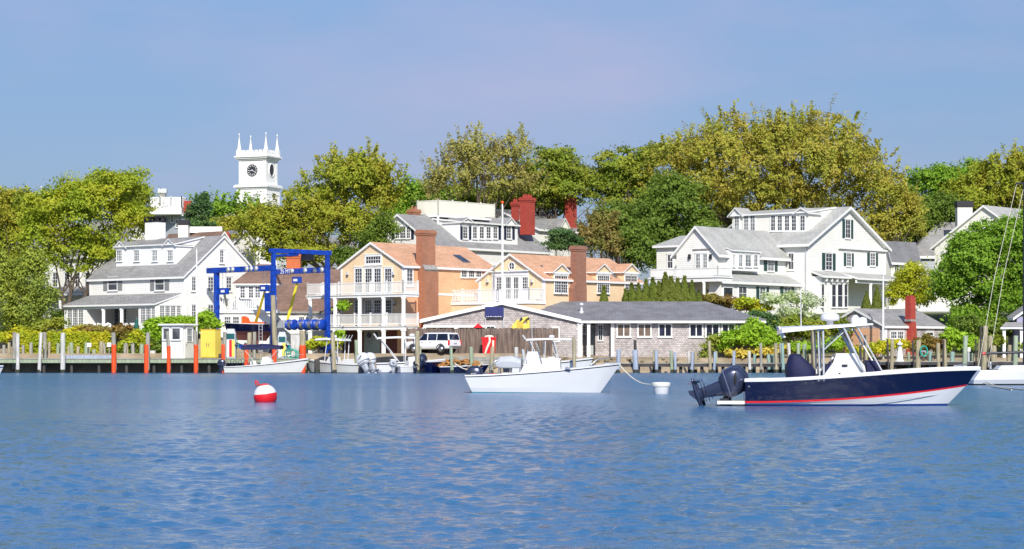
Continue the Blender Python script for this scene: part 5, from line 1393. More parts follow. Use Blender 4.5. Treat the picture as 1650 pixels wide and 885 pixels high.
for px, py, d, mt, hint, Y in ((1239.5, 571, 5.4, 'pile_teal', 'low stump, left one of two', 213), (1245, 571, 5, 'pile_teal', 'low stump, right one of two', 213.2), (1251, 553, 6, 'pile_tan', 'left of the covered seat of the navy boat', 211.4), (1257, 553.5, 4.6, 'pile_grey', 'between tan and greenish ones left of the covered seat', 212.4), (1262.3, 553, 5, 'pile_teal', 'touching the left side of the covered seat', 211), (1273, 553, 5.6, 'pile_white', 'above the left part of the covered seat', 213), (1286, 553, 6.2, 'pile_green', 'above the middle of the covered seat', 213.2),
                                (1296, 554, 6.4, 'pile_green', 'above the right part of the covered seat', 212.8), (1303, 572, 8, 'pile_tan', 'short and broad, right of the covered seat', 213.2), (1313.8, 534, 6.6, 'pile_tan', 'tall, under the hardtop beside a slimmer tan one', 210.6), (1321, 543, 5.6, 'pile_tan', 'slightly shorter, next to the tall one under the hardtop', 211), (1309.2, 535, 2.6, 'pile_dark', 'strip drawn as the shaded left side of the tall tan one under the hardtop', 210.4), (1386, 541, 4, 'pile_tan', 'against the peach garage door', 213), (1395.3, 540, 6.4, 'pile_tan', 'right of the peach garage door', 211.5), (1391, 540, 3, 'pile_dark', 'strip drawn as the shaded side of the tan one right of the peach garage door', 211.2),
                                (1436.8, 546, 5.8, 'pile_tan', 'left of the white lighthouse ornament', 211.6), (1432, 547, 3, 'pile_dark', 'strip drawn as the shaded side of the tan one left of the lighthouse ornament', 211.2), (1465.5, 567, 5, 'pile_green', 'low, right of the lighthouse ornament', 213.5), (1479, 548, 8.6, 'pile_tan', 'broad, with the green hose reel on its right', 211.6), (1473.2, 549, 3.2, 'pile_dark', 'strip drawn as the shaded side of the broad tan one below the red chimney', 211.2), (1499, 567, 6, 'pile_teal', 'low stump right of the hose reel', 213.5), (1512.5, 553, 6.4, 'pile_tan', 'right of the hose reel', 211.8),
                                (1524, 547, 5.8, 'pile_tan', 'before the dark right end of the cottage', 211.5), (1519.3, 548, 3, 'pile_dark', 'strip drawn as the shaded side of the tan one before the right end of the cottage', 211.2), (1534, 567, 7.4, 'pile_teal', 'low broad stump above the navy bow', 213.5), (1554, 541, 7.8, 'pile_green', 'tall and greenish, above the navy bow tip', 211.5), (1566, 569, 7, 'pile_green', 'low, beside the small white pedestal', 213.3), (1576.5, 546, 4.6, 'pile_tan', 'slim, left of the tallest right-hand one', 211.5), (1573, 547, 2.6, 'pile_dark', 'strip drawn as the shaded side of the slim one left of the tallest right-hand one', 211.2),
                                (1585, 525, 8.4, 'pile_tan', 'tallest on the right, behind the boom end', 210.6), (1579.5, 526, 3, 'pile_dark', 'strip drawn as the shaded side of the tallest right-hand one', 210.3), (1594.8, 541, 6.6, 'pile_tan', 'right of the tallest one, behind the boom', 213), (1602.5, 557, 10.6, 'pile_tan', 'broad and low, behind the boom', 212.4), (1626, 556, 10, 'pile_tan', 'broad and low, under the pavilion roof', 212.4), (1635.5, 541, 7.6, 'pile_green', 'tall, under the pavilion roof', 211.6)):
    piling(px, py, d, mt, hint, Y, gr=G4)


# ---- blue travelling boat lift
def boat_lift():
    h = House('boat_lift', 'tall blue steel gantry boat lift with yellow slings behind the left dock', 440.5, 214.6, 45, 1.3, cat='boat lift')
    L_, R_, rt = h.L, h.R, h.root
    la = L_.uv(349)[0]; lx = L_.uv(335)[0]; lb = R_.uv(527.5)[0]; zg = 1.45
    zt, zb_ = h.z(427.5), h.z(436.5); zu0, zu1 = h.z(408), h.z(400.5)
    def bx(nm, fr, *a, par=rt, bev=.03):
        m_ = MB(); m_.box(fr, *a); return m_.build(nm, par, bevel=bev)
    w_ = .215
    bx('side_beam', L_, lx, w_, -w_, w_, zb_, zt, 'blue_paint')
    b2 = bx('side_beam', L_, lx, w_, lb - w_, lb + w_, zb_, zt, 'blue_paint')
    for a in (la, 0):
        for b in (0, lb):
            bx('leg', L_, a - w_, a + w_, b - w_ * 1.02, b + w_ * 1.02, zg + .9, zb_ - .004, 'blue_paint')
    for b in (0, lb):
        bx('sill_beam', L_, la - .8, .8, b - .3, b + .3, zg + .75, zg + 1.25, 'blue_paint')
        for a in (la - .2, .2):
            m_ = MB(); m_.lathe(L_.p(a, b - .25, zg + .6), [(.3, 0), (.58, .02), (.62, .1), (.62, .4), (.58, .48), (.3, .5)], 'black_rubber', 20, L_.y); wh = m_.build('wheel', rt)
            m_ = MB(); m_.lathe(L_.p(a, b - .27, zg + .6), [(.26, 0), (.26, .54)], 'blue_paint', 12, L_.y); m_.build('hub', wh)
    for b in (0, lb): bx('post', L_, -w_ * .8, w_ * .8, b - w_ * .8, b + w_ * .8, zt + .004, zu0, 'blue_paint')
    bx('cross_beam', R_, -.4, lb + .4, -.2, .2, zu0 + .01, zu1, 'blue_paint')
    m_ = MB(); m_.tube([R_.p(.3, 0, zt + .9), R_.p(lb * .45, 0, zu0 - .05)], .14, 'blue_paint', 8); m_.build('brace', rt)
    m_ = MB(); m_.box(R_, lb * .55, lb * .7, -.35, .35, zu0 - .55, zu0, 'outboard_black'); m_.build('hoist_motor', rt)
    # lettering on the face of the right hand beam
    cu = bpy.data.curves.new('lettering', 'FONT'); cu.body = '25 MT'; cu.size = .62; cu.extrude = .012; cu.materials.append(M['white_paint'])
    tmp = bpy.data.objects.new('lettering', cu); COL.objects.link(tmp)
    me = bpy.data.meshes.new_from_object(tmp.evaluated_get(bpy.context.evaluated_depsgraph_get())); bpy.data.objects.remove(tmp)
    me.materials.clear(); me.materials.append(M['white_paint'])
    t_ = bpy.data.objects.new('lettering', me); COL.objects.link(t_); t_.parent = b2
    a0, z0 = L_.uv(451.5, 434.5, lb - w_ - .02)
    P = L_.p(a0, lb - w_ - .02, zb_ + .06); mt = Matrix((L_.x, UP, -L_.y)).transposed().to_4x4(); mt.translation = P - WL[b2.name]; t_.matrix_local = mt
    # sheaves along the beams
    for px, b, par in ((368, 0, 0), (375, 0, 0), (398, 0, 0), (405, 0, 0), (413, 0, 0), (471, lb, 0), (492, lb, 0), (508, lb, 0), (519, lb, 0)):
        a, z = L_.uv(px, 431, b - w_); m_ = MB(); m_.lathe(L_.p(a, b - w_ - .10, (zb_ + zt) / 2), [(.05, 0), (.27, .01), (.20, .05), (.27, .09), (.05, .1)], 'aluminium', 14, L_.y); m_.build('sheave', rt)
    # hanging blocks and slings
    def sling(px, py, ex, ey, mat, b, b_end, wd):
        a, z = L_.uv(px, py, b); m_ = MB(); m_.box(L_, a - .55, a + .55, b - .2, b + .2, z - .32, z + .32, 'blue_paint'); bl = m_.build('hook_block', rt, bevel=.05)
        m_ = MB(); m_.box(L_, a - .3, a + .3, b - .22, b - .205, z - .12, z + .12, 'white_paint'); m_.build('plate', bl)
        m_ = MB()
        for s_ in (-.25, .25): m_.tube([L_.p(a + s_, b, z + .3), L_.p(a + s_, b, zb_)], .022, 'steel', 5)
        m_.build('hoist_rope', rt)
        e, ez = L_.uv(ex, ey, b_end); m_ = MB()
        secs = [[L_.p(a + (e - a) * t + s_ * wd * math.cos(t), b + (b_end - b) * t + s_ * wd * .6 * t + q * .03, z - .3 + (ez - z + .3) * t) for s_, q in ((-1, 0), (1, 0), (1, 1), (-1, 1))] for t in (0, .3, .6, 1)]
        m_.loft(secs, mat, smooth=False); m_.build('sling', rt)
    sling(361.5, 469.5, 371, 519, 'pale_strap', .3, 2.2, .17)
    sling(414.5, 469.5, 430, 510, 'pale_strap', lb - .3, 4.0, .2)
    sling(426.5, 464.5, 408, 533, 'yellow_strap', .3, 2.0, .17)
    sling(478.5, 451.5, 462.5, 518, 'yellow_strap', lb - .4, lb - .6, .16)
    # power pack and four winch drums on the far sill
    a0, z0 = L_.uv(450, 529, lb - .5); a1, z1 = L_.uv(463, 516, lb - .5); bx('power_pack', L_, a0, a1, lb - 1.0, lb + .1, z0, z1, 'boat_grey')
    for px in (470, 489, 502, 515):
        a, z = L_.uv(px, 523.5, lb - .6)
        m_ = MB(); m_.lathe(L_.p(a - .45, lb - .6, z), [(.2, 0), (.55, .02), (.55, .1), (.40, .12), (.40, .8), (.55, .82), (.55, .9), (.2, .92)], 'blue_paint', 16, L_.x); dr_ = m_.build('winch_drum', rt)
        m_ = MB(); m_.lathe(L_.p(a - .3, lb - .6, z), [(.42, 0), (.44, .1), (.44, .5), (.42, .6)], 'steel', 14, L_.x); m_.build('cable_coil', dr_)
    # ladder with hose box at the near column
    m_ = MB(); fr = Fr(L_.p(-1.2, -.6, 0), L_.x, L_.y)
    for s_ in (-.25, .25): m_.tube([fr.p(s_, 0, zg), fr.p(s_, 0, zg + 3.2)], .03, 'aluminium', 6)
    for i in range(9): m_.tube([fr.p(-.25, 0, zg + .3 + i * .34), fr.p(.25, 0, zg + .3 + i * .34)], .022, 'aluminium', 6)
    m_.build('ladder', rt)
    bx('control_box', L_, -.45, .35, -.75, -.38, zg + 4.4, zg + 6.2, 'blue_paint')
    return h


LIFT = boat_lift()


# ---- dock hut, fuel cabinet, pumps
def dock_hut():
    h = House('dock_hut', 'small white dockside hut with two windows and glazed door between orange-sleeved pilings', 294.5, 211.6, 28, 1.36, cat='hut')
    L_, R_, rt = h.L, h.R, h.root; la = L_.uv(261.5)[0]; lb = R_.uv(312.5)[0]; zt = h.z(524.5); zb = 1.37
    mb = MB(); mb.box(L_, la, 0, 0, lb, zb, zt, 'white_paint')
    for a in (la, -.1): mb.box(L_, a - .02 if a else 0, a + .12, -.03, .01, zb, zt, 'white_paint')
    mb.box(L_, la, 0, -.03, .01, h.z(549.5), h.z(548.7), 'stone_grey'); mb.build('wall', rt)
    mb = MB(); mb.box(L_, la - .3, .3, -.3, lb + .3, zt, zt + .16, 'white_paint', 'stone_grey'); mb.build('roof', rt, bevel=.02)
    for c0, c1 in ((263.8, 273), (278.2, 290.5)): pwin(rt, L_, c0, 529.8, c1, 547, 1, 1, 0, 'glass_grey', cas=.06)
    d = MB(); a0, a1 = R_.uv(297.5)[0], R_.uv(311)[0]; d.box(R_, a0, a1, -.05, .01, zb + .05, h.z(526.8), 'gel_cream'); dd = d.build('door', rt)
    window(dd, R_, a0 + .25, a1 - .25, h.z(550.5), h.z(530), 1, 2, -.05, 'glass_pale', cas=.05, sill=False)
    d = MB(); d.lathe(R_.p(a0 + .12, -.1, h.z(555)), [(.04, 0), (.06, .04), (.04, .07)], 'steel', 10, -R_.y); d.build('handle', dd)


dock_hut()


def fuel_cabinet():
    h = House('fuel_cabinet', 'bright yellow steel storage cabinet on the left dock', 346.5, 211.4, 25, 1.36, cat='cabinet')
    L_, R_, rt = h.L, h.R, h.root; la = L_.uv(323)[0]; lb = R_.uv(356)[0]; zt = h.z(531.5)
    mb = MB(); mb.box(L_, la, 0, 0, lb, 1.42, zt, 'yellow_paint'); mb.build('body', rt, bevel=.03)
    m2 = (la) / 2
    for a0, a1 in ((la + .06, m2 - .02), (m2 + .02, -.06)):
        mb = MB(); mb.box(L_, a0, a1, -.03, .0, 1.5, zt - .1, 'yellow_paint'); d = mb.build('door', rt)
        mb = MB(); a = a1 - .12 if a1 < m2 + .1 else a0 + .08; mb.box(L_, a, a + .05, -.07, -.03, 2.5, 2.8, 'car_trim'); mb.build('handle', d)
    mb = MB(); mb.box(L_, la - .04, .04, -.04, lb + .04, zt + .003, zt + .07, 'yellow_dark'); mb.build('lid', rt)
    mb = MB(); mb.box(R_, lb * .55, lb, -.35, -.01, 1.37, 1.8, 'dock_dark'); mb.build('step', rt)


fuel_cabinet()


def pump(px, w, py, right, label, panel):
    Y = 211.0; x0, x1 = PX(px, Y), PX(px + w, Y); zt = PZ(py, Y); zb = 1.37
    rt = thing('fuel_pump', ((x0 + x1) / 2, Y, zb), label, 'fuel pump', 'fuel pumps on the left dock')
    mb = MB(); mb.box(W, x0, x1, Y, Y + .7, zb, zt - .5, 'boat_grey'); mb.prism(W, [(x0, zt - .5), (x1, zt - .5), (x1 - .15, zt), (x0 + .15, zt)], Y, Y + .7, 'aluminium', 'b'); mb.build('body', rt, bevel=.02)
    mb = MB(); mb.box(W, x0 + .1, x1 - .1, Y - .03, Y, zt - .95, zt - .45, 'screen_teal'); mb.build('screen', rt)
    n = len(panel); ww = (x1 - x0 - .16) / n
    for i, c in enumerate(panel):
        mb = MB(); mb.box(W, x0 + .08 + i * ww, x0 + .08 + (i + 1) * ww - .01, Y - .03, Y, zb + .15, zt - 1.05, c); mb.build('panel', rt)
    q = [(x1 + .05, Y + .1, zt - .9)] + [(x1 + .05 + .25 * math.sin(t * math.pi), Y + .05, zt - .9 - 1.0 * math.sin(t * math.pi * .5)) for t in (.2, .4, .6, .8, 1)] + [(x1 + .1, Y, zb + .9)]
    mb = MB(); mb.tube(q, .035, 'teal_hose', 6); mb.build('hose', rt)
    mb = MB(); mb.tube([(x1 + .1, Y, zb + .9), (x1 + .1, Y - .05, zb + 1.2), (x1 - .05, Y - .1, zb + 1.3)], .05, 'black_rubber', 6); mb.build('nozzle', rt)


pump(363.5, 16, 530, 1, 'grey fuel pump with white, red and yellow panel right of the yellow cabinet', ('white_paint', 'red_plastic', 'yellow_paint'))
pump(447.5, 14, 535, 1, 'grey fuel pump with white and yellow panel under the lift column', ('white_paint', 'yellow_paint'))
# grey equipment cabinet with a coil of teal hose
Y = 212; mb = MB(); x0, x1 = PX(468, Y), PX(484, Y); mb.box(W, x0, x1, Y, Y + .8, 1.36, PZ(537.5, Y), 'stone_grey'); mb.box(W, x0 + .06, x1 - .06, Y - .03, Y - .003, 1.5, PZ(540, Y), 'pile_white')
rt = tag(mb.build('utility_cabinet', bevel=.02), 'plain grey utility cabinet right of the second fuel pump', 'cabinet')
mb = MB(); Y = 210.9; cx, cz = PX(467, Y), 1.62
for k in range(4):
    mb.tube([(cx + .15 * k + (.55 - .05 * k) * math.cos(a), Y + k * .06, cz + .15 + (.42 + .15 * (k == 0)) * math.sin(a)) for a in [i * math.pi / 10 for i in range(21)]], .04, 'teal_hose', 6, False)
tag(mb.build('hose_coil'), 'coil of teal hose lying on the dock before the grey cabinet', 'hose')


# ---- closed patio umbrellas, flagpoles
def umbrella(px, py0, py1, Y, mat, label):
    x = PX(px, Y); zb = gh(x, Y); z0, z1 = PZ(py1, Y), PZ(py0, Y)
    rt = thing('patio_umbrella', (x, Y, zb), label, 'umbrella', 'closed umbrellas on the terrace')
    mb = MB(); mb.tube([(x, Y, zb - .1), (x, Y, z1 + .1)], .035, 'dock_wood', 6); mb.build('pole', rt)
    n = 16; secs = []
    for t, r_ in ((0, .17), (.15, .24), (.45, .2), (.55, .15), (.8, .13), (.97, .05), (1, .02)):
        secs.append([Vector((x + r_ * (1 + .25 * (k % 2)) * math.cos(2 * math.pi * k / n), Y + r_ * (1 + .25 * (k % 2)) * math.sin(2 * math.pi * k / n), z0 + (z1 - z0) * t)) for k in range(n)])
    mb = MB(); mb.loft(secs, mat); mb.build('canopy', rt)


umbrella(220, 513.5, 534, 216.3, 'canvas_green', 'closed dark green patio umbrella before the glazed porch')
umbrella(250, 516, 531, 216.8, 'canvas_blue', 'closed blue patio umbrella left of the white hut')


def flagpole(px, py, Y, r, label, ball=None, zb=None):
    x = PX(px, Y); zb = gh(x, Y) if zb is None else zb; zt = PZ(py, Y)
    rt = thing('flagpole', (x, Y, zb), label, 'flagpole')
    mb = MB(); mb.tube([(x, Y, zb - .2), (x, Y, zb + (zt - zb) * .5), (x, Y, zt)], [r, r * .85, r * .5], 'white_paint', 10); mb.build('pole', rt)
    if ball:
        mb = MB(); mb.lathe((x, Y, zt - .02), [(.03, 0), (.13, .08), (.16, .18), (.12, .28), (.03, .34)], ball, 10); mb.build('finial', rt)
    mb = MB(); mb.tube([(x + r * .8, Y - .02, zb + .6), (x + r * .8, Y - .02, zt - .2)], .012, 'rope', 4); mb.build('halyard', rt)


flagpole(316.8, 401, 213.3, .10, 'white flagpole rising beside the white dock hut', None, 1.36)
flagpole(809.5, 329, 218.6, .13, 'tall white flagpole with orange ball rising from the boathouse gable peak', 'orange_plastic', PZ(486, 218.6))
flagpole(1423, 445, 216.2, .11, 'white flagpole at the corner of the shingled cottage', 'white_paint')
flagpole(66.5, 300, 262, .11, 'thin white pole rising above the far left tree', None)

# ---- small dock furniture on the right
Y = 213; x = PX(1450, Y); rt = thing('lighthouse_ornament', (x, Y, 1.08), 'white wooden lighthouse ornament standing on the right dock', 'ornament')
mb = MB(); mb.lathe((x, Y, 1.08), [(.42, 0), (.42, .08), (.34, .12), (.2, 1.2), (.26, 1.22), (.26, 1.3)], 'white_paint', 8, smooth=False); mb.build('tower', rt)
mb = MB(); mb.lathe((x, Y, 2.385), [(.15, 0), (.15, .3)], 'boat_grey', 8, smooth=False); mb.build('lantern', rt)
mb = MB(); mb.lathe((x, Y, 2.69), [(.3, 0), (.28, .04), (.05, .28), (.02, .4)], 'white_paint', 8, smooth=False); mb.build('cap', rt)
Y = 211.1; x = PX(1488.5, Y); z = PZ(566, Y); rt = thing('hose_reel', (x, Y, z - .5), 'green hose coiled on the side of a broad tan piling', 'hose')
mb = MB()
for k in range(5): mb.tube([(x + (.33 - .03 * (k % 2)) * math.cos(a), Y - .1 + k * .05, z + (.48 - .03 * (k % 2)) * math.sin(a)) for a in [i * math.pi / 10 for i in range(21)]], .055, 'teal_hose', 6, False)
mb.build('hose', rt); mb = MB(); mb.box(W, x - .3, x + .15, Y - .05, Y + .05, z - .05, z + .08, 'steel'); mb.build('hanger', rt)
Y = 212.3; x = PX(1560.5, Y); rt = thing('power_pedestal', (x, Y, 1.08), 'slim dock power pedestal with white head beside a green piling', 'pedestal')
mb = MB(); mb.box(W, x - .09, x + .09, Y - .09, Y + .09, 1.08, PZ(567, Y), 'boat_grey'); mb.build('post', rt); mb = MB(); mb.box(W, x - .17, x + .17, Y - .17, Y + .17, PZ(567, Y), PZ(560, Y), 'white_paint'); mb.build('head', rt, bevel=.04)
for i, (px, py, Y, lab) in enumerate(((144, 556.5, 213.6, 'small white meter box over the gangway'), (176, 556, 213.6, 'small white meter box left of the first orange sleeve'))):
    x = PX(px, Y); z = PZ(py + 3, Y); rt = thing('meter_box', (x, Y, 1.36), lab, 'box', 'meter boxes on the left dock')
    mb = MB(); mb.box(W, x - .2, x + .2, Y - .12, Y + .12, z, z + .4, 'white_paint'); mb.build('box', rt, bevel=.02); mb = MB(); mb.box(W, x - .05, x + .05, Y - .05, Y + .05, 1.36, z, 'pile_grey'); mb.build('post', rt)

# ---- brown board fence, red bin, yellow machine, white car
Y = 217.3; x0, x1 = PX(655, Y), PX(890, Y)
rt = thing('board_fence', ((x0 + x1) / 2, Y, gh(x0, Y)), 'tall brown weathered board fence behind the white car and red bin', 'fence')
mb = MB(); q = random.Random(8); x = x0
while x < x1:
    wd = q.uniform(.15, .2); zz = PZ(529, Y) + q.uniform(-.06, .05)
    dy = q.uniform(0, .05); mb.box(W, x, x + wd - .015, Y - dy, Y + .03, gh(x, Y) - .3, zz, 'fence_wood'); x += wd
mb.build('boards', rt)
for i in range(6):
    x = x0 + (x1 - x0) * (i + .5) / 6; mb = MB(); mb.box(W, x - .09, x + .09, Y - .16, Y - .055, gh(x, Y) - .3, PZ(530, Y), 'fence_wood'); mb.build('post', rt)
Y = 215.3; x0, x1 = PX(776, Y), PX(799.5, Y); zb = gh(x0, Y); zt = PZ(543.5, Y)
rt = thing('bait_bin', ((x0 + x1) / 2, Y, zb), 'bright red plastic bin with a pale rope hanging over it, before the brown fence', 'bin')
mb = MB(); secs = [[Vector((x0 + e, Y + e, z)), Vector((x1 - e, Y + e, z)), Vector((x1 - e, Y + 1.0 - e, z)), Vector((x0 + e, Y + 1.0 - e, z))] for e, z in ((.12, zb), (.02, zt - .15), (-.03, zt - .15), (-.03, zt))]
mb.loft(secs, 'red_plastic', smooth=False); mb.build('body', rt, bevel=.03)
mb = MB(); mb.tube([(x0 + .75, Y - .03, zt + .1), (x0 + .8, Y - .1, zt - .4), (x0 + .5, Y - .12, zt - 1.1), (x0 + .35, Y - .1, zt - 1.6)], [.10, .12, .11, .08], 'rope', 8); mb.tube([(x0 + .35, Y + .2, zt + .05), (x0 + .75, Y - .03, zt + .12), (x0 + 1.1, Y + .2, zt + .05)], .09, 'rope', 8); mb.build('rope', rt)
mb = MB(); mb.box(W, x1 - .38, x1 - .2, Y - .035, Y + .02, zt - .9, zt - .3, 'pale_strap'); mb.build('label', rt)
# yellow loader arms showing above the fence
Y = 217.75; rt = thing('loader', (PX(838, Y), Y, gh(0, Y)), 'yellow loader with raised arm showing above the brown fence', 'loader')
mb = MB(); P = lambda px, py: (PX(px, Y), Y, PZ(py, Y))
mb.box(W, PX(826, Y), PX(850, Y), Y - .2, Y + .15, 2.6, PZ(522, Y), 'yellow_paint'); mb.build('body', rt)
for a, b in (((824, 530), (836, 515.5)), ((830, 530), (846, 514)), ((842, 514), (851, 512)), ((851, 512), (851.5, 529))):
    mb = MB(); mb.tube([P(*a), P(*b)], .13, 'yellow_paint', 6); mb.build('arm', rt)
mb = MB(); mb.box(W, PX(833, Y), PX(843, Y), Y - .25, Y - .2, PZ(527, Y), PZ(519, Y), 'yellow_dark'); mb.build('guard', rt)
for c in (840, 851): mb = MB(); mb.lathe(P(c, 513.5), [(.12, -.1), (.12, .2)], 'black_cap', 8, Vector((0, -1, 0))); mb.build('joint', rt)
mb = MB(); Y = 217.6; mb.lathe((PX(770.5, Y), Y, PZ(528.5, Y)), [(.5, 0), (.42, .12), (.15, .3), (.05, .42)], 'red_plastic', 10); mb.box(W, PX(768, Y), PX(773, Y), Y, Y + .2, 1.8, PZ(528.5, Y), 'fence_wood')
tag(mb.build('storage_cover'), 'red cover peeking over the board fence near the navy sign', 'cover')


def suv():
    rt = thing('parked_car', (0, 0, 0), 'white four-door utility car with dark windows parked before the brown fence', 'car')
    Lc, hw = 5.1, .96
    mb = MB()
    # lower body: sections along x (front = +x), rounded profile
    def sec(x, w, z0, z1, r=.1): return [Vector((x, -w + r, z0)), Vector((x, w - r, z0)), Vector((x, w, z0 + r)), Vector((x, w, z1 - r * .6)), Vector((x, w - r, z1)), Vector((x, -w + r, z1)), Vector((x, -w, z1 - r * .6)), Vector((x, -w, z0 + r))]
    mb.loft([sec(-2.5, .86, .5, 1.08), sec(-2.42, .95, .42, 1.14), sec(-1, .98, .36, 1.16), sec(.9, .98, .36, 1.16), sec(1.1, .97, .36, 1.14), sec(2.2, .94, .42, 1.06), sec(2.5, .84, .5, .95)], 'car_white')
    mb.build('body', rt)
    mb = MB()
    def gs(x0, x1, w, z): return (x0, x1, w, z)
    rows = [(-2.45, 1.15, .93, 1.14), (-2.28, .35, .80, 1.80), (-2.15, .1, .74, 1.86)]
    secs = [[Vector((a, -w, z)), Vector((b, -w, z)), Vector((b, w, z)), Vector((a, w, z))] for a, b, w, z in rows]
    mb.loft(secs, 'car_white', smooth=False); cab = mb.build('cabin', rt, bevel=.05)
    # windows on both flanks
    for s_ in (-1, 1):
        for (x0, x1, t0, t1) in ((-2.34, -1.12, -2.24, -1.12), (-1.05, -.12, -1.05, -.12), (-.02, .95, -.02, .36)):
            q = lambda x, z: Vector((x, s_ * (.93 - (z - 1.14) / .66 * .13 + .008), z))
            w_ = MB(); w_.slab([q(x0, 1.17), q(x1, 1.17), q(t1, 1.77), q(t0, 1.77)], 0, 'glass_navy', direction=(0, -s_ * .02, 0)); w_.build('side_window', rt)
    w_ = MB(); w_.slab([(-2.45, -.78, 1.22), (-2.45, .78, 1.22), (-2.31, .68, 1.74), (-2.31, -.68, 1.74)], 0, 'glass_navy', direction=(.03, 0, 0)); w_.build('rear_window', rt)
    w_ = MB(); w_.slab([(1.10, -.8, 1.2), (1.10, .8, 1.2), (.42, .7, 1.76), (.42, -.7, 1.76)], 0, 'glass_navy', direction=(-.03, 0, -.02)); w_.build('windscreen', rt)
    for s_ in (-1, 1):
        b = MB(); b.box(W, -2.5, -2.38, s_ * .93 - .07, s_ * .93 + .07, .74, 1.2, 'red_stripe'); b.build('tail_light', rt)
        b = MB(); b.box(W, 2.3, 2.47, s_ * .72 - .15, s_ * .72 + .15, .75, .92, 'glass_pale'); b.build('headlight', rt)
        b = MB(); b.box(W, .75, .95, s_ * 1.08 - .1, s_ * 1.08 + .1, 1.15, 1.33, 'car_trim'); b.build('mirror', rt)
        b = MB(); b.box(W, -1.9, .1, s_ * .55 - .03, s_ * .55 + .03, 1.9, 1.95, 'car_trim'); b.build('roof_rail', rt)
        for x in (-.45, .5): b = MB(); b.box(W, x - .1, x + .1, s_ * .985 - .02, s_ * .985 + .02, .98, 1.03, 'car_trim'); b.build('door_handle', rt)
        for x in (-1.55, 1.5):
            b = MB(); b.lathe((x, s_ * .72, .39), [(.2, 0), (.37, .01), (.39, .05), (.39, .2), (.37, .25), (.2, .26)], 'rubber', 22, (0, s_, 0)); wh = b.build('wheel', rt)
            b = MB(); b.lathe((x, s_ * .72, .39), [(.24, .2), (.23, .265), (.08, .275), (.05, .29)], 'steel', 16, (0, s_, 0)); b.build('rim', wh)
            b = MB(); b.tube([(x + .45 * math.cos(a), s_ * .965, .39 + .45 * math.sin(a)) for a in [i * math.pi / 12 for i in range(13)]], .07, 'car_trim', 6); b.build('wheel_arch', rt)
    b = MB(); b.box(W, -2.62, -2.46, -.9, .9, .46, .68, 'car_trim'); b.build('bumper', rt, bevel=.04)
    b = MB(); b.box(W, 2.42, 2.58, -.88, .88, .44, .66, 'car_trim'); b.build('bumper', rt, bevel=.04)
    b = MB(); b.box(W, -2.52, -2.50, -.26, .26, .82, .95, 'boat_grey'); b.build('number_plate', rt)
    for a in (0, 1): b = MB(); b.box(W, -1.6 + a, -1.55 + a, -.6, .6, 1.94, 1.97, 'car_trim'); b.build('roof_bar', rt)
    Y = 215.3; rt.location = (PX(697, Y), Y, gh(PX(697, Y), Y)); rt.rotation_euler = (0, 0, math.radians(180 - 33)); rt.scale = (1.06,) * 3


suv()
# ------------------------------------------------------------------ boats
def scurve(t): return t * t * (3 - 2 * t)


def hull(parent, rows, n=26, name='hull', ext=None):
    """rows from keel to cockpit floor: (x0, x1, z0, z1, curve, half beam, fullness, material of the strake above)"""
    mb = MB(); grid = []
    for (x0, x1, z0, z1, cv, hb, q, mat) in rows:
        line = []
        for i in range(n + 1):
            t = i / n
            k = scurve(t) if cv == 's' else t ** cv
            f = (0.90 + 0.10 * math.sin(min(1, t / .4) * math.pi / 2)) * max(0.0, 1 - t ** q) ** .8
            line.append(Vector((x0 + (x1 - x0) * t, hb * f, z0 + (z1 - z0) * k)))
        grid.append(line)
    m_ = n + 1
    for r_ in range(len(rows) - 1):
        mat = rows[r_][7]
        for s_ in (1, -1):
            V = [Vector((p.x, p.y * s_, p.z)) for p in grid[r_] + grid[r_ + 1]]
            mb.raw(V, [(i, i + 1, m_ + i + 1, m_ + i) if s_ < 0 else (i, m_ + i, m_ + i + 1, i + 1) for i in range(n)], mat, True)
    for r_ in range(len(rows) - 1):
        a, b = grid[r_][0], grid[r_ + 1][0]
        mb.face([(a.x, -a.y, a.z), (a.x, a.y, a.z), (b.x, b.y, b.z), (b.x, -b.y, b.z)], rows[r_][7])
    a = grid[-1]
    V = [Vector((p.x, p.y, p.z)) for p in a] + [Vector((p.x, -p.y, p.z)) for p in a]
    mb.raw(V, [(i, i + 1, m_ + i + 1, m_ + i) for i in range(n)], rows[-1][7])
    return mb.build(name, parent)


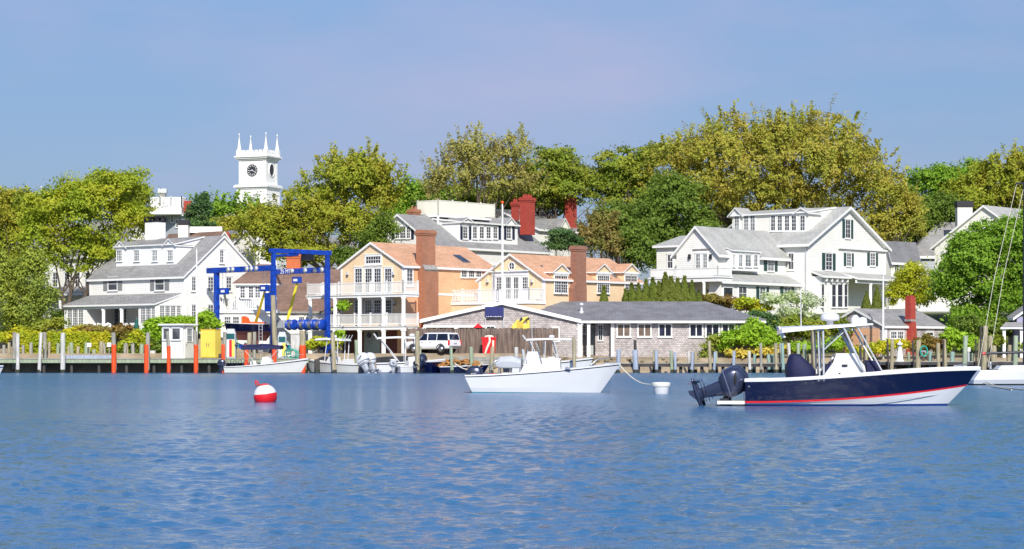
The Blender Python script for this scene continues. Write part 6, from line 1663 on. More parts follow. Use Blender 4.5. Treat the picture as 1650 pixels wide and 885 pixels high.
def outboard(parent, x, y, z, tilt, mat='outboard_dark', s=1.0, name='outboard', rot=0.0, trim='outboard_trim', lower=None):
    """an outboard engine hung at (x, y, z) and tilted aft by so many degrees"""
    lower = lower or mat
    t = math.radians(tilt); c_, s_ = math.cos(t), math.sin(t)
    def T(p):
        pz = p[2] * (.84 if p[2] < 0 else 1)
        return Vector((x + s * (p[0] * c_ + pz * s_), y + s * p[1], z + s * (-p[0] * s_ + pz * c_)))
    def rr(x0, x1, w, zz, n=16, e=.6):
        out = []
        for k in range(n):
            a = 2 * math.pi * k / n; ca, sa = math.cos(a), math.sin(a)
            out.append(T(((x0 + x1) / 2 + (x1 - x0) / 2 * abs(ca) ** e * (1 if ca > 0 else -1), w * abs(sa) ** e * (1 if sa > 0 else -1), zz)))
        return out
    mb = MB(); mb.loft([rr(-.62, -.02, .20, .02), rr(-.72, .05, .26, .12), rr(-.80, .08, .29, .30), rr(-.82, .06, .285, .50), rr(-.74, 0, .25, .70), rr(-.60, -.10, .19, .80), rr(-.45, -.22, .08, .84)], mat)
    eng = mb.build(name, parent)
    mb = MB(); mb.loft([rr(-.815, .085, .297, .20), rr(-.825, .09, .300, .23)], trim); mb.loft([rr(-.66, .03, .245, .06), rr(-.68, .04, .25, .09)], 'outboard_black'); mb.build('trim_band', eng)
    for sg in (-1, 1):
        mb = MB(); P = [T((-.62 + .12 * i, sg * .292, .58 - .05 * i)) for i in range(4)]; mb.tube(P, [.02, .045, .045, .02], 'black_rubber', 6); mb.build('air_intake', eng)
    mb = MB(); mb.loft([rr(-.55, -.05, .16, .05), rr(-.52, -.12, .12, -.30), rr(-.50, -.18, .08, -.62), rr(-.50, -.2, .06, -.85)], lower); mb.build('midsection', eng)
    mb = MB(); mb.loft([rr(-.78, -.05, .16, -.62), rr(-.78, -.05, .16, -.65)], lower); mb.loft([rr(-.62, -.08, .13, -.50), rr(-.62, -.08, .13, -.52)], lower)
    n = 12; mb.loft([[T((xx, r_ * math.cos(2 * math.pi * k / n), -.88 + r_ * math.sin(2 * math.pi * k / n))) for k in range(n)] for xx, r_ in ((.08, .01), (-.02, .06), (-.2, .085), (-.5, .08), (-.66, .06))], lower)
    mb.slab([T((-.15, .012, -.93)), T((-.5, .012, -.93)), T((-.55, .012, -1.15)), T((-.42, .012, -1.15))], 0, lower, direction=T((0, -.024, 0)) - T((0, 0, 0))); mb.build('gearcase', eng)
    mb = MB()
    for k in range(3):
        a = 2 * math.pi * k / 3 + .5
        q = lambda r_, w, dx: T((-.74 + dx, r_ * math.cos(a) - w * math.sin(a), -.88 + r_ * math.sin(a) + w * math.cos(a)))
        mb.slab([q(.05, -.04, .03), q(.15, -.11, .06), q(.21, -.05, .02), q(.21, .05, -.05), q(.12, .08, -.05), q(.05, .03, -.02)], 0, 'steel', direction=(.012, 0, .004))
    mb.loft([[T((xx, r_ * math.cos(2 * math.pi * k / 8), -.88 + r_ * math.sin(2 * math.pi * k / 8))) for k in range(8)] for xx, r_ in ((-.66, .055), (-.82, .05), (-.88, .01))], lower); mb.build('propeller', eng)
    mb = MB(); mb.box(Fr((x, y, z), (1, 0, 0), (0, 1, 0)), -.12 * s, .14 * s, -.16 * s, .16 * s, -.5 * s, -.02 * s, 'outboard_black'); mb.build('bracket', eng)
    return eng


def P2(o): return Fr((0, 0, 0), (1, 0, 0), (0, 1, 0))


def seatbox(parent, name, x0, x1, w, z0, z1, mat, slope=0.0, bevel=.04):
    mb = MB(); mb.prism(W, [(x0, z0), (x1, z0), (x1 - slope, z1), (x0 + slope * .3, z1)], -w, w, mat, 'b'); return mb.build(name, parent, bevel=bevel)


def mount(rt, px, Y, rz, z=0.0):
    rt.location = (PX(px, Y), Y, z); rt.rotation_euler = (0, 0, math.radians(rz)); WL[rt.name] = Vector(rt.location)


# ---- the navy centre console in front
def navy_boat():
    rt = thing('motorboat', (0, 0, 0), 'navy hulled centre console motorboat with red stripe, white hardtop and twin dark outboards', 'boat')
    hull(rt, [(0.05, 6.5, -.45, -.30, 1, .12, 3, 'bottom_blue'), (.03, 6.80, -.12, -.12, 1, 1.0, 2.2, 'bottom_blue'), (.02, 6.92, .05, .07, 1, 1.12, 2.2, 'gel_white'),
              (.0, 7.50, .10, .66, 2.0, 1.22, 2.2, 'red_stripe'), (.0, 7.57, .165, .725, 2.0, 1.24, 2.2, 'navy_hull'), (.0, 7.76, .50, 1.02, 1.2, 1.30, 2.3, 'navy_hull'), (.0, 7.90, .80, 1.19, 's', 1.33, 2.4, 'gel_white'),
              (-.03, 8.0, .82, 1.20, 's', 1.38, 2.4, 'gel_white'), (-.03, 8.02, .90, 1.31, 's', 1.38, 2.4, 'gel_white'), (.0, 7.95, .93, 1.34, 's', 1.33, 2.4, 'gel_white'), (.45, 7.3, .92, 1.32, 's', 1.10, 2.3, 'gel_cream'), (.5, 7.2, .45, .60, 1, 1.08, 2.3, 'gel_cream')])
    # chine crease and fittings on the topsides
    mb = MB()
    for sx, zz in ((.12, .66), (2.44, .86), (2.62, .87)): mb.lathe((sx, -1.25 if sx < 1 else -1.37, zz), [(.03, 0), (.035, .02), (.02, .03)], 'steel', 8, (0, -1, 0))
    mb.build('hull_fitting', rt)
    mb = MB(); q = random.Random(5)                                     # thin grey line along the lower hull, rising to the bow
    mb.tube([(2.2 + 5 * t, -1.19 * max(0, 1 - ((2.2 + 5 * t) / 7.1) ** 2.6) ** .8 - .02, .08 + .40 * t * t) for t in [i / 12 for i in range(13)]], .012, 'boat_grey', 5); mb.build('spray_rail', rt)
    outboard(rt, -.70, -.40, .27, 71, s=1.12); outboard(rt, -.58, .42, .31, 68, s=1.12)
    mb = MB(); mb.box(W, -.95, .0, -1.05, 1.05, .05, .17, 'gel_white'); mb.build('swim_platform', rt, bevel=.02)
    # leaning post under a navy cover
    mb = MB(); secs = []
    for z, x0, x1, w_ in ((.5, 1.5, 2.42, .64), (1.05, 1.40, 2.44, .66), (1.24, 1.40, 2.40, .66), (1.42, 1.44, 2.24, .64), (1.62, 1.50, 2.02, .60), (1.72, 1.54, 1.92, .56), (1.76, 1.60, 1.86, .50)):
        n = 14; secs.append([Vector(((x0 + x1) / 2 + (x1 - x0) / 2 * abs(math.cos(a)) ** .5 * (1 if math.cos(a) > 0 else -1) * (1 + .02 * math.sin(5 * a)), w_ * abs(math.sin(a)) ** .6 * (1 if math.sin(a) > 0 else -1), z)) for a in [2 * math.pi * k / n for k in range(n)]])
    mb.loft(secs, 'navy_canvas'); mb.build('seat_cover', rt)
    # console, windscreen, forward seat
    mb = MB(); mb.prism(W, [(2.6, .5), (4.22, .5), (4.05, 1.35), (3.72, 1.78), (3.10, 1.78), (2.98, 1.45), (2.72, 1.1)], -.55, .55, 'gel_white', 'b'); con = mb.build('console', rt, bevel=.05)
    mb = MB(); mb.box(W, 3.28, 3.47, -.575, -.55, 1.32, 1.40, 'outboard_black'); mb.lathe((3.2, -.56, 1.08), [(.04, 0), (.04, .02)], 'outboard_black', 8, (0, -1, 0)); mb.build('vent', con)
    mb = MB(); mb.slab([(3.70, -.5, 1.76), (3.70, .5, 1.76), (3.42, .42, 2.32), (3.42, -.42, 2.32)], 0, 'glass_grey', direction=(.02, 0, 0)); mb.build('windscreen', con)
    mb = MB(); mb.lathe((2.98, 0, 1.55), [(.22, 0), (.22, .03)], 'steel', 16, (-1, 0, .4)); mb.build('steering_wheel', con)
    mb = MB(); mb.prism(W, [(4.16, .5), (4.72, .5), (4.55, 1.52), (4.12, 1.55)], -.45, .45, 'navy_canvas', 'b'); mb.build('cover', rt, bevel=.04)
    mb = MB(); mb.prism(W, [(2.42, .55), (2.7, .55), (2.95, 1.5), (3.05, 1.62), (2.86, 1.42), (2.62, 1.15), (2.42, 1.02)], -.4, .4, 'navy_canvas', 'b'); mb.build('helm_seat', rt, bevel=.04)
    # hardtop on pipework
    mb = MB(); secs = []
    for x, z, w_, th in ((1.16, 2.42, .85, .20), (1.24, 2.47, 1.0, .22), (2.5, 2.60, 1.08, .13), (3.8, 2.70, 1.05, .10), (4.30, 2.74, .92, .06)):
        secs.append([Vector((x, -w_, z)), Vector((x, w_, z)), Vector((x, w_ * .97, z + th * .7)), Vector((x, w_ * .6, z + th)), Vector((x, -w_ * .6, z + th)), Vector((x, -w_ * .97, z + th * .7))])
    mb.loft(secs, 'gel_white', smooth=False); ht = mb.build('hardtop', rt)
    mb = MB(); mb.slab([(1.12, -.85, 2.68), (1.12, .85, 2.68), (1.32, .85, 2.30), (1.32, -.85, 2.30)], 0, 'gel_cream', direction=(.06, 0, .03)); mb.build('visor', ht)
    for sg in (-1, 1):
        for a, b, r_ in (((2.62, .95, 2.62), (2.66, .72, .95), .035), ((2.45, .95, 2.6), (2.52, .72, .95), .03), ((3.30, .98, 2.66), (4.12, .62, .95), .04), ((3.75, .95, 2.70), (4.72, .60, 1.0), .03), ((2.66, .8, 1.9), (3.5, .9, 2.66), .022)):
            mb = MB(); mb.tube([(a[0], sg * a[1], a[2]), ((a[0] + b[0]) / 2, sg * (a[1] + b[1]) / 2 * 1.02, (a[2] + b[2]) / 2), (b[0], sg * b[1], b[2])], r_, 'aluminium', 8); mb.build('top_support', rt)
    for x in (2.6, 3.6): mb = MB(); mb.tube([(x, -.95, 2.58), (x, .95, 2.58)], .025, 'aluminium', 6); mb.build('cross_bar', ht)
    mb = MB(); mb.lathe((2.92, 0, 2.76), [(.12, 0), (.12, .12), (.30, .14), (.33, .2), (.31, .32), (.22, .38), (.02, .4)], 'gel_white', 20); mb.build('radar_dome', ht)
    for x, y, h_ in ((3.75, -.4, .30), (4.05, .3, .24)): mb = MB(); mb.lathe((x, y, 2.78), [(.15, 0), (.16, .1), (.14, .2), (.05, h_)], 'gel_white', 14); mb.build('antenna_dome', ht)
    mb = MB(); mb.tube([(1.9, -.7, 2.6), (1.88, -.7, 4.2)], [.02, .006], 'gel_white', 6); mb.build('whip_antenna', ht)
    mb = MB(); mb.tube([(7.2, -.3, 1.36), (7.6, -.1, 1.42), (7.6, .1, 1.42), (7.2, .3, 1.36)], .02, 'steel', 6); mb.build('bow_rail', rt)
    mb = MB(); mb.box(W, 7.1, 7.35, -.05, .05, 1.33, 1.38, 'steel'); mb.build('cleat', rt)
    rt.scale = (.985,) * 3; mount(rt, 1199, 75.4, -4)
    return rt


navy_boat()


# ---- white skiff with navy gunwale in the middle
def white_boat():
    rt = thing('motorboat', (0, 0, 0), 'open white motorboat with navy gunwale line and single dark outboard, moored to a white buoy', 'boat')
    hull(rt, [(.30, 5.6, -.35, -.2, 1, .1, 3, 'bottom_teal'), (.28, 5.85, -.05, -.05, 1, .98, 2.0, 'bottom_teal'), (.27, 6.0, .045, .0, 1, 1.02, 2.0, 'gel_white'), (.2, 6.30, .22, .42, 3, 1.08, 2.0, 'gel_white'), (-.02, 6.86, .69, 1.22, 1.5, 1.16, 2.4, 'navy_hull'), (-.03, 6.9, .735, 1.27, 1.5, 1.18, 2.4, 'gel_white'),
              (-.03, 6.95, .80, 1.34, 1.5, 1.17, 2.4, 'gel_white'), (.2, 6.6, .81, 1.34, 1.5, 1.0, 2.3, 'gel_cream'), (.25, 6.3, .35, .7, 1, .97, 2.3, 'gel_cream')])
    outboard(rt, .60, 0, .44, 4, s=.88)
    mb = MB(); mb.prism(W, [(2.15, .4), (3.95, .4), (3.80, 1.25), (3.35, 1.30), (3.2, 1.85), (2.75, 1.85), (2.62, 1.3)], -.5, .5, 'gel_white', 'b'); con = mb.build('console', rt, bevel=.06)
    mb = MB(); mb.slab([(3.25, -.45, 1.82), (3.25, .45, 1.82), (3.08, .38, 2.25), (3.08, -.38, 2.25)], 0, 'glass_pale', direction=(.02, 0, 0)); mb.build('windscreen', con)
    seatbox(rt, 'cooler_seat', 3.30, 4.25, .42, .6, 1.55, 'gel_white', .06, .09)
    seatbox(rt, 'bench', 1.6, 2.4, .55, .45, .9, 'gel_cream', .05)
    mb = MB(); secs = []
    for x, z, h_ in ((1.32, 1.15, .30), (1.5, 1.1, .52), (2.0, 1.1, .56), (2.45, 1.1, .40)):
        secs.append([Vector((x, -.5, z)), Vector((x, .5, z)), Vector((x, .52, z + h_ * .6)), Vector((x, .4, z + h_)), Vector((x, -.4, z + h_)), Vector((x, -.52, z + h_ * .6))])
    mb.loft(secs, 'boat_grey', smooth=False); mb.build('folded_seat', rt, bevel=.05)
    for x in (1.4, 1.9, 2.35):
        for sg in (-1, 1): mb = MB(); mb.tube([(x, sg * .42, .5), (x + .06, sg * .42, 1.15)], .025, 'steel', 6); mb.build('seat_leg', rt)
    mb = MB(); mb.tube([(1.05, -.55, .85), (1.1, -.55, 1.15), (1.25, -.55, 1.4), (1.35, -.5, 1.45)], .03, 'steel', 6); mb.tube([(1.35, -.5, 1.45), (1.42, .5, 1.45)], .03, 'steel', 6); mb.build('stern_rail', rt)
    mb = MB(); mb.lathe((2.75, 0, 1.6), [(.2, 0), (.2, .03)], 'steel', 16, (-1, 0, .4)); mb.build('steering_wheel', con)
    seatbox(rt, 'red_locker', .95, 1.3, .4, .45, .86, 'red_plastic', .02)
    for k in range(4):
        mb = MB(); mb.tube([(2.62, -.42 + .28 * k, 1.25), (2.50, -.44 + .29 * k, 1.95)], .03, 'aluminium', 6); mb.build('rod_holder', rt)
    mb = MB(); mb.tube([(2.7, -.5, 1.3), (2.75, -.5, 1.95), (3.2, -.46, 2.0), (3.4, -.46, 1.3)], .025, 'steel', 6); mb.build('grab_rail', con)
    mb = MB(); mb.tube([(2.9, .3, 1.8), (2.88, .3, 3.3)], [.02, .007], 'gel_white', 6); mb.build('whip_antenna', con)
    for x, y in ((6.3, -.12), (.35, -.9), (4.6, -.95)):
        mb = MB(); mb.box(W, x - .12, x + .12, y - .03, y + .03, (.83 if x < 1 else 1.08 if x < 5 else 1.28), (.89 if x < 1 else 1.16 if x < 5 else 1.36), 'steel'); mb.build('cleat', rt)
    mb = MB(); mb.tube([(5.6, -.62, 1.25), (5.9, -.5, 1.5), (6.6, -.12, 1.62), (6.6, .12, 1.62), (5.9, .5, 1.5), (5.6, .62, 1.25)], .02, 'steel', 6); mb.build('bow_rail', rt)
    mount(rt, 754, 101.2, -5)
    return rt


white_boat()


def console_boat(label, L, fb, fs, mats, px, Y, rz, top=None, engines=(), eng_mat='outboard_dark', tilt=0, cush=None, bimini=False, name='motorboat', wheel=True, es=1.0, hw=1.15, eng_lower=None):
    """a smaller centre console: fb / fs = freeboard at bow / stern, mats = (topsides, stripe, bottom)"""
    rt = thing(name, (0, 0, 0), label, 'boat')
    a, b, c = mats
    hull(rt, [(.1, L * .86, -.3, -.2, 1, .1, 3, c), (.08, L * .89, -.05, -.05, 1, hw * .86, 2.0, c), (.07, L * .91, .06, .08, 1, hw * .9, 2.0, a), (.03, L * .97, fs * .6, fb * .62, 1.5, hw * .97, 2.2, a), (0, L * .99, fs * .80, fb * .84, 1.5, hw, 2.4, b), (0, L * .995, fs * .9, fb * .92, 1.5, hw * 1.01, 2.4, 'gel_white'), (0, L, fs, fb, 1.5, hw, 2.4, 'gel_white'), (.25, L * .95, fs, fb, 1.5, hw * .85, 2.3, 'gel_cream'), (.3, L * .9, .3, .6, 1, hw * .83, 2.3, 'gel_cream')])
    m = L * .42
    if top or bimini or cush is not None:
        mb = MB(); mb.prism(W, [(m, .35), (m + 1.3, .35), (m + 1.15, 1.15), (m + .85, 1.55), (m + .25, 1.5)], -.45, .45, 'gel_white', 'b'); con = mb.build('console', rt, bevel=.05)
        if top:
            mb = MB(); mb.prism(W, [(m + 1.1, .4), (m + 1.75, .4), (m + 1.7, 1.05), (m + 1.15, 1.1)], -.4, .4, 'gel_white', 'b'); mb.build('front_seat', rt, bevel=.05)
            mb = MB(); mb.prism(W, [(m - 1.5, .35), (m - .95, .35), (m - .95, 1.3), (m - 1.45, 1.3)], -.5, .5, 'gel_white', 'b'); mb.build('live_well', rt, bevel=.05)
        mb = MB(); mb.slab([(m + .95, -.42, 1.45), (m + .95, .42, 1.45), (m + .7, .36, 1.9), (m + .7, -.36, 1.9)], 0, 'glass_grey', direction=(.02, 0, 0)); mb.build('windscreen', con)
        mb = MB(); mb.lathe((m + .2, 0, 1.35), [(.2, 0), (.2, .03)], 'steel', 14, (-1, 0, .4)); mb.build('steering_wheel', con)
        seatbox(rt, 'seat', m - .9, m - .25, .5, .35, 1.15, cush or 'gel_cream', .08)
    if cush:
        seatbox(rt, 'bow_cushion', m + 1.45, m + 2.1, .45, .45, 1.0, cush, .05)
    if top:
        z, x0, x1 = top
        mb = MB(); secs = []
        for x, dz, w_ in ((x0, 0, .75), (x0 + .2, .05, .92), ((x0 + x1) / 2, .12, .98), (x1 - .2, .08, .9), (x1, .02, .7)):
            secs.append([Vector((x, -w_, z + dz)), Vector((x, w_, z + dz)), Vector((x, w_ * .8, z + dz + .17)), Vector((x, -w_ * .8, z + dz + .17))])
        mb.loft(secs, 'gel_white', smooth=False); ht = mb.build('hardtop', rt)
        for sg in (-1, 1):
            for xa, xb in ((m - .05, m - .1), (m + .75, m + 1.3), (x0 + .35, m - .5)):
                mb = MB(); mb.tube([(xa, sg * .8, z + .04), ((xa + xb) / 2, sg * .75, z * .65), (xb, sg * .6, .8)], .045, 'gel_white', 6); mb.build('top_support', rt)
        for k in range(4): mb = MB(); mb.tube([(x0 + .1, -.6 + .4 * k, z + .02), (x0 - .25, -.62 + .41 * k, z + .55)], .03, 'gel_white', 5); mb.build('rod_holder', ht)
        mb = MB(); mb.lathe((m + .6, 0, z + .2), [(.1, 0), (.1, .1), (.26, .12), (.27, .3), (.05, .36)], 'gel_white', 14); mb.build('radar_dome', ht)
    if bimini:
        mb = MB(); secs = []
        x0, x1, z = bimini
        for i in range(7):
            x = x0 + (x1 - x0) * i / 6; dz = .16 * math.sin(math.pi * i / 6) + .04 * math.sin(i * 2.2)
            secs.append([Vector((x, -.95 + 1.9 * k / 8, z + dz + .14 * (1 - (k / 4 - 1) ** 2))) for k in range(9)] + [Vector((x, .95 - 1.9 * k / 8, z + dz + .14 * (1 - (1 - k / 4) ** 2) - .05)) for k in range(9)])
        mb.loft(secs, 'navy_canvas')
        for sg in (-1, 1): mb.slab([(x0, sg * .95, z + .05), (x1, sg * .95, z + .05), (x1 - .1, sg * 1.0, z - .20), (x0 + .1, sg * 1.0, z - .26)], 0, 'navy_canvas', direction=(0, sg * .02, 0))
        mb.build('bimini_top', rt)
        for sg in (-1, 1):
            for xa in (x0 + .1, (x0 + x1) / 2, x1 - .1):
                mb = MB(); mb.tube([(xa, sg * .93, z + .02), ((x0 + x1) / 2 + (xa - (x0 + x1) / 2) * .2, sg * .98, .75)], .022, 'aluminium', 6); mb.build('bimini_bow', rt)
    for y in engines: outboard(rt, -.12, y, .55, tilt, eng_mat, es, lower=eng_lower)
    mount(rt, px, Y, rz)
    return rt


rb = console_boat('white runabout with navy bimini top tied to the left dock', 7.75, 1.38, .62, ('gel_cream', 'black_rubber', 'black_rubber'), 363.5, 207.2, -3, bimini=(1.6, 5.3, 2.42), engines=(0,), tilt=8, es=.85)
mb = MB(); lp = rb
for sg in (-1, 1):
    mb = MB()
    mb.tube([(4.9, sg * .85, 1.05), (5.0, sg * .85, 1.5), (6.3, sg * .6, 1.65), (7.3, sg * .15, 1.75)], .022, 'steel', 6)
    for x, w_ in ((5.6, .75), (6.3, .6), (6.9, .35)): mb.tube([(x, sg * w_, 1.15), (x, sg * w_, 1.6)], .018, 'steel', 5)
    b = mb.build('bow_rail', None, origin=(0, 0, 0)); b.parent = rb
mb = MB()
for k in range(5): mb.tube([(.35 + .5 * k, -.95, .7), (.40 + .5 * k, -.95, 1.15), (.6 + .5 * k, -.95, 1.2), (.75 + .5 * k, -.95, .75)], .03, 'navy_canvas', 5)
b = mb.build('stern_rail', None, origin=(0, 0, 0)); b.parent = rb
console_boat('white motorboat with white hardtop and rod holders behind twin white outboards', 7.4, 1.3, .85, ('gel_cream', 'black_rubber', 'black_rubber'), 586, 207.6, 142, top=(3.0, 2.2, 5.6), engines=(-.48, .48), eng_mat='gel_white', tilt=28, es=1.4, eng_lower='boat_grey')
console_boat('white-topped motorboat with navy cushions and navy hull band left of the white car', 6.8, 1.35, .95, ('gel_white', 'navy_hull', 'bottom_blue'), 605, 210.2, 8, top=(3.15, .1, 3.9), cush='navy_canvas')
console_boat('navy hulled motorboat seen stern-on with one tilted navy outboard in front of the white car', 5.8, 1.35, 1.15, ('navy_hull', 'navy_hull', 'black_rubber'), 681, 207.0, 62, engines=(0,), tilt=50, es=1.25)
console_boat('white motorboat with T-top and green deck gear tied up behind the open white skiff', 7.6, 1.45, .85, ('gel_white', 'black_rubber', 'black_rubber'), 822, 203.2, 4, top=(2.95, 1.4, 5.7), engines=(0,), tilt=0)
console_boat('white skiff whose bow tip just enters at the left edge', 5.0, 1.0, .6, ('gel_white', 'bottom_blue', 'bottom_blue'), -114, 150, 0)

console_boat('small white tender with grey outboard squeezed between the navy-cushioned boat and the stern-on navy boat', 4.4, .95, .65, ('gel_white', 'boat_grey', 'bottom_blue'), 640, 208.2, 24, cush='gel_white', engines=(0,), eng_mat='boat_grey', es=.8, hw=.9)
# dark skiff heaped with orange nets
Y = 207.2
sk = console_boat('dark navy skiff loaded with orange fishing nets beside the bulkhead', 4.6, .85, .62, ('navy_hull', 'navy_hull', 'black_rubber'), 708, Y, 2, hw=.85)
rt = thing('fishing_net', (PX(742, Y), Y, .5), 'heap of orange fishing net with coiled rope piled in the dark skiff', 'net')
mb = MB(); q = random.Random(4)
for k in range(90):
    t = q.random(); x = -1.9 + 3.8 * t; hh = .62 + .35 * math.sin(math.pi * t) + q.uniform(-.15, .12); y = q.uniform(-.6, .5)
    a0 = q.uniform(0, 6.3); r_ = q.uniform(.12, .3); c = Vector((PX(742, Y) + x, Y + y, hh)); tl = q.uniform(-.6, .6)
    mb.tube([c + Vector((r_ * math.cos(a0 + i * .7), r_ * .5 * math.sin(a0 + i * .7), r_ * .35 * math.sin(a0 + i * .7 + tl) + .03 * i)) for i in range(8)], q.uniform(.05, .10), 'net_orange', 5)
mb.box(W, PX(742, Y) - 1.9, PX(742, Y) + 1.9, Y - .55, Y + .5, .3, .62, 'net_orange'); mb.build('net', rt)
mb = MB(); mb.tube([(PX(733, Y) + 2.6 * t, Y - .9, .95 - 1.5 * t * (1 - t) * 1.6) for t in [i / 10 for i in range(11)]], .04, 'rope', 6); mb.build('rope', rt)


# ---- sloop at the right edge: stern to the left, mast close to the edge of the view
def sloop():
    Y = 126.0; rt = thing('sailboat', (0, 0, 0), 'white sailing boat with dark boom and raked shrouds cut by the right edge', 'boat')
    mr_ = lambda px: (px - 1560) * Y / F
    hull(rt, [(.5, 6.4, -.5, -.4, 1, .1, 3, 'bottom_blue'), (.2, 6.6, -.1, -.1, 1, .9, 2, 'black_rubber'), (.12, 6.7, .08, .08, 1, .98, 2, 'gel_white'), (.72 - .6, 6.9, .3, .35, 1, 1.1, 2.2, 'gel_white'), (.95 - .5, 7.1, .78, .95, 1.5, 1.15, 2.3, 'gel_white'), (.5, 7.1, .84, 1.0, 1.5, 1.12, 2.3, 'gel_cream'), (.9, 6.6, .85, 1.0, 1.5, .7, 2.3, 'gel_white')])
    xm = mr_(1650)
    mb = MB(); mb.tube([(xm, 0, .8), (xm, 0, PZ(296, Y))], [.075, .05], 'outboard_black', 10); mast = mb.build('mast', rt)
    mb = MB(); mb.tube([(xm, 0, PZ(567.5, Y)), (mr_(1582), 0, PZ(570, Y))], [.08, .07], 'outboard_black', 8); bo = mb.build('boom', rt)
    mb = MB(); mb.lathe((mr_(1583), 0, PZ(570, Y)), [(.075, 0), (.08, .03), (.08, .13), (.075, .16)], 'red_stripe', 10, (1, 0, 0)); mb.build('end_cap', bo)
    mb = MB(); mb.box(W, mr_(1637), xm, -.04, .04, PZ(297, Y), PZ(294, Y), 'outboard_black'); mb.build('masthead_arm', mast)
    zt = PZ(297, Y)
    for a, za, b, zb in ((mr_(1638), zt, .55, .85), (xm, PZ(300, Y), mr_(1592), 1.0)):
        mb = MB(); mb.tube([(a, 0, za), ((a + b) / 2 - .15, 0, (za + zb) / 2), (b, 0, zb)], .016, 'rope', 5); mb.build('stay', rt)
    mb = MB(); mb.lathe((mr_(1596), 0, .9), [(.08, 0), (.07, .3), (.12, .32), (.02, .4)], 'steel', 8); mb.build('winch', rt)
    mb = MB(); mb.prism(W, [(mr_(1604), .88), (mr_(1660), .88), (mr_(1655), 1.12), (mr_(1610), 1.1)], -.6, .6, 'gel_white', 'b'); mb.build('cabin', rt, bevel=.04)
    mount(rt, 1560, Y, 0)
    Yr = 76.0
    # its mooring lines run forward to a buoy out of view
    for k, (pts) in enumerate((((1588, 616), (1608, 630), (1628, 643), (1652, 652)), ((1584, 617), (1600, 625), (1616, 634), (1630, 643)))):
        mb = MB(); n = len(pts)
        mb.tube([(PX(p[0], Y - 4 - 5 * i), Y - 4 - 5 * i, max(.03, PZ(p[1], Y - 4 - 5 * i))) for i, p in enumerate(pts)], .03, 'rope', 6)
        tag(mb.build('mooring_line'), ('pale mooring line running from the sailing boat to the right edge' if k == 0 else 'short pale line joining the mooring line off the sailing boat'), 'rope')


sloop()


# ---- boat hanging in the lift slings
def slung_boat():
    rt = thing('sailboat', (0, 0, 0), 'dark navy boat with maroon keel and orange cover hanging in the blue lift', 'boat')
    hull(rt, [(.8, 4.2, -.9, -.8, 1, .05, 3, 'maroon'), (.6, 4.6, -.35, -.3, 1, .5, 2.2, 'maroon'), (.3, 5.0, .05, .05, 1, .95, 2.1, 'navy_hull'), (.05, 5.3, .7, .85, 1.4, 1.1, 2.3, 'gel_white'), (0, 5.35, .75, .92, 1.4, 1.1, 2.3, 'gel_cream'), (.4, 4.9, .78, .9, 1.4, .8, 2.3, 'gel_cream')])
    mb = MB(); mb.prism(W, [(.9, .75), (3.2, .75), (3.0, 1.0), (1.2, .95)], -.7, .7, 'orange_plastic', 'b'); mb.build('cover', rt, bevel=.05)
    mb = MB(); mb.prism(W, [(2.6, .95), (3.3, .95), (3.2, 1.55), (2.8, 1.4)], -.3, .3, 'orange_plastic', 'b'); mb.build('life_raft', rt, bevel=.05)
    mb = MB(); mb.prism(W, [(1.6, -.85), (2.7, -.85), (2.5, -1.9), (1.8, -1.9)], -.08, .08, 'maroon', 'b'); mb.build('keel', rt)
    mount(rt, 441, 217.0, 180 - 18, 3.95)


slung_boat()

# ---- mooring buoys
Y = 80.5; x = PX(427.5, Y); r = 19 * Y / F
rt = thing('mooring_buoy', (x, Y, .22), 'big round red and white mooring ball floating at left', 'buoy')
n = 28; mb = MB(); ax = Vector((-.12, -.05, 1)).normalized()
prof = [(r * math.sin(math.pi * k / n), -r * math.cos(math.pi * k / n)) for k in range(n + 1)]
mb.lathe((x, Y, .22), prof[:17], 'red_plastic', 28, ax); mb.lathe((x, Y, .22), [(p[0] * 1.0, p[1]) for p in prof[16:]], 'gel_white', 28, ax); mb.build('ball', rt)
mb = MB(); mb.lathe(Vector((x, Y, .22)) + ax * (r - .03), [(.16, 0), (.16, .03), (.1, .05)], 'red_stripe', 14, ax)
c = Vector((x - .22, Y, .22 + r * .88)); mb.tube([c + Vector((-.08 + .05 * math.cos(a) - .03 * math.sin(a), 0, .08 + .09 * math.sin(a))) for a in [i * math.pi / 8 for i in range(17)]], .025, 'red_stripe', 6, False)
mb.tube([c + Vector((-.1, 0, 0)), c + Vector((.2, 0, .06)), c + Vector((.42, 0, .01))], .035, 'maroon', 6); mb.build('ring_fitting', rt)
Y = 97.5; x = PX(1065.5, Y)
rt = thing('mooring_buoy', (x, Y, -.1), 'white bucket-shaped mooring buoy at the end of the white boat line', 'buoy')
mb = MB(); mb.lathe((x, Y, -.15), [(.24, 0), (.31, .12), (.345, .40), (.36, .45), (.36, .47), (.33, .50), (.30, .50)], 'gel_white', 24); mb.build('body', rt)
mb = MB(); mb.lathe((x, Y, .32), [(.39, 0), (.40, .05), (.40, .14), (.38, .18), (.2, .19)], 'gel_cream', 24); mb.build('lid', rt)
mb = MB(); a = Vector((PX(998, 100.4), 100.4, 1.28)); b = Vector((x - .35, Y, .42))
mb.tube([a + (b - a) * t - Vector((0, 0, .55 * (t * (1 - t)) * 2)) for t in [i / 14 for i in range(15)]], .022, 'rope', 6); tag(mb.build('mooring_line'), 'white mooring line from the white boat bow to the bucket buoy', 'rope')

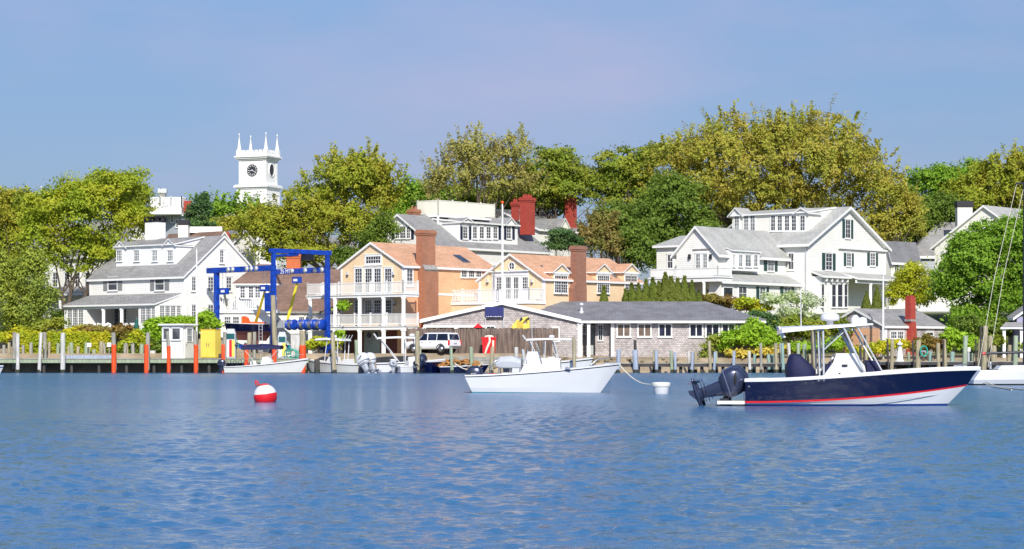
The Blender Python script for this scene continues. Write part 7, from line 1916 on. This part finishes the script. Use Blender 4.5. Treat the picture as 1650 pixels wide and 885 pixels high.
# ---- beach rocks
rq = random.Random(21)
rk = MB()
for k in range(150):
    px = rq.uniform(712, 1010) if k < 100 else rq.uniform(1010, 1130); Y = rq.uniform(211.8, 216.5) if k < 100 else rq.uniform(215, 218); x = PX(px, Y); s = rq.uniform(.15, .42) * (1 if k < 100 else .5)
    zz = min(gh(x, Y), 1.2); n = 7; secs = []; ph = rq.uniform(0, 6)
    for t in (-.8, -.3, .3, .8):
        secs.append([Vector((x + s * math.sqrt(1 - t * t * .8) * (1 + .25 * math.sin(2 * a + ph)) * math.cos(a), Y + s * math.sqrt(1 - t * t * .8) * math.sin(a), zz + s * .7 * t + .1)) for a in [2 * math.pi * i / n for i in range(n)]])
    rk.loft(secs, 'rock', smooth=False)
o = rk.build('gravel'); tag(o, 'brown rubble and stones along the foot of the bulkhead and beach', None, None, 'stuff')
# ------------------------------------------------------------------ trees, hedges and bushes
def quads(P, U, V, matname, name):
    """one small diamond leaf per point, spanned by U and V"""
    N = len(P)
    co = np.empty((N, 4, 3), np.float32)
    co[:, 0] = P - U; co[:, 1] = P + V * .9 - U * .1; co[:, 2] = P + U; co[:, 3] = P - V * .9 + U * .1
    return co.reshape(-1, 3)


def unit(n, g=NR):
    v = g.normal(size=(n, 3)); return v / np.linalg.norm(v, axis=1, keepdims=True)


def leaf_object(name, parent, co, mats, core=None):
    """mesh of leaf quads (co: 4N x 3 world coordinates), plus an optional dark inner body (verts, faces)"""
    wl = np.array(WL[parent.name], np.float32) if parent is not None else np.zeros(3, np.float32)
    n4 = len(co); N = n4 // 4
    V = co - wl; F4 = np.arange(n4, dtype=np.int32)
    me = bpy.data.meshes.new(name)
    me.vertices.add(n4); me.vertices.foreach_set('co', np.ascontiguousarray(V, dtype=np.float32).ravel())
    me.loops.add(n4); me.loops.foreach_set('vertex_index', F4)
    me.polygons.add(N); me.polygons.foreach_set('loop_start', np.arange(0, n4, 4, dtype=np.int32)); me.polygons.foreach_set('loop_total', np.full(N, 4, np.int32))
    me.materials.append(M[mats]); me.update(calc_edges=True)
    o = bpy.data.objects.new(name, me); COL.objects.link(o)
    if parent is not None: o.parent = parent
    return o


def crown_points(lobes, n_cl, leaves, size, spread, up=0.25, inner=0.55, flat=0.65, under=0.55, g=NR, sprays=0.0, out=1.3):
    """leaf clumps over a set of ellipsoid lobes (cx, cy, cz, rx, ry, rz)"""
    L_ = np.array(lobes, float)
    area = L_[:, 3] * L_[:, 5] + L_[:, 4] * L_[:, 5] + L_[:, 3] * L_[:, 4]
    idx = g.choice(len(L_), n_cl, p=area / area.sum())
    d = unit(n_cl, g)
    d[:, 2] = np.where((d[:, 2] < -.25) & (g.random(n_cl) > under), -d[:, 2], d[:, 2])
    r = inner + (1.04 - inner) * g.random(n_cl) ** .55
    # uneven outline
    ph = g.random((len(L_), 3)) * 6
    bump = 1 + .13 * np.sin(4.3 * d[:, 0] + ph[idx, 0]) + .13 * np.sin(5.1 * d[:, 2] + ph[idx, 1]) + .08 * np.sin(7 * d[:, 1] + ph[idx, 2])
    C = L_[idx, :3] + d * L_[idx, 3:] * (r * bump)[:, None]
    nrm = d.copy(); nrm[:, 2] += .35; nrm /= np.linalg.norm(nrm, axis=1, keepdims=True)
    k = leaves
    Pn = np.repeat(C, k, 0); Nn = np.repeat(nrm, k, 0); cs = np.repeat(spread * g.uniform(.6, 1.35, n_cl), k)
    off = g.normal(size=Pn.shape) * cs[:, None]; off[:, 2] *= flat
    Pn = Pn + off
    if sprays:
        m = np.repeat(g.random(n_cl) < sprays, k); tt = g.random(len(Pn)) * cs * 4.0
        dirv = Nn * .7 + np.array([0, 0, .8]); dirv /= np.linalg.norm(dirv, axis=1, keepdims=True)
        Pn[m] = (np.repeat(C, k, 0) + dirv * tt[:, None] + g.normal(size=Pn.shape) * (cs * .28)[:, None])[m]
    ln = Nn * out + unit(len(Pn), g) * 1.0; ln /= np.linalg.norm(ln, axis=1, keepdims=True)
    a = unit(len(Pn), g); U = np.cross(ln, a); U /= np.linalg.norm(U, axis=1, keepdims=True) + 1e-9
    V = np.cross(ln, U); s = size * g.uniform(.65, 1.35, len(Pn)) * np.repeat(g.uniform(.65, 1.35, n_cl), k)
    return quads(Pn, U * (s * .62)[:, None], V * (s * .36)[:, None], None, None), C


def lobes_from(px_lobes, Y, depth=.8, sub=5, seed=1, subr=(.38, .58)):
    """photo ellipses (cx, cy, rx, ry) become solid lobes at depth Y, each carrying smaller lumps"""
    q = random.Random(seed); out = []
    for (cx, cy, rx, ry) in px_lobes:
        c = Vector((PX(cx, Y), Y + q.uniform(-.15, .15) * rx * Y / F, PZ(cy, Y))); a, b = rx * Y / F, ry * Y / F
        dd = a * depth
        out.append((c.x, c.y, c.z, a * .80, dd * .80, b * .80))
        for i in range(sub):
            th = q.uniform(0, 2 * math.pi); ph = q.uniform(-.35, 1.2); k = q.uniform(*subr)
            d = Vector((math.cos(th) * math.cos(ph), -abs(math.sin(th) * math.cos(ph)) if q.random() < .7 else math.sin(th) * math.cos(ph), math.sin(ph)))
            out.append((c.x + d.x * a * (1 - k) * 1.02, c.y + d.y * dd * (1 - k), c.z + d.z * b * (1 - k) * 1.02, a * k, dd * k, b * k))
        for i in range(3 if sub > 3 else 1):                                  # stray boughs break the outline
            th = q.uniform(0, 2 * math.pi); ph = q.uniform(-.2, 1.4); k = q.uniform(.14, .26)
            d = Vector((math.cos(th) * math.cos(ph), math.sin(th) * math.cos(ph), math.sin(ph)))
            out.append((c.x + d.x * a * 1.04, c.y + d.y * dd, c.z + d.z * b * 1.04, a * k, dd * k, b * k))
    return out


def limbs(parent, base, lobes, r0, mat, seed=1, twigs=None, fork=.45, stems=1, ntw=60, lean=0.0):
    """tapered trunk, limbs out to the lobes, twigs to some leaf clumps"""
    q = random.Random(seed); mb = MB(); base = Vector(base)
    zt = sum(l[2] for l in lobes) / len(lobes); top = max(l[2] for l in lobes)
    for s_ in range(stems):
        b0 = base + Vector((q.uniform(-1, 1) * (s_ > 0) * r0 * 4, q.uniform(-.5, .5) * (s_ > 0), -.4))
        cx = sum(l[0] for l in lobes) / len(lobes); cy = sum(l[1] for l in lobes) / len(lobes)
        fk = Vector((base.x * .6 + cx * .4 + q.uniform(-1, 1) * (stems > 1) * 1.5, base.y * .6 + cy * .4, base.z + (zt - base.z) * fork))
        md = (b0 + fk) / 2 + Vector((q.uniform(-.3, .3) + lean, 0, 0))
        mb.tube([b0, b0 + Vector((0, 0, .5)), md, fk], [r0 * 1.35, r0 * 1.02, r0 * .9, r0 * .72], mat, 9)
        for l in lobes[s_::stems]:
            c = Vector(l[:3]); m1 = fk + (c - fk) * .45 + Vector((q.uniform(-.6, .6), q.uniform(-.6, .6), q.uniform(.0, .9)))
            m2 = fk + (c - fk) * .8 + Vector((q.uniform(-.5, .5), q.uniform(-.5, .5), q.uniform(-.2, .5)))
            rr = r0 * .42 * min(1, .35 + (l[3] + l[5]) / 8)
            mb.tube([fk - Vector((0, 0, .15)), m1, m2, c], [rr, rr * .75, rr * .5, rr * .2], mat, 6)
            if twigs is not None:
                for k in range(max(2, int(ntw / len(lobes)))):
                    t = twigs[q.randrange(len(twigs))]; t = Vector(t)
                    if (t - c).length < 1.4 * max(l[3:6]):
                        mb.tube([m2 + (c - m2) * q.random(), (m2 + t) / 2 + Vector((0, 0, .3)), t], [rr * .28, rr * .18, .012], mat, 4, False)
    return mb.build('trunk', parent)


TREES = {}


def tree(label, leaf, Y, px_lobes, tpx, n_cl=260, leaves=26, size=.42, spread=.42, bark='bark', r0=.3, seed=1, sub=5, sparse=False, depth=.8, stems=1, sprays=0.0, name='tree', cat='tree', group=None, flat=.65, inner=.55, fork=.45, zb=None, ntw=60, lean=0.0, out=1.3, under=.55, subr=(.38, .58)):
    g = np.random.default_rng(seed)
    lb = lobes_from(px_lobes, Y, depth, sub, seed, subr)
    x = PX(tpx, Y); z = gh(x, Y) if zb is None else zb
    rt = thing(name, (x, Y, z), label, cat, group)
    co, C = crown_points(lb, n_cl, leaves, size, spread, g=g, sprays=sprays, flat=flat, inner=inner, out=out, under=under)
    leaf_object('crown', rt, co, leaf)
    limbs(rt, (x, Y, z), lb[::max(1, len(lb) // 14)], r0, bark, seed, C if ntw else None, fork, stems, ntw, lean)
    return rt


def bush(label, leaf, Y, px_lobes, n_cl=70, leaves=22, size=.26, spread=.2, seed=1, sub=3, name='bush', cat='bush', depth=.8, group=None, inner=.5, stem=True, out=1.3, subr=(.38, .58)):
    g = np.random.default_rng(seed); lb = lobes_from(px_lobes, Y, depth, sub, seed, subr)
    x = PX(px_lobes[0][0], Y); z = gh(x, Y)
    rt = thing(name, (x, Y, z), label, cat, group)
    co, C = crown_points(lb, n_cl, leaves, size, spread, g=g, inner=inner, under=.3, out=out)
    leaf_object('foliage', rt, co, leaf)
    if stem:
        mb = MB(); q = random.Random(seed)
        for l in lb[:max(3, len(px_lobes))]:
            b = Vector((l[0] * .5 + x * .5, l[1], min(gh(l[0] * .5 + x * .5, l[1]), l[2] - .2) - .3))
            mb.tube([b, (b + Vector(l[:3])) / 2 + Vector((q.uniform(-.2, .2), 0, 0)), Vector(l[:3])], [.07, .05, .02], 'bark', 5)
        mb.build('stem', rt)
    return rt


# ---- the big trees along the skyline
tree('wide dome-shaped olive and bronze tree towering behind the green-shuttered house', 'leaf_dome', 266, [(1245, 285, 185, 95), (1130, 295, 95, 75), (1190, 243, 90, 50), (1285, 237, 95, 50), (1350, 275, 85, 60), (1215, 330, 150, 55), (1405, 305, 62, 42), (1120, 335, 70, 45), (1325, 335, 90, 40), (1088, 272, 48, 52), (1425, 285, 26, 30), (1395, 256, 22, 24)], 1248, 2000, 52, 0.255, .46, r0=.65, seed=3, sub=7, sprays=.42, ntw=260, bark='bark', inner=.5, fork=.35)
tree('bronze-tinged lower tree right of the wide dome, above the gable roof', 'leaf_dome', 262, [(1440, 335, 48, 38), (1410, 370, 40, 32), (1462, 365, 30, 28)], 1440, 330, 45, 0.255, .42, r0=.3, seed=4, sprays=.2, ntw=60)
tree('large spreading olive-yellow tree right of the church tower', 'leaf_olive', 258, [(560, 300, 78, 52), (512, 335, 62, 46), (585, 277, 52, 24), (455, 368, 50, 36), (615, 325, 40, 50), (545, 365, 95, 42), (470, 395, 55, 35), (420, 380, 42, 36), (600, 385, 52, 35), (505, 412, 52, 22), (440, 412, 34, 20)], 552, 1250, 49, 0.270, .46, r0=.5, seed=5, sub=6, sprays=.3, ntw=160, bark='bark_pale', stems=2, inner=.5, fork=.5)
tree('thin feathery tree with open twiggy top behind the roof deck', 'leaf_sparse', 278, [(775, 265, 70, 42), (720, 290, 38, 36), (830, 250, 34, 30), (790, 300, 80, 36), (700, 310, 25, 22)], 775, 520, 42, 0.240, .46, r0=.35, seed=6, sub=6, sprays=.6, ntw=170, inner=.45)
tree('rounded mid-green tree behind the tall red chimneys', 'leaf_mid', 284, [(880, 270, 58, 38), (925, 290, 42, 35), (850, 300, 42, 38), (900, 315, 60, 32)], 885, 347, 60, 0.300, 0.50, r0=.4, seed=7, sub=6, flat=.45)
tree('dark layered tree between the red chimney and the wide dome tree', 'leaf_mid', 285, [(1000, 285, 58, 42), (1040, 270, 42, 40), (965, 305, 42, 35), (1020, 325, 55, 35)], 1005, 347, 60, 0.300, 0.50, r0=.4, seed=8, sub=6, flat=.4)
tree('dark green bushy tree left of the green-shuttered house', 'leaf_dark', 254, [(1075, 345, 62, 50), (1110, 375, 50, 40), (1040, 380, 45, 45), (1090, 310, 42, 30), (1060, 425, 45, 34)], 1075, 396, 60, 0.300, 0.47, r0=.35, seed=9, sub=6)
tree('glossy dark tree close to the end of the peach wing roof', 'leaf_dark', 247, [(1000, 385, 42, 42), (1030, 410, 32, 36), (985, 350, 36, 26)], 1005, 235, 60, 0.285, 0.45, r0=.3, seed=10, sub=5)
tree('bronze-brown cedar with bare pale limbs behind the peach wing', 'leaf_brown', 243, [(968, 372, 30, 34), (950, 395, 28, 26), (985, 398, 26, 28)], 968, 161, 56, 0.225, 0.38, r0=.22, bark='bark_pale', seed=11, sub=4, sprays=.3, ntw=70)
tree('small dark cedar in front of the red chimney', 'leaf_blue', 241, [(907, 382, 26, 17), (893, 398, 20, 12), (925, 395, 18, 16)], 908, 117, 51, 0.210, 0.29, r0=.15, seed=12, sub=4, flat=.35)
tree('dark green rounded tree on the skyline at right', 'leaf_bright', 290, [(1510, 300, 52, 34), (1560, 290, 50, 28), (1465, 315, 26, 24), (1530, 330, 62, 34)], 1515, 396, 60, 0.315, 0.52, r0=.4, seed=13, sub=6)
tree('deep green tree below the skyline left of the capped chimney', 'leaf_dark', 276, [(1490, 362, 44, 36), (1462, 390, 34, 30), (1525, 345, 34, 28)], 1490, 248, 56, 0.300, 0.49, r0=.3, seed=14)
tree('olive tree above the white gable at far right', 'leaf_olive', 284, [(1600, 300, 62, 34), (1645, 280, 52, 34), (1560, 325, 48, 26), (1640, 320, 52, 30)], 1610, 600, 45, 0.300, .46, r0=.4, seed=15, sub=6, sprays=.3, ntw=90)
tree('bright green leafy tree filling the right edge before the white gable', 'leaf_bright', 229, [(1592, 440, 80, 70), (1568, 412, 46, 40), (1640, 398, 50, 46), (1540, 470, 42, 46), (1620, 490, 62, 45), (1565, 520, 52, 32), (1655, 450, 45, 60), (1612, 380, 44, 34), (1565, 402, 36, 34), (1650, 368, 34, 28)], 1590, 930, 66, 0.270, 0.40, r0=.4, seed=16, sub=8, bark='bark_dark')
tree('golden yellow small tree between the cottage and the green-shuttered house', 'leaf_gold', 238, [(1468, 455, 36, 34), (1445, 475, 24, 22), (1490, 480, 22, 22)], 1468, 210, 60, 0.195, 0.29, r0=.14, seed=17, sub=5)
tree('big yellow-green spreading maple at left, beside the white clapboard house', 'leaf_yellow', 234, [(150, 345, 78, 55), (195, 310, 52, 38), (95, 350, 58, 52), (205, 365, 40, 40), (120, 405, 64, 40), (60, 385, 42, 42), (172, 412, 28, 20)], 108, 589, 66, 0.255, 0.45, r0=.3, seed=18, sub=7, flat=.55, ntw=150, fork=.35, stems=3, bark='bark', inner=.72, subr=(.28, .5))
tree('tall green tree crown above the left white chimney', 'leaf_mid', 252, [(205, 318, 34, 32), (218, 348, 26, 28), (172, 300, 42, 24), (215, 372, 26, 24)], 218, 260, 60, 0.270, 0.47, r0=.35, seed=19, sub=5, flat=.4)
tree('olive tree cut by the left edge of the view', 'leaf_olive', 240, [(20, 380, 45, 50), (-15, 350, 50, 45), (50, 345, 36, 30), (15, 430, 40, 36)], 15, 600, 45, 0.255, .4, r0=.35, seed=20, sub=6)
tree('weeping grey-green willow at far left over the hedge', 'leaf_weeping', 226, [(48, 450, 40, 44), (16, 480, 38, 50), (70, 490, 24, 30), (35, 512, 36, 28), (4, 440, 36, 38)], 62, 347, 60, 0.225, 0.38, r0=.3, seed=21, sub=7, flat=1.3, bark='bark_pale', sprays=.0)
tree('dark tree low on the skyline at far left', 'leaf_mid', 300, [(20, 335, 45, 26), (70, 330, 40, 20), (-20, 345, 40, 30)], 30, 186, 51, 0.345, 0.56, r0=.3, seed=22)
tree('blue-green conifer right of the distant red chimney', 'leaf_blue', 285, [(322, 345, 22, 24), (318, 368, 28, 18), (326, 328, 12, 12)], 322, 161, 51, 0.255, 0.34, r0=.2, seed=23, sub=4, name='conifer_tree', flat=.4)
tree('green treetop left of the church tower', 'leaf_bright', 340, [(360, 340, 34, 12), (395, 342, 30, 11), (330, 350, 30, 16)], 365, 136, 51, 0.375, 0.56, r0=.3, seed=24, sub=4, sprays=.3)
tree('olive treetop beneath the church tower', 'leaf_olive', 300, [(400, 370, 40, 24), (360, 372, 36, 22), (435, 358, 28, 20)], 395, 320, 42, 0.315, .46, r0=.3, seed=25)
tree('mid-green treetop between the olive tree and the roof deck', 'leaf_bright', 290, [(670, 320, 36, 24), (640, 345, 32, 30), (700, 330, 30, 22)], 668, 198, 56, 0.315, 0.52, r0=.3, seed=26)
tree('dark wooded clump behind the white roof deck', 'leaf_mid', 292, [(740, 325, 56, 24), (810, 322, 56, 24), (870, 330, 50, 24)], 790, 285, 56, 0.330, 0.56, r0=.3, seed=27)
tree('dark treetop behind the dormers of the green-shuttered house', 'leaf_dark', 282, [(1150, 360, 60, 40), (1220, 372, 60, 34), (1110, 400, 50, 40)], 1160, 260, 56, 0.330, 0.56, r0=.3, seed=28)
tree('dull green treetop behind the chimney at the right', 'leaf_mid', 300, [(1580, 340, 50, 30), (1640, 345, 52, 30)], 1600, 198, 56, 0.330, 0.56, r0=.3, seed=29)
tree('dark reddish tree trunked clump behind the boat lift', 'leaf_dark', 250, [(600, 400, 30, 26), (560, 415, 26, 20), (625, 370, 22, 26)], 602, 148, 56, 0.255, 0.40, bark='bark_dark', r0=.25, seed=30)
tree('dark shaded tree between the far left house and the maple trunk', 'leaf_dark', 236, [(158, 455, 14, 26), (100, 515, 22, 14), (30, 530, 40, 18)], 140, 105, 56, 0.225, 0.34, r0=.2, seed=31, bark='bark_dark')

# ---- hedges and garden shrubs on the left
def hedge(label, leaf, px0, px1, py0, py1, Y, d, seed, n_cl=150, size=.2, leaves=24):
    g = np.random.default_rng(seed); x0, x1 = PX(px0, Y), PX(px1, Y); z1, z0 = PZ(py0, Y), PZ(py1, Y)
    rt = thing('hedge', ((x0 + x1) / 2, Y + d / 2, gh((x0 + x1) / 2, Y)), label, 'hedge')
    C = np.stack([g.uniform(x0, x1, n_cl), Y + g.uniform(0, d, n_cl), z0 + (z1 - z0) * g.random(n_cl) ** .7], 1)
    side = g.random(n_cl); C[side < .45, 1] = Y + g.uniform(0, .1, (side < .45).sum()); C[side > .72, 2] = z1 + .06 * np.sin(C[side > .72, 0] * 2.1) - .03
    nr = np.zeros_like(C); nr[:, 1] = -1; nr[side > .72] = (0, 0, 1)
    P = np.repeat(C, leaves, 0) + g.normal(size=(n_cl * leaves, 3)) * np.array([.22, .12, .12]); N_ = np.repeat(nr, leaves, 0) * .9 + unit(len(P), g); N_ /= np.linalg.norm(N_, axis=1, keepdims=True)
    U = np.cross(N_, unit(len(P), g)); U /= np.linalg.norm(U, axis=1, keepdims=True); V = np.cross(N_, U); s = size * g.uniform(.6, 1.3, len(P))
    leaf_object('foliage', rt, quads(P, U * (s * .6)[:, None], V * (s * .38)[:, None], None, None), leaf)
    mb = MB(); mb.box(W, x0 + .15, x1 - .15, Y + .2, Y + d - .1, min(z0, gh(x0, Y)) - .4, z1 - .18, 'leaf_dark'); mb.build('inner_core', rt)  # solid dark green core added so the hedge is opaque


hedge('trimmed yellow-green hedge along the left dock between the white pilings', 'leaf_hedge', 32, 98, 539, 577, 215.05, 1.6, 41, 330)
hedge('clipped yellow-topped hedge behind the gangway', 'leaf_hedge', 100, 176, 538, 577, 215.05, 1.6, 42, 400)
hedge('tall bright green hedge under the white house side wall', 'leaf_shrub', 257, 320, 513.5, 534, 217.6, 1.5, 43, 240)
B = bush
B('round yellow-green bush between the orange-sleeved pilings', 'leaf_hedge', 215.2, [(222, 548, 15, 13), (232, 556, 10, 10), (200, 560, 9, 9)], 110, seed=51)
B('reddish brown shrub bed before the porch', 'leaf_russet', 216.4, [(150, 533, 26, 8), (170, 536, 16, 7), (130, 535, 14, 6)], 110, seed=52)
B('russet leafy shrub below the green umbrella', 'leaf_russet', 216.0, [(197, 537, 22, 15), (212, 545, 15, 12), (185, 545, 14, 10)], 130, seed=53)
hedge('low dark ground hedge behind the middle of the left dock', 'leaf_dark', 172, 262, 560, 578, 215.05, .8, 44, 200)
B('bright green shrub left of the white hut', 'leaf_shrub', 216.0, [(245, 527, 14, 14), (252, 545, 13, 18), (238, 540, 12, 12)], 130, seed=54)
B('dark green shrub beneath the blue umbrella', 'leaf_dark', 215.4, [(252, 560, 14, 12), (240, 566, 10, 8)], 70, seed=55)
B('low olive shrub under the glazed porch corner', 'leaf_hedge', 216.9, [(125, 533, 12, 6), (112, 537, 10, 6)], 60, seed=56)
B('green bush before the willow, above the hedge end', 'leaf_mid', 217.5, [(70, 528, 22, 11), (95, 524, 14, 12), (45, 535, 18, 9)], 130, seed=57)
B('yellow-green bush low at the left edge', 'leaf_hedge', 216.6, [(30, 538, 16, 9), (10, 545, 16, 10), (55, 541, 14, 7)], 110, seed=58)
B('dense green bush between the white house and the lift leg', 'leaf_shrub', 217.5, [(332, 515, 14, 14), (328, 527, 14, 12), (345, 522, 8, 12)], 130, seed=59)
B('small green bush behind the lift engine', 'leaf_hedge', 219, [(515, 553, 14, 10), (500, 558, 12, 8), (545, 555, 8, 10)], 80, seed=60)
B('small shrub at the corner post of the lower balcony', 'leaf_shrub', 219, [(548, 545, 7, 12), (552, 495, 6, 9)], 60, seed=61)
# ---- right: blossom shrub, bank of bushes
B('white flowering dogwood in front of the green shutters', 'leaf_blossom', 226, [(1275, 490, 45, 20), (1245, 488, 18, 16), (1312, 490, 22, 17), (1280, 508, 36, 12)], 190, 20, .22, .24, seed=62, cat='shrub', name='flowering_shrub')
B('orange-green hedge behind the right end of the boathouse roof', 'leaf_russet', 231, [(1150, 484, 30, 8), (1180, 489, 26, 8), (1205, 495, 22, 9)], 150, seed=63)
B('golden shrub bank under the bay window', 'leaf_hedge', 227, [(1200, 490, 22, 10), (1225, 500, 20, 9)], 100, seed=64)
B('dark green bush at the end of the boathouse', 'leaf_blue', 220.5, [(1228, 520, 20, 16), (1215, 512, 12, 10), (1245, 530, 14, 16)], 170, seed=65)
B('sprawling bright bush beside the boathouse windows', 'leaf_shrub', 217.3, [(1190, 548, 26, 18), (1215, 538, 24, 18), (1235, 552, 26, 18), (1168, 556, 14, 12)], 380, 26, .26, .24, seed=66, sub=5)
B('broad green bush bank under the dogwood', 'leaf_mid', 221.5, [(1275, 530, 38, 18), (1310, 535, 34, 20), (1250, 540, 26, 16), (1345, 530, 22, 20)], 380, 26, .28, .26, seed=67, sub=5)
B('yellowish dune shrub behind the beach pilings', 'leaf_dune', 216.8, [(1235, 568, 30, 7), (1190, 570, 22, 6), (1275, 566, 22, 9)], 130, 20, .22, .2, seed=68)
B('scraggly beach shrub at the boathouse wall', 'leaf_weeping', 217.2, [(1142, 562, 12, 14), (1150, 550, 9, 12), (1135, 572, 10, 7)], 80, 18, .22, .2, seed=69)
B('green bush before the cottage window', 'leaf_hedge', 215.8, [(1445, 557, 24, 9), (1420, 560, 18, 10)], 150, seed=70)
B('orange-tinted bush right of the red chimney', 'leaf_russet', 215.8, [(1490, 552, 16, 12), (1508, 556, 16, 9), (1478, 562, 12, 7)], 130, seed=71)
B('lush green bush under the bright tree', 'leaf_shrub', 217.0, [(1535, 548, 22, 17), (1560, 555, 18, 14), (1520, 560, 14, 10)], 210, seed=72)
B('olive bush under the pavilion eave', 'leaf_mid', 217.5, [(1607, 552, 16, 12), (1590, 560, 14, 9), (1650, 558, 14, 12)], 140, seed=73)
B('green bush behind the hardtop supports', 'leaf_hedge', 215.4, [(1410, 566, 14, 8), (1375, 568, 12, 7)], 80, seed=74)
B('bright bush between the deck piles and the hardtop', 'leaf_shrub', 216.5, [(1290, 560, 22, 9), (1325, 560, 18, 10), (1345, 556, 14, 12)], 140, seed=75)
B('dark ivy clump under the bright tree trunk', 'leaf_dark', 221, [(1590, 535, 34, 22), (1630, 532, 32, 22), (1555, 525, 22, 16)], 260, seed=76)


# ---- clipped arborvitae: one cone built, then copied with its parts
def arbor(x, y, h, label):
    zb = gh(x, y) - .2; g = np.random.default_rng(9); rt = thing('arborvitae', (0, 0, 0), label, 'conifer', 'arborvitae above the boathouse roof')
    n = 1700; t = g.random(n) ** .8; a = g.uniform(0, 2 * math.pi, n); r = .62 * (1 - t ** 1.6) * (.75 + .3 * g.random(n)) + .02
    P = np.stack([r * np.cos(a), r * np.sin(a), .1 + 2.9 * t], 1); nr = np.stack([np.cos(a), np.sin(a), np.full(n, .4)], 1) + unit(n, g) * .6; nr /= np.linalg.norm(nr, axis=1, keepdims=True)
    upv = np.array([0, 0, 1.0]) + unit(n, g) * .35; V = np.cross(nr, upv); V /= np.linalg.norm(V, axis=1, keepdims=True); U = np.cross(V, nr); s = .26 * g.uniform(.7, 1.3, n)
    leaf_object('foliage', rt, quads(P, U * (s * .7)[:, None], V * (s * .3)[:, None], None, None), 'leaf_arbor')
    mb = MB(); mb.tube([(0, 0, -.3), (0, 0, 2.4)], [.07, .03], 'bark_dark', 6); mb.lathe((0, 0, .1), [(.42, 0), (.40, .8), (.28, 1.7), (.05, 2.5)], 'leaf_arbor', 10); mb.build('trunk', rt)
    return rt


AR = [(870.5, 470, 483, 'left of the pair before the peach wing dormer'), (884, 474, 483, 'right, smaller of the pair before the peach wing dormer'), (897, 476, 484, 'smallest, low in front of the first peach wing window'), (913, 478, 485, 'stubby, left of the brown chimney'), (925.5, 464, 484, 'standing over the base of the brown chimney'), (973, 462, 484, 'before the second dormer window of the peach wing'),
      (1008, 465, 484, 'below the third dormer window of the peach wing'), (1018, 459, 485, 'slim, right of the third dormer window of the peach wing'), (1029, 462, 485, 'at the end of the peach wing wall'), (1041, 458, 486, 'at the left end of the row under the white deck'), (1052, 450, 486, 'tall, second in the row under the white deck'), (1062, 452, 486, 'third in the row under the white deck'), (1072, 448, 486, 'fourth in the row under the white deck'), (1081, 446, 487, 'tallest, middle of the row under the white deck'), (1092, 449, 487, 'right of the tallest one under the white deck'), (1103, 450, 487, 'tall, before the dark porch opening'), (1115, 459, 487, 'shorter, before the dark porch opening'), (1126, 466, 487, 'lowest, at the right end of the row'), (1396, 468, 496, 'left of two before the side porch of the green-shuttered house'), (1413, 462, 496, 'right of two before the side porch of the green-shuttered house')]
first = None
for px, py, pb, hint in AR:
    Y = 228.5 if px < 1200 else 233; x = PX(px, Y); lab = 'dark green conical arborvitae ' + hint
    zb = gh(x, Y) - .1; zt = PZ(py, Y); sc = (zt - zb) / 3.0
    if first is None:
        first = arbor(x, Y, 0, lab); o = first
    else:
        o = copy_tree(first, (0, 0, 0), R.uniform(0, 6), lab)
    o.location = (x, Y, zb); kw = sc * R.uniform(.8, 1.1); o.scale = (max(.8, kw), max(.8, kw), sc * R.uniform(.93, 1.06))
